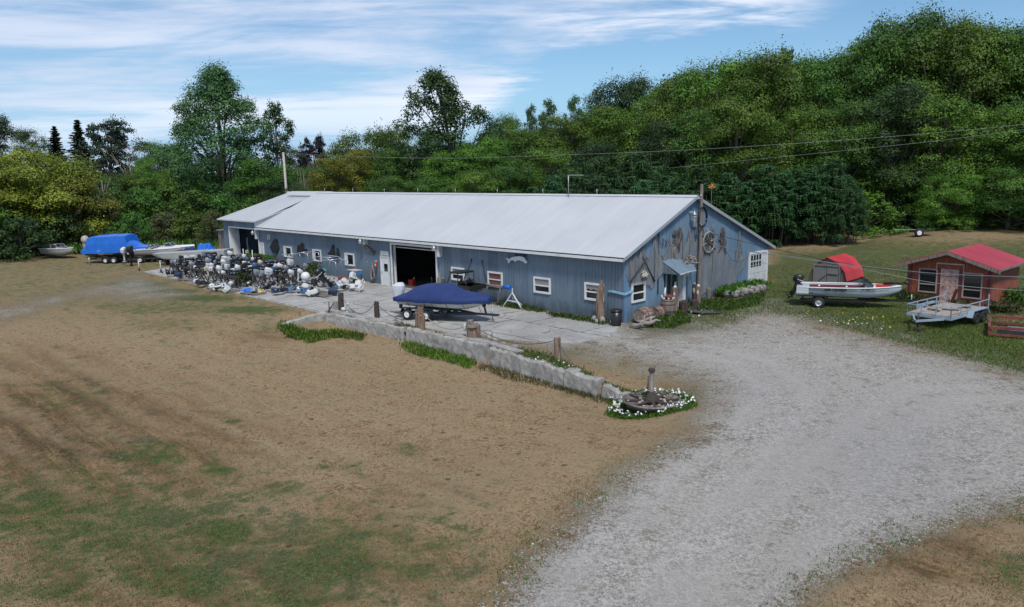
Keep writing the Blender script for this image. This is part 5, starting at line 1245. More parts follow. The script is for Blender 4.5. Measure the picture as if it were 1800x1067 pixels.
fish = [(0, 0), (.12, .06), (.28, .07), (.44, .0), (.56, .07), (.54, -.05), (.44, -.03), (.28, -.06), (.12, -.05)]
p = side_pt(.05, .72, .02); mb = MB(); mb.prism([(a, b) for a, b in fish], -.006, .0, 'y'); mb.build('fish_decal', DARKM, ab, (p.x, p.y - .02, p.z))

# 3. barn shaped shed
bs = thing('barn_shed', 'small grey plank shed with a bright red barn shaped metal roof', 'shed', (2.72, 14.98, .36), rad(2))
mb = MB(); Wb, Lb = 2.35, 2.6
prof = [(0, 0), (Wb, 0), (Wb, .72), (Wb - .16, 1.14), (Wb - .60, 1.67), (Wb / 2, 1.94), (.60, 1.67), (.16, 1.14), (0, .72)]
mb.prism(prof, 0, Lb, 'y'); mb.build('plank_wall', mat('dark_planks', (.095, .085, .08), .9, var=.4, vscale=5, stretch=(6, 6, .7), col2=(.17, .155, .145), bump=.5, bscale=12), bs)
REDR = metalroof('red_roof', (.42, .022, .028, 1), (.60, .045, .045, 1), .2, 'Y', (.25, .01, .015, 1), .45)
mb = MB(); o_ = .10
rp = [(.10, 1.20), (.56, 1.73), (Wb / 2, 2.0), (Wb - .57, 1.73), (Wb - .10, 1.18), (Wb + .06, .62)]
for i in range(1, 5):
    a, b = rp[i], rp[i + 1]; mb.prism([a, b, (b[0], b[1] - .04), (a[0], a[1] - .04)], -.08, Lb + .1, 'y')
mb.build('roof', REDR, bs)
mb = MB(); mb.box((.42, -.06, .1), (1.14, -.02, 1.42)); d1 = mb.build('door', mat('silver_boards', (.19, .185, .18), .9, var=.35, vscale=5, stretch=(6, 6, .7), bump=.4), bs)
mb = MB(); mb.box((1.18, -.06, .1), (1.88, -.02, 1.42)); d1 = mb.build('door', MT['silver_boards'], bs)
mb = MB(); mb.box((.32, -.09, .0), (.41, -.02, 1.5)); mb.box((1.9, -.09, .0), (1.99, -.02, 1.5)); mb.box((.25, -.10, 1.44), (2.05, -.03, 1.54)); mb.bar((.45, -.08, .3), (1.1, -.08, .9), .07, .03); mb.bar((1.2, -.08, .45), (1.86, -.08, .45), .07, .03); mb.bar((1.2, -.08, 1.0), (1.86, -.08, 1.0), .07, .03); mb.build('batten', WOODG, bs)

# 4. red shed
rs = thing('red_shed', 'red stained board shed with shallow red metal roof and big dark windows', 'shed', (8.86, 14.12, .36), rad(-2))
REDB = mat('red_boards', (.26, .068, .036), .85, var=.35, vscale=5, stretch=(5, 5, .5), col2=(.42, .20, .12), c2scale=2.5, c2lo=.52, c2hi=.72, bump=.6, bscale=16)
Ws, Ls, hE, hP = 4.3, 4.2, 2.14, 2.84
mb = MB(); mb.prism([(0, 0), (Ws, 0), (Ws, hE), (Ws / 2, hP), (0, hE)], 0, Ls, 'y'); mb.build('board_wall', REDB, rs)
mb = MB(); ov = .40
for s in (-1, 1):
    xe = Ws / 2 + s * (Ws / 2 + ov); ze_ = hE - (hP - hE) / (Ws / 2) * ov
    a, b = sorted([(Ws / 2, hP + .10), (xe, ze_ + .10)]); mb.prism([a, b, (b[0], b[1] - .05), (a[0], a[1] - .05)], -.42, Ls + .35, 'y')
REDR2 = metalroof('faded_red_roof', (.34, .03, .045, 1), (.46, .06, .075, 1), .25, 'Y', (.2, .01, .02, 1), .5)
mb.build('roof', REDR2, rs)
mb = MB()
for s in (-1, 1):
    xe = Ws / 2 + s * (Ws / 2 + ov + .02); ze_ = hE - (hP - hE) / (Ws / 2) * (ov + .02)
    a, b = sorted([(Ws / 2, hP + .045), (xe, ze_ + .045)]); mb.prism([a, b, (b[0], b[1] - .17), (a[0], a[1] - .17)], -.46, -.425, 'y')
xe = Ws + ov; mb.box((xe + .003, -.42, hE - .12), (xe + .035, Ls + .35, hE + .0))
mb.build('bargeboard', WOODG, rs)
for x in (.62, 2.95):
    f = MB(); w0, w1, z0, z1 = x, x + .98, .52, 1.86
    if x > 2: z0, z1, w0, w1 = .42, 1.80, 2.86, 3.82
    f.box((w0, -.05, z0), (w0 + .07, -.003, z1)); f.box((w1 - .07, -.05, z0), (w1, -.003, z1)); f.box((w0 + .07, -.05, z0), (w1 - .07, -.003, z0 + .07)); f.box((w0 + .07, -.05, z1 - .06), (w1 - .07, -.003, z1)); f.box((w0 + .07, -.045, z0 + .44), (w1 - .07, -.003, z0 + .50))
    wd = f.build('window', mat('pinkish_trim', (.40, .27, .24), .7, var=.2), rs); MB().box((w0 + .07, -.012, z0 + .07), (w1 - .07, -.004, z1 - .06)).build('pane', GLASS, wd)
mb = MB().box((1.86, -.04, .12), (2.56, -.003, 1.80)); dd = mb.build('door', mat('peeling_pink', (.42, .20, .17), .8, var=.25, vscale=9, col2=(.56, .42, .36), c2scale=7, c2lo=.45, c2hi=.6), rs)
mb = MB(); mb.box((1.76, -.06, .1), (1.86, -.003, 1.9)); mb.box((2.56, -.06, .1), (2.66, -.003, 1.9)); mb.box((1.86, -.06, 1.8), (2.56, -.003, 1.9)); mb.build('door_frame', MT['pinkish_trim'], dd)
MB().ell((1.93, -.07, .95), (.035, .035, .035), 8, 5).build('door_knob', DARKM, dd)
mb = MB()
for r in range(3):
    for c in range(2): mb.box((1.95 + c * .29, -.05, .25 + r * .52), (2.17 + c * .29, -.041, .65 + r * .52))
mb.build('door_panel', MT['peeling_pink'], dd)
mb = MB(); mb.box((1.52, -.10, 2.16), (2.90, -.05, 2.23)); mb.box((1.52, -.08, 1.75), (1.56, -.05, 2.16)); mb.box((2.86, -.08, 1.75), (2.90, -.05, 2.16)); mb.build('sign_board', mat('cream_board', (.45, .38, .26), .8, var=.2), rs)
for x in (.2, 1.64, 2.76, 4.1): MB().box((x - .07, -.035, 0), (x + .07, -.002, 1.95)).build('corner_board', mat('maroon', (.13, .035, .035), .8, var=.3), rs)
mb = MB(); mb.bar((0, 0, 0), (.30, -.12, 1.0), .22, .04); o = mb.build('leaning_board', MT['maroon']); o.location = (8.66 + 2.72, 13.4, .34); tag(o, 'dark red board leaning beside the pink shed door', 'board')
mb = MB(); mb.box((0, 0, 0), (1.0, .55, .10)); mb.box((.1, .3, .10), (.9, .6, .2)); o = mb.build('door_step', CONC); o.location = (10.35, 13.35, .33); tag(o, 'low concrete step in front of the pink shed door', 'step')
for i in range(3):
    mb = MB(); mb.bar((0, 0, 0), (.02 + .05 * i, .25, 1.7 - .1 * i), .07, .03, up=(1, 0, 0)); o = mb.build('leaning_plank', WOODG if i else WHITE2); o.location = (13.16 + .05 * i, 17.3 + .22 * i, .34); o.rotation_euler = (0, 0, rad(80)); tag(o, ['pale plank leaning on the far end of the red shed side', 'middle grey plank leaning on the red shed side', 'shorter grey plank leaning on the red shed side'][i], 'plank', 'planks leaning on the red shed')

# 5. flat utility trailer
GALV = mat('blue_grey_paint', (.30, .37, .44), .5, .1, var=.15)
ft = thing('flatbed_trailer', 'blue-grey tandem flatbed trailer with low rails and plank deck', 'trailer', (12.62, 8.95, .34), rad(-97))
mb = MB(); Lf, Wf, zf = 3.9, 2.0, .58     # x forward (towards the drive)
for s in (-1, 1): mb.bar((-Lf / 2, s * Wf / 2, zf - .06), (Lf / 2, s * Wf / 2, zf - .06), .07, .12)
for x in (-Lf / 2, 0, Lf / 2): mb.bar((x, -Wf / 2, zf - .06), (x, Wf / 2, zf - .06), .06, .12)
mb.bar((Lf / 2, -Wf / 2 + .3, zf - .1), (Lf / 2 + 1.25, 0, zf - .12), .07, .1); mb.bar((Lf / 2, Wf / 2 - .3, zf - .1), (Lf / 2 + 1.25, 0, zf - .12), .07, .1)
mb.build('frame', GALV, ft)
mb = MB()
for k in range(9): mb.box((-Lf / 2 + .04, -Wf / 2 + .05 + k * .213, zf), (Lf / 2 - .04, -Wf / 2 + .05 + k * .213 + .19, zf + .035))
mb.build('deck', mat('deck_wood', (.34, .31, .28), .9, var=.3, vscale=4, stretch=(.8, 6, 6), col2=(.2, .17, .14), bump=.4), ft)
mb = MB(); hr = .42
for s in (-1, 1):
    mb.bar((-Lf / 2, s * Wf / 2, zf + hr), (Lf / 2, s * Wf / 2, zf + hr), .04)
    for k in range(5): x = -Lf / 2 + Lf * k / 4; mb.bar((x, s * Wf / 2, zf), (x, s * Wf / 2, zf + hr), .04)
mb.bar((Lf / 2, -Wf / 2, zf + hr), (Lf / 2, Wf / 2, zf + hr), .04)
for k in range(4): y = -Wf / 2 + Wf * k / 3; mb.bar((Lf / 2, y, zf), (Lf / 2, y, zf + hr), .04)
mb.bar((-Lf / 2, -Wf / 2, zf + hr), (-Lf / 2, -Wf / 2, 1.25), .05); mb.bar((-Lf / 2, Wf / 2, zf + hr), (-Lf / 2, Wf / 2, 1.25), .05)
mb.build('rail', GALV, ft)
for s in (-1, 1):
    for x in (-.75, -.02): make_wheel(ft, (x - .2, s * (Wf / 2 + .16), .31), .31, .2, DARKM)
    mb = MB(); y0, y1 = sorted((s * (Wf / 2 + .04), s * (Wf / 2 + .30))); mb.prism([(-1.42, .42), (-1.22, .74), (.25, .74), (.45, .42), (.40, .42), (.22, .70), (-1.19, .70), (-1.37, .42)], y0, y1, 'y'); mb.build('fender', GALV, ft)
mb = MB(); mb.cyl((Lf / 2 + .95, 0, .06), (Lf / 2 + .95, 0, .8), .035, n=8); mb.ell((Lf / 2 + 1.35, 0, zf - .1), (.13, .06, .06), 8, 5); mb.build('jack', DARKM, ft)
MB().box((Lf / 2 + .75, -.15, .0), (Lf / 2 + 1.1, .15, .12)).build('jack_block', WOODD, ft)
for i, (x, y, a) in enumerate([(.2, .2, .4), (.8, -.3, 2.6), (-.9, .35, 1.0)]):
    mb = MB(); mb.bar((-.35, 0, .03), (.35, 0, .03), .10, .05); mb.bar((0, -.22, .04), (.1, .25, .05), .05)
    o = mb.build('scrap_bracket', RUST); p = Matrix.Rotation(rad(-97), 3, 'Z') @ Vector((x, y, 0)); o.location = (12.62 + p.x, 8.95 + p.y, .34 + zf + .04); o.rotation_euler = (0, 0, a); tag(o, 'rusty scrap bracket lying on the ' + ['middle', 'front', 'rear'][i] + ' of the flatbed deck', 'scrap')
# 6. rusty frame at the right edge
rf = thing('rusty_frame', 'low rusty red steel frame lying in the grass at the right edge', 'frame', (16.55, 8.35, .34), rad(14))
mb = MB()
for (y, z) in ((-1.3, .12), (-1.3, .42), (1.4, .45), (1.4, .15)): mb.bar((-1.9, y, z), (2.6, y + .1, z), .13, .11)
for x in (-1.9, .3, 2.5): mb.bar((x, -1.3, .27), (x, 1.4, .30), .10, .30)
for x in np.arange(-1.9, 2.6, .75): mb.bar((x, -1.3, .05), (x, -1.3, .5), .07)
mb.build('steel_bars', mat('red_rust', (.20, .055, .04), .8, var=.4, vscale=6, col2=(.09, .04, .035), bump=.3), rf)
MB().box((-1.6, -1.34, .20), (2.2, -1.28, .34)).build('dark_rail', DARKM, rf)
MB().box((-1.2, -.5, .14), (1.2, .7, .17)).build('sheet', STEEL, rf)

# 7. UTV
ut = thing('utility_vehicle', 'black and pale green side-by-side utility vehicle parked along the wall', 'utv', (-11.75, -1.3, 0), PI)   # faces -x
GRN = mat('pale_green_plastic', (.40, .50, .43), .4, var=.1)
for x in (-.95, .95):
    for s in (-1, 1): make_wheel(ut, (x, s * .62, .32), .32, .26, DARKM)
mb = MB(); mb.prism([(-1.35, .42), (-1.35, .62), (-.55, .62), (-.45, .45), (.45, .45), (.55, .68), (1.2, .72), (1.45, .55), (1.45, .40)], -.50, .50, 'y'); mb.build('chassis', BLKPL, ut)
mb = MB(); mb.prism([(.5, .62), (.62, .92), (.9, 1.0), (1.4, .80), (1.5, .62), (1.25, .70), (.95, .74), (.65, .68)], -.70, .70, 'y'); mb.build('hood', GRN, ut)
mb = MB(); 
for s in (-1, 1): y0, y1 = sorted((s * .52, s * .78)); mb.prism([(-.35, .5), (-.35, .95), (-1.35, .95), (-1.35, .72), (-1.18, .80), (-.75, .80), (-.6, .66), (-.6, .5)], y0, y1, 'y')
mb.build('rear_side', GRN, ut)
mb = MB(); mb.box((-1.5, -.68, .96), (-.35, .68, .99)); mb.box((-1.5, -.68, .99), (-1.46, .68, 1.22)); mb.box((-.40, -.68, .99), (-.36, .68, 1.22)); mb.box((-1.46, -.68, .99), (-.40, -.64, 1.22)); mb.box((-1.46, .64, .99), (-.40, .68, 1.22)); mb.build('cargo_bed', BLKPL, ut)
mb = MB()
for s in (-1, 1): mb.tube([(.72, s * .66, .95), (.34, s * .64, 1.8), (.25, s * .62, 1.88), (-.34, s * .62, 1.90), (-.40, s * .64, 1.82), (-.40, s * .66, .95)], .03, 6)
for (x, z) in ((.28, 1.87), (-.36, 1.89), (-.40, 1.4)): mb.bar((x, -.62, z), (x, .62, z), .05)
mb.build('roll_cage', BLACK, ut)
MB().box((-.46, -.68, 1.92), (.45, .68, 1.96)).build('roof', BLKPL, ut)
for s in (-1, 1):
    mb = MB(); mb.box((-.32, s * .32 - .27, .75), (.18, s * .32 + .27, .9)); mb.box((-.40, s * .32 - .25, .85), (-.28, s * .32 + .25, 1.35)); mb.ell((-.34, s * .32, 1.46), (.06, .13, .10), 8, 5); mb.build('seat', BLKPL, ut)
mb = MB(); mb.tube([(.62, .32, 1.0), (.40, .32, 1.2)], .02, 5); mb.tube([(.38 + .05 * math.sin(k * .7), .32 + .16 * math.cos(k * .7), 1.22 + .15 * math.sin(k * .7)) for k in range(10)], .016, 5); mb.build('steering_wheel', BLACK, ut)
MB().ell((-.1, -.2, 1.02), (.22, .18, .14), 8, 6).build('blue_bag', BLUEP, ut)
# gas cylinders by the bay door
for i, (x, r, h) in enumerate([(-15.15, .16, 1.35), (-14.72, .14, 1.1)]):
    t = thing('gas_cylinder', ['taller grey gas cylinder by the open bay frame', 'shorter dark gas cylinder next to the utility vehicle'][i], 'cylinder', (x, -.40, 0), 0, 'gas cylinders')
    mb = MB(); mb.lathe([(r * .9, 0), (r, .04), (r, h - .25), (r * .7, h - .10), (.05, h - .03), (.05, h)], n=14); mb.build('tank', [WOODG, DARKM][i], t); MB().cyl((0, 0, h), (0, 0, h + .12), .03, n=8).bar((-.06, 0, h + .1), (.06, 0, h + .1), .03).build('valve', STEEL, t)
mb = MB(); mb.tube([(0, 0, 0), (.02, 0, .5), (.1, 0, 1.0), (.05, 0, 1.2)], .02, 5); mb.bar((-.3, 0, .55), (.3, 0, .6), .05); mb.cyl((-.25, -.12, .15), (-.25, .12, .15), .15, n=12); mb.cyl((.25, -.12, .15), (.25, .12, .15), .15, n=12); o = mb.build('hand_cart', DARKM); o.location = (-15.6, -.75, 0); tag(o, 'dark hand cart standing by the gas cylinders', 'cart')

# 8. long spar on a leaning prop, A shaped stand, rods on the wall
sp = thing('wooden_spar', 'long grey wooden spar with a blue wrapped end resting against the wall', 'spar', (0, 0, 0))
mb = MB(); mb.tube([(-12.4, -.42, 1.12), (-10.3, -.42, 1.13), (-8.85, -.42, 1.15)], .065, 8); mb.build('shaft', WOODG, sp)
mb = MB(); mb.tube([(-8.9, -.42, 1.15), (-8.3, -.42, 1.17)], [.12, .13], 8); mb.build('blue_wrap', BLUEP, sp)
mb = MB(); rough_post(mb, 0, 0, .075, 1.08, (.30, .1), n=7); o = mb.build('leaning_prop', WOODG); o.location = (-9.42, -.55, 0); tag(o, 'short crooked post holding up the blue ended spar', 'post')
rope((-10.2, -.5, 1.05), (-11.3, -1.1, .1), .18, 'pale cable hanging from the spar down to the ground', m=ROPE, group=None)
af = thing('boat_stand', 'white A shaped metal stand in front of the blue wall', 'stand', (-7.85, -.7, 0))
mb = MB(); 
for (a, b) in (((0, 0, .92), (-.82, 0, 0)), ((0, 0, .92), (.80, 0, 0)), ((-.42, 0, .42), (.42, 0, .42))): mb.bar(a, b, .055)
mb.bar((0, 0, .88), (.03, 0, 1.2), .05); mb.build('front_frame', WHITE, af)
mb = MB(); mb.bar((-.02, .05, .62), (-.45, .45, .0), .045); mb.bar((.05, .05, .62), (.62, .45, .0), .045); mb.bar((-.25, .2, .32), (.3, .2, .32), .045); mb.build('rear_frame', WHITE2, af)
for (a, b, lb) in (((-12.27, -.05, 2.5), (-12.75, -.05, 1.5), 'thin dark harpoon leaning left on the wall behind the utility vehicle'), ((-11.25, -.05, 2.5), (-10.86, -.05, 1.25), 'thin dark harpoon leaning right on the wall left of the red curtained window')):
    mb = MB(); mb.tube([a, b], .018, 5); mb.ell(a, (.05, .02, .10), 6, 5); o = mb.build('harpoon', BLACK); tag(o, lb, 'harpoon', 'harpoons on the wall')
# 9. decorations on the long wall
def sil(name, label, cat, poly, m, y=-.06, t=.03, group=None, grp=None):
    mb = MB(); mb.prism(poly, y - t, y, 'y'); o = mb.build(name, m); tag(o, label, cat, group); return o
def Wp(a, b, s=5.082, ox=360, oy=320): v = WX(ox + a / s, oy + b / s, -.06); return (v.x, v.z)
PW = lambda pts, s, ox, oy: [Wp(a, b, s, ox, oy) for a, b in pts]
SHG = 'black ship silhouettes on the wall'
sh = thing('ship_silhouette', 'black cutout of a two masted ship with full pointed sails, left of three', 'ornament', (0, 0, 0), 0, SHG)
MB().prism(PW([(258, 262), (292, 185), (322, 150), (332, 170), (348, 152), (356, 190), (384, 262), (362, 300), (362, 330), (320, 322), (285, 300)], 7.5, 440, 400), -.09, -.06, 'y').build('sails', BLACK, sh)
MB().prism(PW([(285, 302), (362, 318), (352, 340), (305, 328)], 7.5, 440, 400), -.12, -.091, 'y').build('hull', BLACK, sh)
sh = thing('ship_silhouette', 'black cutout of a square rigged galleon, middle of three', 'ornament', (0, 0, 0), 0, SHG)
for pl in ([(618, 258), (630, 225), (645, 240), (648, 310), (620, 315)], [(655, 260), (660, 225), (680, 200), (700, 225), (712, 270), (705, 320), (655, 318)], [(712, 285), (750, 280), (748, 330), (712, 330)]): MB().prism(PW(pl, 7.5, 440, 400), -.09, -.06, 'y').build('sail', BLACK, sh)
MB().prism(PW([(612, 315), (750, 328), (742, 350), (640, 340)], 7.5, 440, 400), -.12, -.091, 'y').build('hull', BLACK, sh)
sh = thing('ship_silhouette', 'black cutout of a schooner with two tall triangular sails, right of three', 'ornament', (0, 0, 0), 0, SHG)
for pl in ([(1018, 345), (1060, 300), (1086, 222), (1094, 224), (1104, 290), (1124, 345), (1126, 380), (1070, 375)], [(1138, 350), (1142, 268), (1150, 270), (1172, 330), (1184, 375), (1150, 378)]): MB().prism(PW(pl, 7.5, 440, 400), -.09, -.06, 'y').build('sail', BLACK, sh)
MB().prism(PW([(1058, 372), (1172, 380), (1160, 424), (1090, 405)], 7.5, 440, 400), -.12, -.091, 'y').build('hull', BLACK, sh)
FISHM = mat('carved_fish', (.16, .13, .10), .8, var=.5, vscale=9, col2=(.06, .05, .04), bump=.4)
fo = thing('carved_fish', 'brown carved wooden fish hanging on the wall above the ropes', 'ornament', (0, 0, 0))
MB().prism(PW([(1492, 248), (1520, 235), (1560, 250), (1600, 285), (1618, 310), (1600, 320), (1560, 312), (1520, 290)], 7.5, 440, 400), -.14, -.06, 'y').build('body', FISHM, fo)
MB().prism(PW([(1600, 290), (1640, 308), (1634, 335), (1622, 372), (1612, 330), (1596, 315)], 7.5, 440, 400), -.10, -.07, 'y').build('tail', FISHM, fo)
sf = thing('sailfish_ornament', 'white leaping sailfish with a dark blue fin mounted under the eave', 'ornament', (0, 0, 0))
SB = lambda pts: PW(pts, 9.7, 780, 440)
MB().prism(SB([(1075, 135), (1100, 130), (1135, 150), (1165, 125), (1230, 105), (1320, 98), (1385, 115), (1405, 160), (1436, 195), (1430, 215), (1415, 222), (1370, 190), (1320, 170), (1250, 170), (1240, 195), (1220, 190), (1225, 168), (1150, 172), (1130, 215), (1112, 210), (1118, 175)]), -.16, -.06, 'y').build('body', WHITE, sf)
MB().prism(SB([(1222, 108), (1226, 40), (1250, 10), (1300, 20), (1330, 45), (1385, 60), (1400, 80), (1388, 118), (1320, 99), (1270, 99)]), -.12, -.08, 'y').build('fin', mat('fin_blue', (.01, .015, .10), .5), sf)
# number plate with a figure 2
nb = thing('number_sign', 'small cream sign with a dark figure 2 near the annex', 'sign', (0, 0, 0))
MB().box((-40.38, -.05, 2.38), (-39.86, -.003, 2.86)).build('plate', mat('cream_plate', (.62, .58, .48), .6), nb)
lettering('2', .50, nb, (-40.27, -.058, 2.44), (rad(90), 0, 0), BLACK)
ds = MB().box((-22.42, -.08, 2.18), (-21.42, -.003, 2.50)).build('blank_sign', WHITE2); tag(ds, 'faded white board sign above the white side door', 'sign')
def lamp(name, label, p, arm):
    t = thing(name, label, 'lamp', p, 0, 'barn lamps under the eaves')
    MB().box(arm[0], arm[1]).build('arm_box', WHITE2, t)
    MB().lathe([(.05, .16), (.07, .1), (.16, .0), (.17, -.05), (.15, -.06)], (0, 0, 0), n=14).build('shade', STEEL, t)
    MB().lathe([(.13, -.06), (.14, -.12), (.09, -.2), (.02, -.22)], (0, 0, 0), n=12).build('globe', mat('lamp_glass', (.6, .62, .62), .15), t)
lamp('barn_lamp', 'eave lamp above the carved fish', (-24.45, -.45, 3.12), ((.15, .12, -.25), (.36, .45, .18)))
lamp('barn_lamp', 'eave lamp right of the open bay', (-15.55, -.45, 3.12), ((.12, .12, -.6), (.34, .45, .18)))
lamp('barn_lamp', 'eave lamp at the corner of the annex opening', (-42.4, -.45, 3.0), ((.15, .12, -.6), (.36, .36, .2)))
t = thing('barn_lamp', 'lamp on the gable wall beside the coiled cable', 'lamp', (.35, 5.72, 5.38), 0, 'barn lamps under the eaves')
MB().box((-.33, -.04, .1), (.0, .04, .16)).build('arm_box', WHITE2, t); MB().lathe([(.05, .2), (.07, .12), (.17, .0), (.17, -.05)], n=14).build('shade', STEEL, t); MB().lathe([(.13, -.06), (.14, -.12), (.09, -.2), (.02, -.22)], n=12).build('globe', MT['lamp_glass'], t)
ex = thing('fire_extinguisher', 'red fire extinguisher hanging left of the white side door', 'extinguisher', (-22.92, -.16, 1.22))
MB().lathe([(.08, 0), (.085, .03), (.085, .36), (.05, .43), (.03, .45)], n=12).build('cylinder', REDP, ex); MB().box((-.05, -.03, .45), (.05, .03, .52)).box((-.06, -.095, .14), (.06, -.08, .28)).build('handle', WHITE, ex)
ro = thing('hanging_rope', 'hank of thick grey rope hanging on the wall left of the side door', 'rope', (-23.45, -.16, 0))
for k in range(5):
    mb = MB(); w_ = random.uniform(.16, .42); o_ = random.uniform(-.08, .08); zt = random.uniform(1.25, 1.55); zb2 = random.uniform(.05, .35)
    mb.tube([(o_ + math.cos(a) * w_ * (.35 + .65 * (1 - (math.sin(a) + 1) / 2)) , -.04 * k * .5, (zt + zb2) / 2 + math.sin(a) * (zt - zb2) / 2) for a in np.linspace(0, 2 * PI, 22)], .032, 5); mb.build('loop', ROPE if k % 2 else WOODG, ro)
MB().lathe([(.03, -.08), (.03, .0)], (-.55, 0, 1.58), 'y', 8).build('hook', STEEL, ro)
tb = thing('wash_tub', 'blue tub on a stand beside the red drum', 'tub', (-24.75, -.9, 0))
MB().box((-.55, -.32, .66), (.55, .32, .95)).build('basin', mat('tub_blue', (.05, .18, .34), .5, var=.15), tb); MB().box((-.57, -.34, .951), (.57, .34, .99)).build('rim_top', mat('pink_white', (.5, .42, .42), .7, var=.3, vscale=12), tb)
for sx in (-1, 1):
    for sy in (-1, 1): MB().bar((sx * .48, sy * .26, 0), (sx * .48, sy * .26, .66), .05).build('leg', DARKM, tb)
mb = MB(); mb.lathe([(.36, 0), (.40, .05), (.38, .28), (.41, .3), (.38, .34), (.40, .55), (.36, .6), (.30, .58)], n=18); o = mb.build('red_drum', mat('drum_red', (.22, .04, .035), .6, var=.3, col2=(.10, .05, .04))); o.location = (-24.55, -2.0, 0); tag(o, 'rusty red drum on the concrete in front of the blue tub', 'drum')
mb = MB(); mb.lathe([(.14, 0), (.17, .32), (.18, .33), (.15, .30)], n=12, caps=False); o = mb.build('white_bucket', WHITE); o.location = (-23.75, -1.3, 0); tag(o, 'small white bucket between the red drum and the hanging rope', 'bucket')
# ------------------------------------------------------------------ gable decorations
def GW(a, b, s=4.103, ox=1080, oy=320, x=.0): v = GX(ox + a / s, oy + b / s, x); return (v.y, v.z)
GPOLY = lambda pts, s=4.103, ox=1080, oy=320: [GW(a, b, s, ox, oy) for a, b in pts]
Z7 = (7.62, 1140, 360)
t = thing('timber_pole', 'tall weathered square timber pole standing against the middle of the gable', 'pole', (.28, 6.42, .3))
mb = MB(); mb.tube([(0, 0, -.4), (.02, .05, 3), (0, .1, 6.75)], [.12, .10, .085], 7, smooth=False); mb.build('timber', WOODG, t)
mb = MB(); mb.cyl((0, .06, 5.9), (.0, -.35, 5.95), .03, n=6); mb.ell((0, .05, 6.1), (.08, .08, .08), 8, 5); mb.build('insulator', STEEL, t)
t = thing('cable_coil', 'ring of thick black cable hung high on the gable pole', 'coil', (.42, 6.40, 5.22))
for k in range(3):
    mb = MB(); r = .40 + .03 * k; mb.tube([(.02 * k, math.cos(a) * r, math.sin(a) * r * 1.1 + (.04 if math.sin(a) > 0 else -.1)) for a in np.linspace(0, 2 * PI, 24)], .028, 5); mb.build('cable_loop', BLKPL, t)
t = thing('helm_ornament', 'big weathered wooden ship wheel mounted on the gable', 'wheel', (.12, 7.62, 3.66))
mb = MB()
ringp = [(0, math.cos(a) * .60, math.sin(a) * .60) for a in np.linspace(0, 2 * PI, 33)]; mb.tube(ringp, .055, 6, caps=False)
mb.build('rim', DRIFT, t)
for k in range(8):
    a = k * PI / 4 + .2; mb = MB(); mb.tube([(0, math.cos(a) * .08, math.sin(a) * .08), (0, math.cos(a) * .45, math.sin(a) * .45), (0, math.cos(a) * .6, math.sin(a) * .6), (0, math.cos(a) * .84, math.sin(a) * .84)], [.03, .04, .03, .035], 6); mb.build('spoke', WOODD if k % 2 else DRIFT, t)
MB().cyl((-.05, 0, 0), (.07, 0, 0), .12, n=12).build('hub', WOODD, t)
# two dark cutout figures
FIG = mat('painted_figure', (.07, .06, .058), .8, var=.6, vscale=7, col2=(.18, .15, .14), c2lo=.5, c2hi=.62)
t = thing('figure_cutout', 'dark wooden cutout of a standing sailor in a wide hat above the entrance hood', 'ornament', (0, 0, 0), 0, 'cutout figures on the gable')
Z = lambda pts: GPOLY(pts, *Z7)
MB().prism(Z([(305, 400), (340, 345), (385, 340), (405, 300), (425, 340), (442, 420), (430, 470), (410, 480), (408, 560), (400, 640), (385, 640), (375, 560), (350, 600), (325, 585), (335, 470), (345, 420)]), .05, .09, 'x').build('figure', FIG, t)
t = thing('figure_cutout', 'dark wooden cutout of a striding sailor with raised arm right of the ship wheel', 'ornament', (0, 0, 0), 0, 'cutout figures on the gable')
MB().prism(Z([(975, 295), (1010, 330), (1020, 380), (1008, 440), (1030, 490), (1018, 560), (1028, 650), (1012, 658), (990, 590), (968, 565), (940, 620), (915, 648), (918, 635), (950, 565), (955, 480), (925, 470), (930, 430), (955, 420), (955, 370), (968, 350)]), .05, .09, 'x').build('figure', FIG, t)
t = thing('driftwood_tangle', 'tangled driftwood roots hanging over the entrance hood', 'driftwood', (0, 0, 0))
mb = MB()
for k in range(26):
    y0, z0 = GW(random.uniform(390, 520), random.uniform(700, 830), *Z7); y1, z1 = y0 + random.uniform(-.3, .3), z0 + random.uniform(-.22, .22)
    mb.tube([(.15 + random.random() * .5, y0, z0), (.3 + random.random() * .4, (y0 + y1) / 2 + .08, (z0 + z1) / 2 + .08), (.2 + random.random() * .5, y1, z1)], [.05, .04, .015], 5)
mb.build('root', DRIFT, t)
mb = MB(); pts = [(.12,) + GW(a, b, *Z7) for a, b in [(335, 560), (318, 620), (330, 700), (370, 770), (440, 815)]]; mb.tube(pts, [.05, .08, .11, .12, .08], 6); mb.build('stem', WOODG, t)
t = thing('crossed_oars', 'pair of long brown oars crossed on the net above the gable window', 'oars', (0, 0, 0))
for a, b in (((190, 535), (275, 715)), ((222, 545), (97, 720))):
    p, q = GW(*a), GW(*b); mb = MB(); mb.tube([(.14,) + p, (.14, p[0] + (q[0] - p[0]) * .75, p[1] + (q[1] - p[1]) * .75), (.15,) + q], [.03, .035, .05], 6); mb.build('oar', WOODD, t)
t = thing('antler_ornament', 'pale bleached antler or shell cluster between the crossed oars', 'ornament', (0, 0, 0))
mb = MB(); c = GW(198, 668)
for k in range(12):
    a = k * .55; r = random.uniform(.18, .38); mb.tube([(.16, c[0] + random.uniform(-.1, .1), c[1] + random.uniform(-.1, .1)), (.22, c[0] + math.cos(a) * r * .7, c[1] + math.sin(a) * r * .55 + .05), (.15, c[0] + math.cos(a + .4) * r, c[1] + math.sin(a + .4) * r * .8)], [.04, .035, .012], 5)
mb.build('bleached_branch', mat('bleached', (.55, .50, .38), .8, var=.3), t)
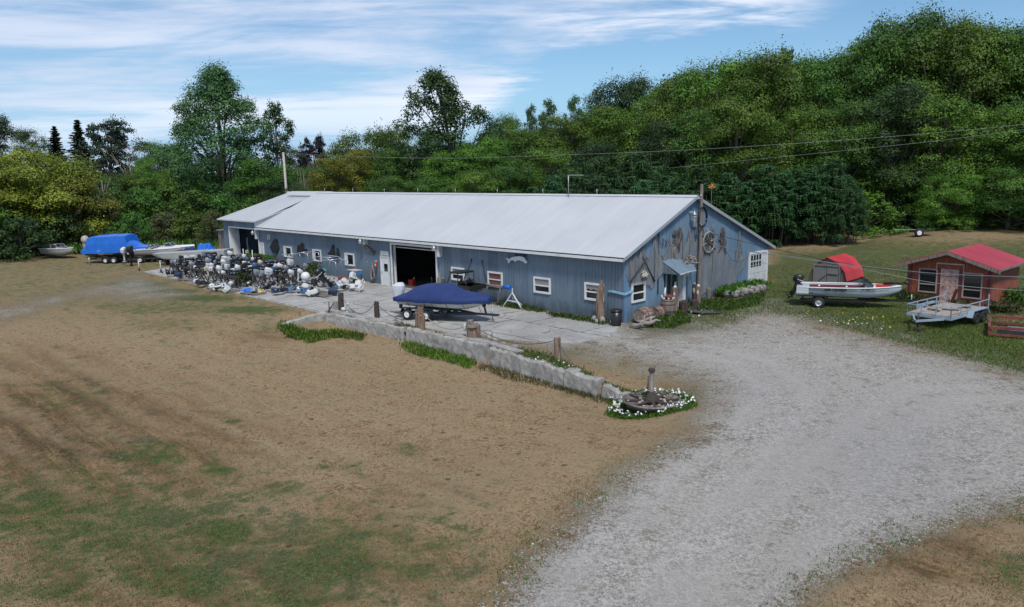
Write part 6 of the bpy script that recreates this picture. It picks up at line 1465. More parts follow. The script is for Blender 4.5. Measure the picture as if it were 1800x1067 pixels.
t = thing('round_sign', 'small yellow-green round sign under the entrance hood', 'sign', (.06, 5.55, 2.0)); MB().lathe([(.02, -.02), (.15, -.02), (.17, 0), (.15, .03), (.02, .03)], axis='x', n=16).build('disc', mat('pale_yellow', (.45, .45, .28), .6), t)
# nets
nm, nt, b = newmat('fishing_net'); tc = nt.nd('ShaderNodeTexCoord'); P = tc.outputs['Object']
sp_ = nt.nd('ShaderNodeSeparateXYZ'); nt.l.new(P, sp_.inputs[0])
u_ = nt.math('ADD', sp_.outputs[1], sp_.outputs[2]); v_ = nt.math('SUBTRACT', sp_.outputs[1], sp_.outputs[2])
fu = nt.math('ABSOLUTE', nt.math('SUBTRACT', nt.math('FRACT', nt.math('MULTIPLY', u_, 14)), .5)); fv = nt.math('ABSOLUTE', nt.math('SUBTRACT', nt.math('FRACT', nt.math('MULTIPLY', v_, 14)), .5))
line_ = nt.math('LESS_THAN', nt.math('MINIMUM', fu, fv), .085)
fold = nt.noise(nt.mapping(P, (1, 1.3, .7)), 1.2, 4, .55)
al = nt.math('ADD', nt.math('MULTIPLY', line_, .5), nt.ramp(fold, [(.3, .20), (.7, .48)]), clamp=True)
c_ = nt.ramp(fold, [(.35, (.24, .24, .235, 1)), (.65, (.31, .31, .30, 1))])
nt.l.new(c_, b.inputs['Base Color']); nt.l.new(al, b.inputs['Alpha']); b.inputs['Roughness'].default_value = .95; NET = nm
def net(name, label, top, bot, n=70, m_=14):
    top = [GW(*p) for p in top]; bot = [GW(*p) for p in bot]
    mb = MB(); y0, y1 = top[0][0], top[-1][0]; secs = []
    ty = [p[0] for p in top]; tz = [p[1] for p in top]; by = [p[0] for p in bot]; bz = [p[1] for p in bot]
    for i in range(n + 1):
        y = y0 + (y1 - y0) * i / n; zt = float(np.interp(y, ty, tz)); zb3 = float(np.interp(y, by, bz)); zb3 = min(zb3, zt - .03)
        secs.append([(.07 + .05 * abs(math.sin(y * 2.6)) * (j / m_) + .010 * math.sin(y * 9 + j * .3), y, zt + (zb3 - zt) * j / m_) for j in range(m_ + 1)])
    mb.loft(secs, caps=False); o = mb.build(name, NET, recalc=False)
    mb = MB(); mb.tube([(.09, a, b) for a, b in zip(ty, tz)], .018, 4); 
    for k in range(0, len(top)):
        if 0 < k < len(top) - 1 and tz[k] > tz[k - 1] and tz[k] > tz[k + 1]: mb.tube([(.09, ty[k], tz[k]), (.12, ty[k] + .06, tz[k] - .8), (.10, ty[k] - .05, float(np.interp(ty[k], by, bz)) + .1)], [.012, .03, .015], 5)
    mb.build('gathered_fold', mat('net_fold', (.22, .205, .19), .95, var=.3), o); tag(o, label, 'net', 'old fishing nets draped on the gable'); return o
net('fishing_net', 'old grey fishing net draped left of the entrance over the gable window', [(75, 575), (82, 545), (100, 508), (108, 545), (128, 548), (140, 470), (152, 545), (172, 540), (198, 425), (208, 520), (235, 560), (258, 520), (282, 395), (300, 430), (318, 520), (345, 560)],
    [(75, 650), (95, 715), (110, 735), (150, 745), (210, 735), (240, 745), (262, 768), (285, 740), (300, 700), (345, 640)])
net('fishing_net', 'fishing net draped between the carved figure and the timber pole', [(318, 530), (345, 530), (378, 460), (400, 395), (412, 440), (455, 440), (484, 305), (492, 400), (515, 420), (534, 322), (545, 385), (575, 425), (600, 250), (606, 300)],
    [(318, 640), (350, 600), (390, 640), (420, 640), (450, 630), (500, 600), (540, 570), (560, 590), (606, 590)])
net('fishing_net', 'broad fishing net hanging to the ground right of the timber pole', [(596, 240), (622, 300), (645, 400), (675, 430), (702, 300), (716, 420), (760, 460), (800, 500), (830, 555), (870, 575), (905, 560), (945, 535), (968, 505)],
    [(596, 800), (620, 815), (650, 790), (672, 790), (700, 780), (760, 765), (800, 750), (850, 735), (900, 640), (930, 600), (968, 515)], 90)
net('fishing_net', 'thin peak of net hanging below the right roof slope', [(868, 500), (884, 470), (893, 335), (899, 440), (912, 520)], [(868, 560), (893, 570), (912, 560)], 20)

# ------------------------------------------------------------------ around the entrance
def barrel(mb, bands, R0, L, axis='z', n=18):
    prof = [(R0 * .84 + R0 * .16 * math.sin(PI * u), L * u) for u in np.linspace(0, 1, 9)]
    mb.lathe([(R0 * .78, .03)] + prof + [(R0 * .78, L - .03)], axis=axis, n=n)
    for u in (.08, .3, .7, .92): r = R0 * .84 + R0 * .16 * math.sin(PI * u) + .012; bands.lathe([(r, L * u - .03), (r, L * u + .03)], axis=axis, n=n, caps=False)
t = thing('upright_barrel', 'weathered grey wooden barrel standing beside the entrance, full of odds and ends', 'barrel', (.75, 2.75, .10))
mb, bd_ = MB(), MB(); barrel(mb, bd_, .40, .92); mb.build('staves', WOODG, t); bd_.build('hoop', RUST, t)
t2 = thing('ornament_pile', 'rusty and white knick-knacks heaped on top of the upright barrel', 'ornaments', (.75, 2.75, 1.02))
MB().ell((0, .05, .10), (.26, .26, .14), 10, 6, smooth=False).build('rusty_pot', RUST, t2)
mb = MB()
for k in range(7): a = k * .9; mb.ell((math.cos(a) * .30, math.sin(a) * .30, .05), (.07, .05, .05), 6, 4)
mb.build('shells', WHITE2, t2)
mb = MB(); mb.tube([(-.1, -.1, .0), (-.12, -.15, .35), (-.1, -.12, .62)], [.05, .06, .03], 6); mb.tube([(-.18, -.25, .0), (-.22, -.3, .22)], [.04, .03], 6); mb.build('white_figure', WHITE, t2)
t = thing('lying_barrel', 'old brown barrel lying on its side below the gable window', 'barrel', (.62, .35, .40), rad(8))
mb, bd_ = MB(), MB(); barrel(mb, bd_, .40, 1.15, 'y'); mb.build('staves', mat('barrel_wood', (.20, .14, .11), .9, var=.4, vscale=5, stretch=(6, .7, 6), col2=(.36, .32, .28), bump=.4), t); bd_.build('hoop', RUST, t)
t = thing('lying_barrel', 'shorter barrel lying between the brown barrel and the upright one', 'barrel', (.66, 1.62, .36), rad(4))
mb, bd_ = MB(), MB(); barrel(mb, bd_, .36, .72, 'y'); mb.build('staves', MT['barrel_wood'], t); bd_.build('hoop', RUST, t)
for i, (px, py) in enumerate([(1112, 556), (1122, 562), (1130, 567), (1118, 572), (1128, 553), (1137, 572)]):
    p = GP(px, py + 6); mb = MB(); pts = [Vector((0, 0, .08))]
    for k in range(5): pts.append(pts[-1] + Vector((random.uniform(.14, .26), random.uniform(-.13, .16), random.uniform(-.04, .10))))
    mb.tube(pts, [.05, .10, .12, .10, .07, .03], 7); mb.tube([pts[2], pts[2] + Vector((.05, .2, .22)), pts[2] + Vector((.2, .3, .26))], [.06, .05, .02], 6)
    o = mb.build('driftwood_log', DRIFT); o.location = p + Vector((-.4, 0, .02 + .05 * (i % 3))); o.rotation_euler = (0, 0, random.uniform(-.4, 1.2)); tag(o, 'twisted grey driftwood log heaped in front of the lying barrels', 'driftwood', 'driftwood heap by the lying barrels')
t = thing('trash_can', 'black ribbed plastic bin with lid at the building corner', 'bin', (.02, -.78, .0))
mb = MB(); mb.lathe([(.24, 0), (.27, .05), (.31, .78)], n=20); mb.build('body', BLKPL, t); mb = MB(); mb.lathe([(.335, .76), (.34, .80), (.31, .85), (.05, .89)], n=20); mb.build('lid', BLKPL, t)
t = thing('carved_log', 'tall pointed weathered log standing in front of the corner window', 'log', (-1.18, -.62, 0))
mb = MB(); secs = []
for i in range(10):
    u = i / 9; z = -.1 + 2.36 * u; r = .22 * (1 - .15 * u) if u < .8 else .22 * (.88 - (u - .8) * 3.6)
    secs.append([(math.cos(k * PI / 5) * r * (1 + .15 * math.sin(k * 2 + i * .6)) + .03 * math.sin(i) + (.10 * (u - .8) * 5 if u > .8 else 0), math.sin(k * PI / 5) * r * (1 + .12 * math.sin(k * 3 + i)), z) for k in range(10)])
mb.loft(secs, close=True, smooth=False); mb.build('trunk', WOODB, t)
mb = MB(); mb.ell((-.30, -.15, .15), (.16, .14, .2), 8, 6, smooth=False); mb.ell((.30, -.2, .16), (.17, .15, .24), 8, 6, smooth=False); mb.ell((.0, -.32, .10), (.13, .12, .13), 8, 6, smooth=False); mb.build('base_stones', STONE, t)
for i, (x, y, r, h, m_, lb, cat) in enumerate([(.72, 3.42, .15, 1.45, WOODB, 'carved brown wooden post figure left of the entrance door', 'carving'), (.95, 3.92, .24, .62, WOODD, 'dark short log stool left of the doorstep', 'log'), (1.05, 4.85, .22, .50, WOODD, 'small dark half barrel right of the doorstep', 'tub'),
        (.55, 5.55, .12, 1.2, WOODD, 'dark carved post right of the entrance', 'carving'), (.62, 5.85, .14, 1.05, WOODB, 'reddish carved post topped in white right of the entrance', 'carving'), (.6, 6.95, .13, .72, WOODG, 'grey stub of a post right of the timber pole foot', 'post')]):
    mb = MB(); rough_post(mb, 0, 0, r, h, n=10, z0=-.1)
    t = thing(['carved_post', 'log_stool', 'half_barrel', 'carved_post', 'carved_post', 'post_stub'][i], lb, cat, (x, y, H(x, y))); mb.build('timber', m_, t)
    if i in (0, 3, 4): mb = MB(); mb.ell((0, 0, h + .02), (.10, .09, .10), 8, 6); mb.ell((.02, -.08, h - .35), (.09, .07, .2), 8, 6); mb.build('carved_top', WHITE2 if i != 3 else DRIFT, t)
mb = MB()
for k in range(12): a = k * PI / 6; mb.add([], [])
ring = [(1.1 * math.cos(k * PI / 8) * (1 + .1 * math.sin(k * 3)), 1.05 * math.sin(k * PI / 8)) for k in range(16)]
mb.prism(ring, 0, .05, 'z'); o = mb.build('doormat', mat('dark_mat', (.075, .073, .075), .95, var=.25)); o.location = (1.75, 4.85, H(1.75, 4.85) + .02); tag(o, 'dark grey slab in the grass in front of the entrance', 'slab')
# stone planter under the nets
t = thing('stone_planter', 'old log and stone edged planter overgrown with weeds under the nets', 'planter', (0, 0, 0))
for k in range(46):
    u = random.random(); y = 8.3 + u * 4.4; x = .95 + .45 * math.sin(u * 3) + random.uniform(-.12, .12); s = random.uniform(.13, .26)
    mb = MB(); mb.ell((0, 0, 0), (s, s * 1.2, s * .8), 7, 5, smooth=False, sq=.85); mb.build('stone', STONE, t, (x, y, H(x, y) + .08 + .28 * random.random()), random.uniform(0, 3))
for k in range(4):
    mb = MB(); y = 8.6 + k * 1.0; mb.tube([(.75, y, .6), (1.1, y + .8, .75 - .1 * (k % 2)), (.9, y + 1.5, .7)], [.12, .15, .08], 7); mb.build('log', DRIFT, t)
MB().prism([(.1, 8.2), (.9, 8.4), (1.2, 10.5), (.9, 12.6), (.1, 12.8)], .2, .62, 'z').build('soil', mat('soil', (.05, .04, .03), .95, var=.4), t)

# ------------------------------------------------------------------ the crowd of used outboard motors
COWLS = {'white': mat('cowl_white', (.60, .61, .60), .4, var=.1, col2=(.42, .42, .38), c2scale=3, c2lo=.55, c2hi=.75), 'grey': mat('cowl_grey', (.22, .25, .28), .45, var=.15), 'black': mat('cowl_black', (.016, .017, .02), .35, var=.3),
    'navy': mat('cowl_navy', (.02, .035, .07), .35, var=.2), 'blue': mat('cowl_blue', (.05, .13, .26), .4, var=.2), 'cream': mat('cowl_cream', (.50, .47, .38), .5, var=.15), 'teal': mat('cowl_teal', (.04, .20, .22), .4, var=.2)}
LEGS = {'white': MT['cowl_white'], 'grey': MT['cowl_grey'], 'black': MT['cowl_black'], 'navy': MT['cowl_navy'], 'blue': mat('leg_silver', (.3, .31, .32), .4, .3), 'cream': MT['cowl_cream'], 'teal': MT['cowl_teal']}
protos = []
for s_ in range(3):
    pr = thing('outboard_motor', 'x', 'outboard motor', (0, 0, -50)); motor_parts(pr, COWLS['white'], LEGS['white'], None, 1.0, s_); protos.append(pr)
bpy.context.view_layer.update()
def fullcopy(root, loc, rot, label, group, col, scale=1.0):
    r = dup(root, loc, 0, label, group, scale, rot)
    for c in [c for c in bpy.data.objects if c.parent == r]: pass
    return r
def place_motor(style, loc, rot, col, label, group, scale):
    root = protos[style]; r = root.copy(); COL.objects.link(r); r.location = loc; r.rotation_euler = rot; r.scale = (scale,) * 3; r['label'] = label; r['group'] = group
    if root.name not in KIDS: snapshot(root)
    for ch, gs in KIDS[root.name]:
        c = ch.copy(); COL.objects.link(c); c.parent = r; nm_ = ch.name.split('.')[0]
        if nm_ in ('cowl', 'midsection', 'gearcase'):
            c.material_slots[0].link = 'OBJECT'; c.material_slots[0].material = COWLS[col] if nm_ == 'cowl' else LEGS[col]
        for g in gs:
            d = g.copy(); COL.objects.link(d); d.parent = c
            if d.name.startswith('stripe'): d.material_slots[0].link = 'OBJECT'; d.material_slots[0].material = BLKPL if col in ('white', 'cream', 'grey', 'blue', 'teal') else WHITE2
    return r
MG = 'used outboard motors crowded on the concrete'
rows = [(-8.2, -41.5, -29.0, 'front row'), (-6.95, -43.3, -26.6, 'second row'), (-5.7, -44.0, -25.6, 'middle row'), (-4.4, -44.0, -26.2, 'fourth row'), (-3.0, -42.0, -28.5, 'back row')]
def zone(x): 
    for lim, nm_ in ((-39.8, 'before the annex opening'), (-37, 'below the left ship cutout'), (-34.4, 'beside the green weeds'), (-32, 'below the middle ship cutout'), (-29.5, 'under the bent white frames'), (-27, 'below the right ship cutout')):
        if x < lim: return nm_
    return 'near the loose white parts'
wts = ['white'] * 8 + ['black'] * 11 + ['grey'] * 5 + ['navy'] * 4 + ['blue'] + ['cream']
for ri, (y, x0, x1, rn) in enumerate(rows):
    xs = list(np.arange(x0, x1, .86)); cols = [random.choice(wts) for _ in xs]
    for i, x in enumerate(xs):
        if abs(x + 34.9) < .7 and ri < 2: continue
        lf = cols[i - 1] if i else None; rt_ = cols[i + 1] if i + 1 < len(cols) else None
        nb_ = ('between a %s and a %s one' % (lf, rt_)) if lf and rt_ else ('at the left end' if not lf else 'at the right end')
        sc_m = random.uniform(.72, 1.02)
        hgt_m = .96 * sc_m + random.uniform(.02, .10)
        tilt = random.gauss(0, .12) - (.25 if random.random() < .2 else 0)
        place_motor(random.choice([0, 1, 1, 2, 2]), (jit(x, .12), jit(y, .22), hgt_m), (random.gauss(0, .06), tilt, random.choice([-PI / 2, -PI / 2, -2.2, -.9]) + random.gauss(0, .3)), cols[i], '%s motor %s, %s %s' % (cols[i], nb_, rn, zone(x)), MG, sc_m)
    # the rail the row hangs on
    for (a, b) in ((x0 - .3, (x0 + x1) / 2 - .1), ((x0 + x1) / 2 + .1, x1 + .2)):
        t = thing('motor_rack', 'wooden rail rack carrying the %s half of the motors in the %s' % ('left' if a < (x0 + x1) / 2 - 1 else 'right', rn), 'rack', (0, 0, 0), 0, 'wooden racks under the motors')
        MB().bar((a, y, .86), (b, y, .86), .06, .14).build('rail', WOODD, t)
        for x in np.arange(a + .2, b, 1.5): MB().bar((x, y, .8), (x - .05, y - .35, 0), .07).bar((x, y, .8), (x + .05, y + .35, 0), .07).build('trestle', WOODD, t)
for i, (px, py, st_, col, rot, lb) in enumerate([
    (548, 515, 0, 'white', (1.2, .3, .5), 'white motor lying with its leg toward the viewer under the round white float'), (566, 517, 2, 'black', (.3, .7, -1.3), 'big black motor leaning forward at the front of the heap'), (560, 520, 0, 'white', (1.4, -.2, 1.0), 'white motor lying beside the leaning black motor'),
    (614, 508, 0, 'white', (1.0, .2, -.6), 'white leg-up motor in the right hand heap'), (604, 512, 1, 'white', (1.5, .5, .3), 'white boxy motor lying at the foot of the right hand heap'), (592, 512, 0, 'blue', (1.5, 0, 1.2), 'blue motor lying on the concrete in the right hand heap'),
    (530, 520, 1, 'blue', (1.5, .2, 2.2), 'blue and white motor flat on the concrete edge'), (496, 518, 0, 'navy', (1.5, .1, .4), 'navy motor lying by the green weeds at the front'), (470, 512, 2, 'black', (1.2, .3, 2.6), 'black motor tipped over in front of the racks'),
    (624, 500, 1, 'white', (.5, .9, -1.0), 'white cylindrical motor sliding off the right hand heap'), (589, 478, 2, 'navy', (0, .1, -1.5), 'navy motor standing tallest at the right end'), (360, 505, 0, 'black', (1.4, .2, .8), 'black and pale motor lying at the left front edge'),
    (385, 512, 1, 'white', (1.5, .3, 2.9), 'pale motor lying left of the green weeds'), (306, 486, 2, 'black', (1.5, .2, .1), 'black motor lying at the far left of the concrete'), (320, 490, 0, 'navy', (1.3, .1, 1.1), 'navy motor lying at the left front corner')]):
    p = GP(px, py); sc_m = 1.05 if i != 1 else 1.3
    place_motor(st_, (p.x, p.y, 1.02 if abs(rot[0]) < .4 else .32), rot, col, lb, 'loose outboard motors lying about', sc_m)
for p_ in protos:
    for ch, gs in KIDS[p_.name]:
        for g in gs: bpy.data.objects.remove(g)
        bpy.data.objects.remove(ch)
    bpy.data.objects.remove(p_)
# loose cowls and parts
LP = [(396, 515, 'white'), (372, 512, 'white'), (447, 518, 'grey'), (520, 505, 'navy'), (516, 515, 'blue'), (540, 522, 'white'), (596, 505, 'white'), (608, 498, 'cream'), (619, 512, 'white'), (577, 508, 'grey'), (632, 505, 'white'), (505, 512, 'black'), (480, 515, 'grey'), (408, 506, 'white'), (345, 503, 'white'), (636, 512, 'white'), (554, 502, 'black'), (573, 502, 'cream'), (585, 520, 'navy')]
for i, (px, py, col) in enumerate(LP):
    p = GP(px, py); mb = MB(); a_, b_ = random.uniform(.22, .34), random.uniform(.16, .24)
    mb.loft([[(x * a_ * k, y_ * b_ * k, z) for (x, y_) in [(1, .5), (.7, 1), (-.8, .95), (-1, .5), (-1, -.5), (-.8, -.95), (.7, -1), (1, -.5)]] for (k, z) in [(.95, 0), (1, .05), (.97, .24), (.82, .33)]], close=True, smooth=False)
    t = thing('engine_cowl', '%s loose engine cowl on the ground, %s' % (col, zone(p.x)), 'cowl', p + Vector((0, 0, .16)), 0, 'loose engine cowls'); t.rotation_euler = (random.uniform(-.9, .9), random.uniform(-.9, .9), random.uniform(0, 6))
    mb.build('shell', COWLS[col], t); mb = MB(); mb.box((-a_ * .9, -b_ * 1.02, .10), (a_ * .5, b_ * 1.02, .14)); mb.build('band', BLKPL, t)
# small mixed scrap nobody could count
mb = MB()
for k in range(900):
    px, py = random.uniform(330, 640), 0; y = random.uniform(-8.7, -1.2); x = random.uniform(-43, -23.2)
    if x > -28 and y < -7.6: continue
    if x > -25 and y < -5.2: continue
    s = random.uniform(.04, .16); z = random.uniform(.02, .5) ** 1.4; mi = random.choice([0, 0, 1, 2, 2, 3, 4, 4])
    a = Vector((x, y, z + .04)); d = Vector((random.uniform(-1, 1), random.uniform(-1, 1), random.uniform(-.5, .6))).normalized()
    if k % 3: mb.tube([a, a + d * s * 2], [s * .35, s * .25], 6, mi)
    else: mb.box((-s, -s * .6, -s * .3), (s, s * .6, s * .3), mi, M=Matrix.Translation(a) @ Matrix.Rotation(random.uniform(0, 6), 4, d))
o = mb.build('engine_litter', [COWLS['white'], DARKM, BLKPL, COWLS['navy'], STEEL]); tag(o, 'small engine scrap and fittings strewn between the motors', kind='stuff')
# round float, bent boat frames, teal drum, helm seat
t = thing('round_float', 'large round white float on the motor heap', 'float', WX(537, 486, -5.2)); MB().ell((0, 0, 0), (.33, .33, .33), 14, 9).build('ball', WHITE, t); MB().cyl((0, 0, .32), (0, 0, .42), .06, n=8).build('eyelet', DARKM, t)
def arch(name, label, pts, m=ALU, r=.03, plane=-3.0):
    mb = MB(); P_ = [WX(a, b, plane) for a, b in pts]; mb.tube(P_, r, 6); mb.tube([p + Vector((.1, .9, .0)) for p in P_], r, 6); mb.tube([P_[len(P_) // 2], P_[len(P_) // 2] + Vector((.1, .9, 0))], r, 6)
    o = mb.build(name, m); tag(o, label, 'frame', 'bent white tube frames on the heap')
arch('tube_frame', 'low bent white tube frame with flat top, left of the bigger arches', [(517, 466), (517, 448), (528, 444), (540, 446), (541, 458)])
arch('tube_frame', 'tall bent white tube arch over the sliding window', [(547, 466), (552, 453), (560, 451), (574, 453), (580, 458), (577, 476)])
arch('tube_frame', 'wide bent white tube arch, right of the tallest', [(558, 470), (562, 458), (578, 457), (590, 461), (591, 472)], plane=-3.6)
arch('tube_frame', 'square white pipe frame over the flower bed', [(493, 462), (494, 448), (508, 447), (509, 460)], plane=-2.2)
t = thing('boat_cushion', 'teal rounded boat seat under the bent frames', 'seat', WX(566, 476, -3.9)); MB().ell((0, 0, 0), (.5, .35, .2), 14, 7).build('cushion', COWLS['teal'], t); MB().ell((0, 0, -.16), (.45, .32, .12), 12, 6).build('base', WHITE, t)
# raised flower bed
t = thing('raised_planter', 'long raised planter with red boards and white flowers by the annex corner', 'planter', (-39.2, -1.4, 0)); MB().box((-2.6, -.5, .0), (2.4, .5, 1.0)).build('red_box', mat('planter_red', (.14, .04, .035), .8, var=.3), t)
mb = MB()
for x in (-2.0, -.2): mb.cyl((x, -.6, .4), (x, -.6, 1.7), .04, n=6)
mb.build('white_stake', WHITE2, t)
pts = [(-39.2 + random.uniform(-2.5, 2.3), -1.4 + random.uniform(-.45, .45), 1.0) for _ in range(260)]
scatter('planter_foliage', pts, LF['weed'], .12, .35, .5, 6, .06, 1, label=None, lean=.7, kind=None).parent = t
bpy.data.objects['planter_foliage'].location = (39.2, 1.4, 0)
# pallets with blue tarp
for i, (px, py, w_) in enumerate([(445, 517, 1.6), (405, 513, 1.1), (333, 493, 1.6), (565, 520, 1.7)]):
    p = GP(px, py); t = thing('wooden_pallet', ['grey pallet under the small blue tarpaulin', 'small pallet under pale motor parts left of the green weeds', 'pallet at the left front edge of the motors', 'low dark pallet under the leaning black motor'][i], 'pallet', p, .2, 'pallets on the concrete'); mb = MB()
    for k in range(6): mb.box((-w_ / 2, -.5 + k * .18, .10), (w_ / 2, -.5 + k * .18 + .12, .12))
    for k in range(3): mb.box((-w_ / 2 + k * (w_ / 2 - .05), -.5, 0), (-w_ / 2 + k * (w_ / 2 - .05) + .1, .5, .10))
    mb.build('boards', WOODG, t)
def tarp(name, label, p, a, b, h, m=BLUEP, seed=1, rz=.3, cat='tarpaulin'):
    R_ = np.random.RandomState(seed); mb = MB(); secs = []
    for i in range(13):
        x = -1 + i / 6; secs.append([(x * a + .04 * R_.normal(), y * b + .03 * R_.normal(), max(.01, h * max(0, 1 - abs(x) ** 3) * max(0, 1 - abs(y) ** 3) * (1 + .18 * math.sin(x * 7 + seed) * math.cos(y * 5)) + .02 * R_.normal())) for y in np.linspace(-1, 1, 11)])
    mb.loft(secs, caps=False, smooth=False); o = mb.build(name, m); o.location = p; o.rotation_euler = (0, 0, rz); tag(o, label, cat)
tarp('small_tarpaulin', 'crumpled bright blue tarpaulin on the pallet by the green weeds', GP(440, 515) + Vector((0, 0, .12)), .7, .42, .22)
tarp('yellow_cover', 'yellow and white crumpled sheet on the right end of the same pallet', GP(457, 516) + Vector((0, 0, .12)), .28, .3, .18, mat('yellow_sheet', (.55, .45, .18), .7), 3)

# ------------------------------------------------------------------ boats parked on the left
def simple_boat(label, p, rz, L, B, D, hullm, trail=True, deck=None, screen=False, zb=.5, group='boats parked on the left', name='motorboat', inner=None, rail=False):
    t = thing(name, label, 'boat', p, rz, group)
    mb = MB(); mb.loft(hull_mesh(L, B, D, zb=zb, V=.28), close=False); mb.build('hull', hullm, t)
    r = lambda u: hull_ring(L * u, L, B, D, zb=zb, V=.28)
    mb = MB(); us = [0, .15, .3, .45, .6, .75, .87, .95, 1]
    for k in (0, -1): mb.tube([Vector(r(u)[k]) + Vector((0, 0, .02)) for u in us], .04, 5)
    mb.build('gunwale', WHITE, t)
    if deck:
        mb = MB(); sec = []
        for u in [.52, .62, .72, .82, .9, .96, .995]:
            a, b = Vector(r(u)[0]), Vector(r(u)[-1]); sec.append([(a.x, a.y * .97, a.z), (a.x, a.y * .4, a.z + .14), (a.x, 0, a.z + .17), (a.x, b.y * .4, b.z + .14), (b.x, b.y * .97, b.z)])
        mb.loft(sec, caps=False); mb.build('deck', deck, t)
        MB().box((0, -B * .44, zb + .3), (L * .12, B * .44, zb + D)).build('stern_deck', deck, t)
    mb = MB(); fl = []
    for u in [0, .2, .4, .55, .7]: a, b = r(u)[0], r(u)[-1]; fl.append([(a[0], a[1] * .84, zb + .28), (b[0], b[1] * .84, zb + .28)])
    mb.loft(fl, caps=False, smooth=False); mb.build('floor', inner or MT['boat_floor'], t)
    if screen:
        z1 = zb + D * 1.04; x1 = L * .56; ws = [(x1 - .25, -B * .44, z1), (x1 + .15, -B * .25, z1 + .1), (x1 + .25, 0, z1 + .12), (x1 + .15, B * .25, z1 + .1), (x1 - .25, B * .44, z1)]; wt = [(x - .38, y * .9, z + .36) for x, y, z in ws]
        mb = MB()
        for i in range(4): mb.add([ws[i], ws[i + 1], wt[i + 1], wt[i]], [(0, 1, 2, 3)])
        g = mb.build('windshield', wm_, t); mb = MB(); mb.tube(wt, .028, 5); mb.tube(ws, .028, 5)
        for a, b in zip(ws, wt): mb.bar(a, b, .035)
        mb.build('windshield_frame', ALU, g)
    return t
GELW = mat('gelcoat_white', (.60, .60, .58), .35, var=.08, col2=(.45, .43, .38), c2scale=1.5, c2lo=.55, c2hi=.7); GELG = mat('gelcoat_grey', (.33, .33, .31), .45, var=.12)
HB = rad(46.7)
p = GP(84, 452); simple_boat('small pale grey open boat alone at the far left', (p.x, p.y, 0), HB - rad(28), 4.4, 1.9, .75, GELG, zb=.25, screen=True, name='open_boat')
# big boat under blue tarpaulin
p = GP(150, 464); T0 = Vector((p.x, p.y, 0)) + Vector((_F[0], _F[1], 0)) * 1.2
trailer('boat_trailer', 'dark trailer under the big boat wrapped in blue tarpaulin', T0, HB - rad(6), 5.6, (2.2,), 2.2, DARKM, bunk=.62)
t = thing('tarpaulin_covered_boat', 'big cabin boat wrapped in bright blue tarpaulin', 'boat', T0, HB - rad(6), 'boats parked on the left')
mb = MB(); mb.loft([[(5.6 - a[0] if False else a[0], a[1], a[2]) for a in hull_ring(6.1 * u, 6.1, 2.4, .85, zb=.55, V=.28)] for u in [0, .15, .3, .45, .58, .68, .77, .85, .92, .97, 1]], close=False); mb.build('hull', mat('dark_hull', (.04, .04, .045), .4, var=.2), t)
secs = []
for x, w_, zt, zb3 in [(-.45, .9, 1.15, .95), (-.2, 1.15, 1.5, .95), (.25, 1.25, 1.75, .98), (.55, 1.25, 2.55, 1.0), (1.3, 1.28, 2.66, 1.0), (2.4, 1.28, 2.72, 1.0), (3.4, 1.27, 2.74, 1.05), (4.1, 1.2, 2.76, 1.1), (4.35, 1.15, 2.70, 1.1), (4.5, 1.1, 2.1, 1.15), (5.2, .75, 1.75, 1.2), (6.05, .2, 1.62, 1.3)]:
    j = lambda s=.03: random.uniform(-s, s)
    secs.append([(x, -w_, zb3 + j()), (x + j(), -w_ * .99, (zb3 + zt) * .5), (x, -w_ * .93, zt - .12 + j()), (x, -w_ * .5, zt + j(.02)), (x, 0, zt + .05), (x, w_ * .5, zt + j(.02)), (x, w_ * .93, zt - .12), (x, w_ * .99, (zb3 + zt) * .5), (x, w_, zb3)])
mb = MB(); mb.loft(secs, caps=True, smooth=False); mb.build('tarpaulin', BLUEP, t)
p = GP(158, 468); mb = MB(); mb.cyl((0, 0, 0), (0, 0, .85), .05, n=8); mb.box((-.1, -.1, 0), (.1, .1, .04)); o = mb.build('trailer_stand', STEEL); o.location = p; tag(o, 'white jack stand under the tongue of the tarpaulin covered boat trailer', 'jack')
q = at_dep(150, 425, 80); t = thing('wrapped_motor', 'pinkish white wrapped outboard showing behind the left end of the blue tarpaulin', 'outboard motor', (q.x, q.y, 0)); MB().ell((0, 0, 1.9), (.5, .4, .45), 10, 7).build('wrap', mat('pink_white2', (.42, .36, .34), .7), t); MB().tube([(0, 0, 1.6), (-.1, 0, 1.0), (0, 0, .4)], [.3, .25, .18], 7).build('leg', mat('dull_pink', (.30, .22, .20), .7), t)
q = GP(240, 436); t = thing('pontoon', 'silver pontoon end poking out behind the right end of the blue tarpaulin', 'pontoon', (q.x - 1.5, q.y - 1.6, 0), HB); MB().tube([(-2.5, 0, 1.35), (1.2, 0, 1.32), (1.9, 0, 1.2)], [.45, .45, .38], 14).build('tube', ALU, t); MB().box((-2.5, -.2, 0), (-2.3, .2, 1.0)).box((.6, -.2, 0), (.8, .2, 1.0)).build('trestle', WOODG, t)
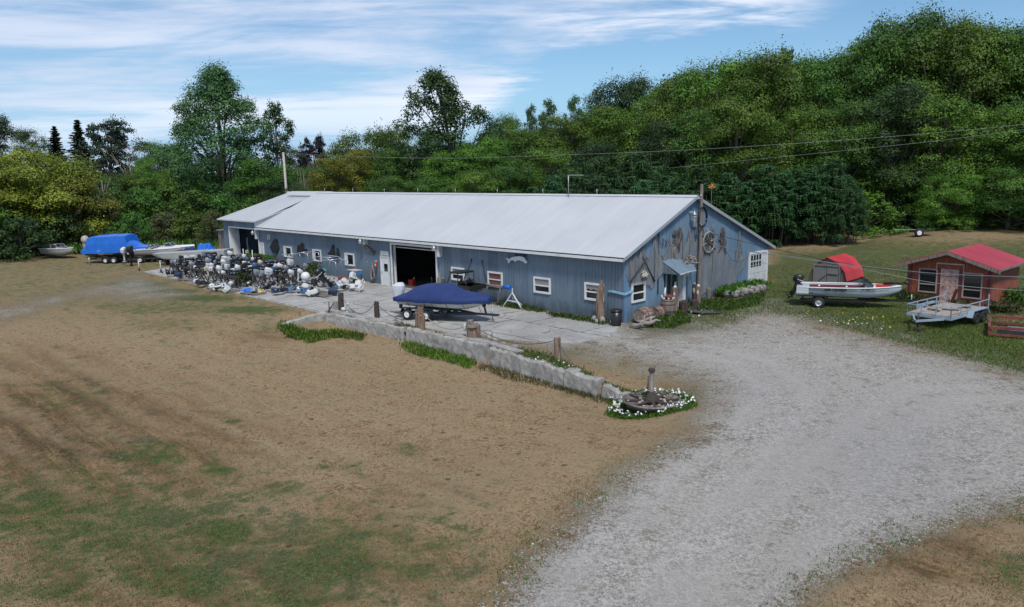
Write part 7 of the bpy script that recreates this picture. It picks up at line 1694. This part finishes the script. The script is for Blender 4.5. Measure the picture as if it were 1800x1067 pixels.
# runabouts
for (px, py, L, hm, dk, sc_, lb, hd) in [(215, 463, 5.0, GELG, WHITE2, True, 'tan runabout with a framed windshield in front of the blue tarpaulin', 0), (262, 462, 5.2, GELW, GELW, True, 'white boat with purple flash and dark windshield in the middle of the row', 4), (292, 458, 4.8, GELW, WHITE, True, 'white runabout with upright framed windshield at the right end of the row', -3)]:
    p = GP(px, py); d_ = Vector((math.cos(HB + rad(hd)), math.sin(HB + rad(hd)), 0)); b0 = Vector((p.x, p.y, 0)) - d_ * L * .45 + Vector((_F[0], _F[1], 0)) * .9
    simple_boat(lb, b0, HB + rad(hd), L, 2.05, .62, hm, deck=dk, screen=sc_, zb=.62)
    trailer('boat_trailer', 'trailer under the ' + lb.split(' in ')[0].split(' at ')[0], b0, HB + rad(hd), 4.6, (1.5,), 1.9, DARKM, group='boat trailers on the left', fender=False)
t0 = None
for i, (px, py, col, lb) in enumerate([(207, 455, 'grey', 'grey motor on the back of the tan runabout'), (234, 461, 'black', 'big black motor with purple trim standing between two boats'), (222, 462, 'white', 'white motor low beside the black one')]):
    p = GP(px, py + 6); t = thing('outboard_motor', lb, 'outboard motor', (p.x, p.y, 1.15), HB + PI * .5, 'motors among the parked boats'); t.scale = (1.35, 1.35, 1.35) if i < 2 else (1.1, 1.1, 1.1)
    motor_parts(t, COWLS[col], LEGS[col], None, 1.0, 0)
    if i == 1: MB().box((-.3, -.19, .14), (-.1, .19, .2)).build('purple_trim', mat('purple', (.12, .02, .2), .4), t)
# long flat jon boat
p = GP(268, 468); hd = rad(40); b0 = Vector((p.x, p.y, 0)) + Vector((_F[0], _F[1], 0)) * 1.0
t = thing('flat_boat', 'long flat pale grey jon boat lying on supports in front of the motors', 'boat', b0, hd, 'boats parked on the left')
Lj = 7.2; secs = []
for u in [0, .06, .15, .3, .5, .7, .9, 1]:
    x = Lj * u; b = .95 * (.8 + .2 * min(1, u * 5)); z0 = .55 + .42 * max(0, (.2 - u) / .2) ** 1.6; z1 = 1.12 + .30 * u
    secs.append([(x, -b, z1), (x, -b * .86, z0 + .1), (x, -b * .75, z0), (x, b * .75, z0), (x, b * .86, z0 + .1), (x, b, z1)])
mb = MB(); mb.loft(secs, close=False, smooth=False); mb.build('hull', mat('jon_grey', (.42, .43, .42), .5, var=.1), t)
mb = MB(); mb.loft([[s_[0], ((s_[0][0]), 0, s_[0][2] + .03), s_[-1]] for s_ in secs], caps=False, smooth=False); mb.build('deck_cover', mat('jon_deck', (.38, .39, .38), .6, var=.12), t)
MB().box((1.0, -.6, 0), (1.2, .6, .55)).box((5.6, -.6, 0), (5.8, .6, .55)).build('support', WOODD, t)
for (px, py, lb) in [(245, 476, 'white jack stand at the left corner of the concrete'), (283, 478, 'jack stand with a black wheel on the concrete')]:
    p = GP(px, py); t = thing('trailer_jack', lb, 'jack', p, 0, 'loose trailer jacks'); MB().cyl((0, 0, .12), (0, 0, 1.0), .045, n=8).bar((-.1, 0, .95), (.35, 0, .98), .05).build('tube', WHITE2, t); MB().lathe([(.12, -.04), (.12, .04)], (0, 0, .12), 'y', 12).build('wheel', RUBBER, t)
p = GP(358, 458); t = thing('cluttered_trailer', 'low plank trailer loaded with lumber by the grey shed', 'trailer', (p.x, p.y, 0), HB); mb = MB()
for k in range(5): mb.box((-2.2 + .1 * k, -.6 + k * .25, .62), (2.6 + .12 * k, -.6 + k * .25 + .2, .70))
mb.build('deck', WOODG, t)
for x in (-.6, .4): make_wheel(t, (x, -.7, .34), .34, .2, WHITE2); make_wheel(t, (x, .7, .34), .34, .2, WHITE2)
tarp('blue_tarpaulin_heap', 'crumpled blue tarpaulin heap on the plank trailer', Vector((p.x + .3, p.y + .2, .72)), .95, .6, .95, BLUEP, 5, HB)
tarp('dark_tarpaulin_heap', 'dark blue tarpaulin heap left of the bright blue one', Vector((p.x - .8, p.y - .9, .72)), .8, .5, .6, NAVY, 6, HB)
p = GP(384, 456); t = thing('scrap_stack', 'stack of yellowish timbers and black tubing beside the grey shed', 'scrap', (p.x, p.y, 0))
for k in range(5): MB().bar((-.3 + .1 * k, 0, 0), (-.1 + .2 * k, .3, 1.5 - .1 * k), .09, .04).build('timber', mat('yellow_wood', (.35, .30, .18), .8), t)
MB().ell((.5, 0, .4), (.55, .4, .42), 10, 7, smooth=False).build('black_bundle', BLKPL, t)
# grey shed and driftwood seats
p = GP(378, 446); t = thing('plank_shed', 'narrow weathered grey plank shed at the left end of the workshop', 'shed', (-50.4, .25, 0)); MB().box((-1.25, 0, -.2), (.30, 2.4, 2.75)).build('plank_wall', WOODG, t); MB().box((-1.4, -.15, 2.75), (.32, 2.5, 2.83)).build('roof', mat('shed_roof', (.22, .19, .18), .8, var=.3), t); MB().box((-.5, -.04, 0), (-.42, -.003, 2.7)).box((-1.25, -.05, 0), (-1.17, -.003, 2.7)).build('batten', WOODG, t)
for i, (px, py) in enumerate([(346, 414), (366, 414)]):
    p = GP(px, py + 2); t = thing('garden_chair', ['pale weathered garden chair, left of the pair by the tall grass', 'pale weathered garden chair, right of the pair by the tall grass'][i], 'chair', p, (1.2, -1.2)[i], 'pale garden chairs'); m_ = mat('bleached_wood', (.40, .37, .33), .9, var=.2)
    mb = MB(); mb.box((-.4, -.4, .4), (.4, .4, .46)); mb.build('seat', m_, t); mb = MB(); mb.bar((-.4, 0, .4), (-.85, 0, 1.15), .75, .05, up=(1, 0, 0)); mb.build('backrest', m_, t)
    for (a, b) in ((-.35, -.35), (.35, -.35), (-.35, .35), (.35, .35)): MB().bar((a, b, 0), (a, b, .42), .08).build('leg', m_, t)
p = GP(356, 416); t = thing('garden_table', 'low dark table between the two pale garden chairs', 'table', p); MB().cyl((0, 0, .45), (0, 0, .5), .5, n=12).build('tabletop', WOODD, t); MB().cyl((0, 0, 0), (0, 0, .45), .2, n=8).build('leg', WOODD, t)
# things inside the bays
t = thing('workbench', 'red-brown bench just inside the annex opening', 'bench', (-44.3, 2.2, 0)); MB().box((-1.2, -.4, .75), (1.6, .5, .85)).build('benchtop', WOODD, t); MB().box((-1.1, -.3, 0), (-.9, .4, .75)).build('leg', mat('bench_red', (.20, .05, .04), .8), t); MB().box((1.3, -.3, 0), (1.5, .4, .75)).build('leg', MT['bench_red'], t)
for i in range(2):
    mb = MB(); mb.bar((0, 0, 0), (-.9, .4, 2.2 - .8 * i), .10, .05); o = mb.build('leaning_timber', mat('pale_timber', (.38, .34, .30), .9)); o.location = (-46.2 + .2 * i, .7, 0); tag(o, ['long pale timber leaning inside the annex opening', 'shorter pale timber at the foot of the long one'][i], 'timber', 'timbers leaning in the annex')
for i, (x, y, z, s, m_, lb) in enumerate([(-45.5, 2.6, 1.9, .16, WHITE, 'small white thing hanging high inside the annex'), (-44.9, 2.2, 1.15, .2, WHITE, 'upper white jug on the annex bench'), (-45.1, 2.0, .98, .16, WHITE, 'lower white jug on the annex bench'), (-43.7, 2.0, .98, .2, WHITE2, 'grey white jug at the right end of the annex bench')]):
    t = thing('white_jug', lb, 'jug', (x, y, z), 0, 'white jugs in the annex'); MB().lathe([(s * .6, -s), (s, -s * .8), (s, s * .3), (s * .4, s)], n=10).build('body', m_, t); MB().cyl((0, 0, s), (0, 0, s * 1.3), s * .3, n=8).build('cap', REDP, t)
tarp('blue_sheet', 'dark blue sheet hanging at the right inside the annex', Vector((-42.9, 2.3, 1.9)), .5, .4, .5, mat('dim_blue', (.01, .03, .2), .6), 9)
mb = MB(); rough_post(mb, 0, 0, .16, 1.35, n=8); o = mb.build('wood_stump', mat('cut_wood', (.36, .31, .22), .9)); o.location = (-43.2, -.75, 0); tag(o, 'pale upright stump in the annex opening', 'stump')
t = thing('gas_can', 'red gas can on the floor just inside the open bay', 'can', (-20.3, 1.1, 0)); MB().box((-.25, -.16, 0), (.25, .16, .42)).build('body', REDP, t); MB().tube([(.15, 0, .42), (.32, 0, .6)], .035, 6).build('spout', mat('yellow_spout', (.5, .4, .05), .5), t)
t = thing('parked_tractor', 'dark tractor in the shadow of the open bay', 'tractor', (-16.6, 3.2, 0), PI / 2)
for (x, y, r, w_) in ((-.8, -.6, .62, .35), (-.8, .6, .62, .35), (.9, -.5, .4, .22), (.9, .5, .4, .22)): make_wheel(t, (x, y, r), r, w_, DARKM)
MB().box((-.9, -.3, .55), (1.1, .3, 1.15)).box((-.9, -.35, 1.1), (-.3, .35, 1.3)).build('body', mat('dim_green', (.02, .04, .02), .5), t); MB().tube([(-.9, -.5, 1.1), (-.9, -.5, 2.0), (-.9, .5, 2.0), (-.9, .5, 1.1)], .04, 6).build('roll_bar', DARKM, t)
t = simple_boat('dark covered boat in the depth of the open bay', (-19.8, 4.2, 0), .15, 4.2, 1.7, .6, MT['dark_hull'], deck=MT['dark_hull'], name='stored_boat', group='stored things in the open bay', zb=.7); MB().box((.8, -.5, 0), (1.0, .5, .75)).box((2.6, -.5, 0), (2.8, .5, .75)).build('cradle', WOODD, t)

# ------------------------------------------------------------------ pole and wires
base = at_dep(505, 350, 93); zt = ztop((base.x, base.y, 0), 268)
t = thing('utility_pole', 'pale slightly leaning utility pole behind the annex roof', 'pole', (base.x, base.y, 0)); tp = at_dep(498, 268, 93)
MB().tube([(0, 0, -.5), (tp.x - base.x, tp.y - base.y, tp.z)], [.19, .13], 10).build('shaft', mat('pale_pole', (.42, .39, .34), .9, var=.15, vscale=4), t); MB().bar((tp.x - base.x - .4, tp.y - base.y - .1, tp.z - .15), (tp.x - base.x + .4, tp.y - base.y + .1, tp.z - .15), .1).build('crossarm', WOODG, t)
def wire(label, pts, r, m, group):
    P_ = [at_dep(*p) for p in pts]; dense = []
    for i in range(len(P_) - 1):
        for k in range(6):
            u = k / 6; p0 = P_[max(i - 1, 0)]; p1 = P_[i]; p2 = P_[i + 1]; p3 = P_[min(i + 2, len(P_) - 1)]
            dense.append(.5 * ((2 * p1) + (-p0 + p2) * u + (2 * p0 - 5 * p1 + 4 * p2 - p3) * u * u + (-p0 + 3 * p1 - 3 * p2 + p3) * u ** 3))
    dense.append(P_[-1]); mb = MB(); mb.tube(dense, r * .62, 5); o = mb.build('power_line', m); tag(o, label, 'wire', group)
WIRE = mat('wire_grey', (.26, .29, .28), .5, var=.1); WIRED = mat('wire_dark', (.03, .03, .035), .5, var=.1)
wire('upper wire from the leaning pole across the trees to the right edge', [(498, 269, 93), (620, 275, 88), (800, 278, 82), (1000, 272, 76), (1200, 264, 70), (1430, 250, 64), (1640, 234, 58), (1830, 216, 53)], .022, WIRE, 'overhead wires across the trees')
wire('second wire fading into the trees above the gable', [(1170, 296, 72), (1330, 280, 66), (1500, 263, 61), (1660, 246, 57), (1830, 224, 52)], .018, WIRE, 'overhead wires across the trees')
wire('short wire left of the leaning pole', [(498, 270, 93), (420, 278, 95), (330, 292, 98), (230, 300, 102)], .02, WIRED, 'overhead wires across the trees')
wire('service cable from the roof edge of the gable past the pole to the right', [(1175, 386, 47.6), (1210, 398, 46.5), (1250, 410, 45), (1320, 428, 42.5), (1400, 446, 40), (1480, 462, 37.8), (1590, 478, 35), (1700, 488, 32.5), (1830, 491, 30)], .022, WIRED, 'service cables to the gable')
wire('lower twisted service cable crossing in front of the red shed', [(1200, 412, 47.4), (1232, 424, 46), (1300, 440, 43), (1400, 452, 39.5), (1480, 466, 37), (1560, 482, 34.5), (1640, 497, 32), (1740, 507, 30), (1830, 512, 28)], .020, WIRE, 'service cables to the gable')
wire('topmost service cable running to the red shed roof side', [(1315, 441, 43), (1360, 448, 41), (1430, 458, 38.6), (1520, 468, 36.2), (1650, 481, 33), (1830, 488, 29.8)], .018, WIRE, 'service cables to the gable')

# ------------------------------------------------------------------ trailer wheel in the bushes, orange sprigs
p = GP(1612, 416); t = thing('stray_trailer', 'pale trailer wheel and tongue showing under the bushes on the slope', 'trailer', p, HB + PI); make_wheel(t, (0, .3, .42), .42, .22, WHITE); MB().bar((.3, .2, .7), (2.4, .2, .75), .07).build('tongue', STEEL, t); MB().box((-1.5, -.9, .5), (.3, .25, .62)).build('frame', DARKM, t)
q = at_dep(1251, 328, 68); R3 = np.random.RandomState(4); n = 60; pos = np.array([q.x, q.y, q.z]) + R3.normal(size=(n, 3)) * [.14, .14, .12]
me_ = cards('orange_foliage', pos, R3.normal(size=(n, 3)), R3.uniform(.1, .22, n), .4, mat_=leafmat('leaf_orange', (.45, .17, .05, 1), (.75, .34, .12, 1)))
o = bpy.data.objects.new('orange_foliage', me_); COL.objects.link(o); tag(o, 'small spray of orange dried leaves in the sumacs right of the gable pole', 'foliage')
mb = MB(); mb.tube([(q.x, q.y, 0), (q.x, q.y, q.z)], .03, 5); mb.build('stem', BARK, o)

# ------------------------------------------------------------------ weeds, grass strips, flowers, pebbles
def px_to_pts(reg, n): return [tuple(GP(x, y)) for x, y in px_region(reg, n)]
scatter('wall_foot_grass', px_to_pts([(495, 566), (540, 584), (600, 582), (640, 590), (636, 600), (590, 594), (545, 604), (505, 595), (488, 575)], 420), LF['mid'], .12, .34, .2, 7, .08, label='tall dark grass along the left foot of the retaining wall')
scatter('wall_foot_grass', px_to_pts([(708, 604), (760, 606), (810, 620), (835, 640), (828, 650), (790, 638), (740, 628), (706, 616)], 380), LF['mid'], .12, .30, .2, 7, .08, label='tall dark grass along the middle foot of the retaining wall')
scatter('wall_foot_grass', px_to_pts([(838, 640), (900, 652), (980, 676), (1060, 694), (1130, 712), (1120, 722), (1050, 706), (970, 684), (880, 664), (836, 648)], 420), LF['olive'], .06, .22, .14, 7, .10, label='low grass along the right foot of the retaining wall')
scatter('bank_grass', px_to_pts([(905, 610), (960, 622), (1000, 640), (1040, 660), (1030, 672), (970, 655), (905, 630)], 420), LF['weed'], .07, .22, .16, 6, .12, label='green weeds on the bank around the single brown post')
scatter('bank_grass', px_to_pts([(690, 572), (725, 575), (722, 586), (700, 588)], 90), LF['olive'], .1, .3, .16, 7, .12, label='weeds on top of the retaining wall left of the split timbers')
scatter('wall_base_weeds', [(random.uniform(-9.5, -5.5), random.uniform(-.75, -.15), 0) for _ in range(160)] + [(random.uniform(-13.5, -9.7), random.uniform(-.9, -.2), 0) for _ in range(120)] + [(random.uniform(-5, -.6), random.uniform(-1.1, -.5), 0) for _ in range(150)], LF['weed'], .08, .34, .2, 7, .1, label='weeds along the foot of the blue wall')
scatter('entrance_weeds', px_to_pts([(1135, 560), (1165, 552), (1200, 552), (1210, 565), (1180, 578), (1140, 575)], 420), LF['weed'], .10, .34, .28, 7, .12, label='leafy weeds in front of the barrels')
scatter('entrance_weeds', px_to_pts([(1200, 540), (1240, 525), (1300, 530), (1345, 515), (1330, 538), (1260, 550), (1215, 548)], 560), LF['weed'], .08, .30, .25, 7, .12, label='green weeds in front of the stone planter')
scatter('planter_weeds', [(random.uniform(.3, 1.2), random.uniform(8.2, 12.5), .6) for _ in range(170)], LF['green'], .15, .55, .3, 7, .12, 1, label='leafy plants growing in the stone planter')
scatter('yard_grass', px_to_pts([(1235, 585), (1335, 552), (1400, 556), (1590, 604), (1800, 655), (1800, 540), (1560, 500), (1350, 500), (1240, 560)], 5200), LF['mid'], .04, .13, .3, 5, .22, label='short weedy grass around the boat and trailers')
scatter('yard_grass', px_to_pts([(1350, 470), (1800, 440), (1800, 560), (1560, 520), (1380, 520)], 2200), LF['olive'], .05, .16, .3, 4, .3, label='short grass between the two sheds')
for i, (px, py, r, hgt2, lf, lb) in enumerate([(1648, 522, .55, .75, 'weed', 'bright leafy bush left of the pink shed door'), (1600, 528, .5, .4, 'weed', 'low weeds at the left corner of the red shed'), (1625, 532, .5, .4, 'olive', 'low weeds under the left shed window'), (1690, 545, .5, .45, 'olive', 'weeds at the foot of the red leaning board'), (1790, 535, .9, .95, 'weed', 'tall weeds at the right corner of the red shed'), (1765, 548, .7, .5, 'olive', 'brambles behind the rusty frame'), (1265, 512, .5, .95, 'green', 'leafy bush rising from the stone planter'), (428, 500, .75, 1.25, 'weed', 'bright green weeds growing among the motors'), (552, 485, .6, 1.2, 'weed', 'green weeds beside the round white float'), (828, 524, .45, .7, 'green', 'weeds behind the utility vehicle')]):
    p = GP(px, py); pts = [(p.x + random.gauss(0, r * .5), p.y + random.gauss(0, r * .5), p.z + random.uniform(0, hgt2) * .8) for _ in range(90)]
    o = scatter('weed_clump', pts, LF[lf], .10, .26, .55, 9, .10, 1, label=lb, lean=.9, kind=None, group='weed clumps', cat='weeds')
tg = []
for _ in range(1500):
    rt = random.uniform(-31, -19); fw = random.uniform(78, 90); q = CAM[:2] + _R[:2] * rt + _F[:2] * fw; tg.append((q[0], q[1]))
scatter('tall_grass', tg, LF['dryg'], .4, 1.2, .10, 7, .3, label='tall yellow-green grass in front of the left tree line')
tg = []
for _ in range(1300):
    rt = random.uniform(-50, -17); fw = random.uniform(84, 95); q = CAM[:2] + _R[:2] * rt + _F[:2] * fw; tg.append((q[0], q[1]))
scatter('tall_grass', tg, LF['weed'], .5, 1.5, .16, 7, .35, label='green scrub along the left tree line')
# white flowers round the wheel planter: leafy ring and blossoms
ring = []
for _ in range(900):
    a = random.uniform(0, 6.28); r = random.uniform(.95, 1.3) + .18 * math.sin(a * 2); ring.append((P6[0] + math.cos(a) * r, P6[1] + math.sin(a) * r))
ring += [tuple(GP(x, y))[:2] for x, y in px_region([(1060, 692), (1120, 706), (1125, 735), (1080, 716)], 300)]
scatter('flower_foliage', ring, LF['green'], .08, .20, .25, 6, .07, label='dark leafy ring around the wheel planter')
pts = np.array(random.sample(ring, 170)); zz_ = hgt(pts[:, 0], pts[:, 1]) + NR.uniform(.12, .26, len(pts)); q = np.repeat(np.stack([pts[:, 0], pts[:, 1], zz_], 1), 3, 0) + NR.normal(scale=.025, size=(len(pts) * 3, 3))
me_ = cards('white_flowers', q, NR.normal(size=q.shape) + [0, 0, 1.2], NR.uniform(.05, .10, len(q)), .9, mat_=mat('petals', (.75, .75, .72), .7, var=.05)); o = bpy.data.objects.new('white_flowers', me_); COL.objects.link(o); tag(o, 'small white blossoms around the wheel planter', kind='stuff')
pts = np.array([tuple(GP(x, y)) for x, y in px_region([(905, 612), (980, 630), (1040, 662), (1000, 658), (920, 632)], 22)] + [tuple(GP(x, y)) for x, y in px_region([(1150, 560), (1215, 548), (1230, 538), (1290, 535), (1200, 570)], 40)] + [tuple(GP(x, y)) for x, y in px_region([(1400, 558), (1540, 565), (1560, 585), (1430, 570)], 22)])
me_ = cards('small_flowers', pts + [0, 0, .12], NR.normal(size=pts.shape) + [0, 0, 1.2], NR.uniform(.05, .10, len(pts)), .9, mat_=MT['petals']); o = bpy.data.objects.new('small_flowers', me_); COL.objects.link(o); tag(o, 'scattered white blossoms in the weeds', kind='stuff')
pts = np.array([tuple(GP(x, y)) for x, y in px_region([(1400, 548), (1560, 552), (1580, 580), (1430, 566)], 60)])
me_ = cards('yellow_flowers', pts + [0, 0, .08], NR.normal(size=pts.shape) + [0, 0, 1.2], NR.uniform(.05, .12, len(pts)), .9, mat_=mat('yellow_petals', (.5, .42, .04), .7, var=.1)); o = bpy.data.objects.new('yellow_flowers', me_); COL.objects.link(o); tag(o, 'small yellow flowers in the grass below the fishing boat', kind='stuff')
# lawn tufts: dry and green, thick near the camera, plus pebbles on the drive
gi = lambda arr, x, y: arr[np.clip(np.searchsorted(gy, y), 0, ny - 1), np.clip(np.searchsorted(gx, x), 0, nx - 1)]
def lawn_pts(n, want, ymin=500, bias=1.0):
    out_ = []
    xs = NR.uniform(-40, 1840, n * 6); ys = ymin + (1090 - ymin) * NR.rand(n * 6) ** bias
    for x, y in zip(xs, ys):
        d = ray(x, y); z0 = -.4; t_ = (z0 - CAM[2]) / d[2]; p = CAM + d * t_; z1 = H(p[0], p[1]); t_ = (z1 - CAM[2]) / d[2]; p = CAM + d * t_
        g_, c_, gr_ = gi(gravel, p[0], p[1]), gi(conc, p[0], p[1]), gi(green, p[0], p[1])
        if want(g_, c_, gr_): out_.append((p[0], p[1], z1))
        if len(out_) >= n: break
    return out_
scatter('dry_grass', lawn_pts(8000, lambda g, c, k: g < .45 and c < .2, 560, .8), LF['dryg'] if False else mat('straw', (.27, .185, .10), .9, var=.6, vscale=2.5, col2=(.12, .075, .038), c2scale=.7, c2lo=.46, c2hi=.56), .025, .075, .22, 4, .12, 1, label='short dry lawn grass')
mg_ = lawn_pts(380, lambda g, c, k: .15 < g < .75 and c < .2, 570, .8)
scatter('margin_weeds', mg_, LF['green'], .02, .07, .35, 16, .12, 1, label='small green weeds creeping into the edges of the gravel')
scatter('green_grass', lawn_pts(7000, lambda g, c, k: g < .5 and c < .2 and random.random() < k * .9 + .03, 500, .9), LF['green'], .02, .06, .35, 5, .14, 1, label='short green grass in the lawn patches')
pb = np.array(lawn_pts(12000, lambda g, c, k: g > .3 and c < .5, 560, .7)); n = len(pb); s = NR.uniform(.008, .024, n) * (1 + (NR.rand(n) > .97) * .9)
oct_ = np.array([(1, 0, 0), (0, 1, 0), (-1, 0, 0), (0, -1, 0), (0, 0, 1), (0, 0, -.4)], float); fo_ = [(0, 1, 4), (1, 2, 4), (2, 3, 4), (3, 0, 4)]
ang = NR.rand(n) * 6.28; cs, sn = np.cos(ang), np.sin(ang); ax = NR.uniform(.7, 1.3, (n, 3))
vv = oct_[None] * ax[:, None, :] * s[:, None, None]; vx = vv[..., 0] * cs[:, None] - vv[..., 1] * sn[:, None]; vy = vv[..., 0] * sn[:, None] + vv[..., 1] * cs[:, None]
zz_ = hgt(pb[:, 0], pb[:, 1])
V_ = np.stack([vx + pb[:, 0:1], vy + pb[:, 1:2], vv[..., 2] * .8 + zz_[:, None] + .004], -1).reshape(-1, 3)
F_ = (np.arange(n)[:, None, None] * 6 + np.array(fo_)[None]).reshape(-1, 3)
me_ = bpy.data.meshes.new('gravel_stones'); me_.vertices.add(len(V_)); me_.vertices.foreach_set('co', V_.ravel()); me_.loops.add(F_.size); me_.loops.foreach_set('vertex_index', F_.ravel()); me_.polygons.add(len(F_)); me_.polygons.foreach_set('loop_start', np.arange(0, F_.size, 3)); me_.polygons.foreach_set('loop_total', np.full(len(F_), 3)); me_.update()
me_.materials.append(mat('pebble', (.30, .29, .28), .9, var=.5, vscale=11, col2=(.50, .49, .47), c2scale=9, c2lo=.56, c2hi=.64)); o = bpy.data.objects.new('gravel_stones', me_); COL.objects.link(o); tag(o, 'loose pale gravel stones on the drive', kind='stuff')
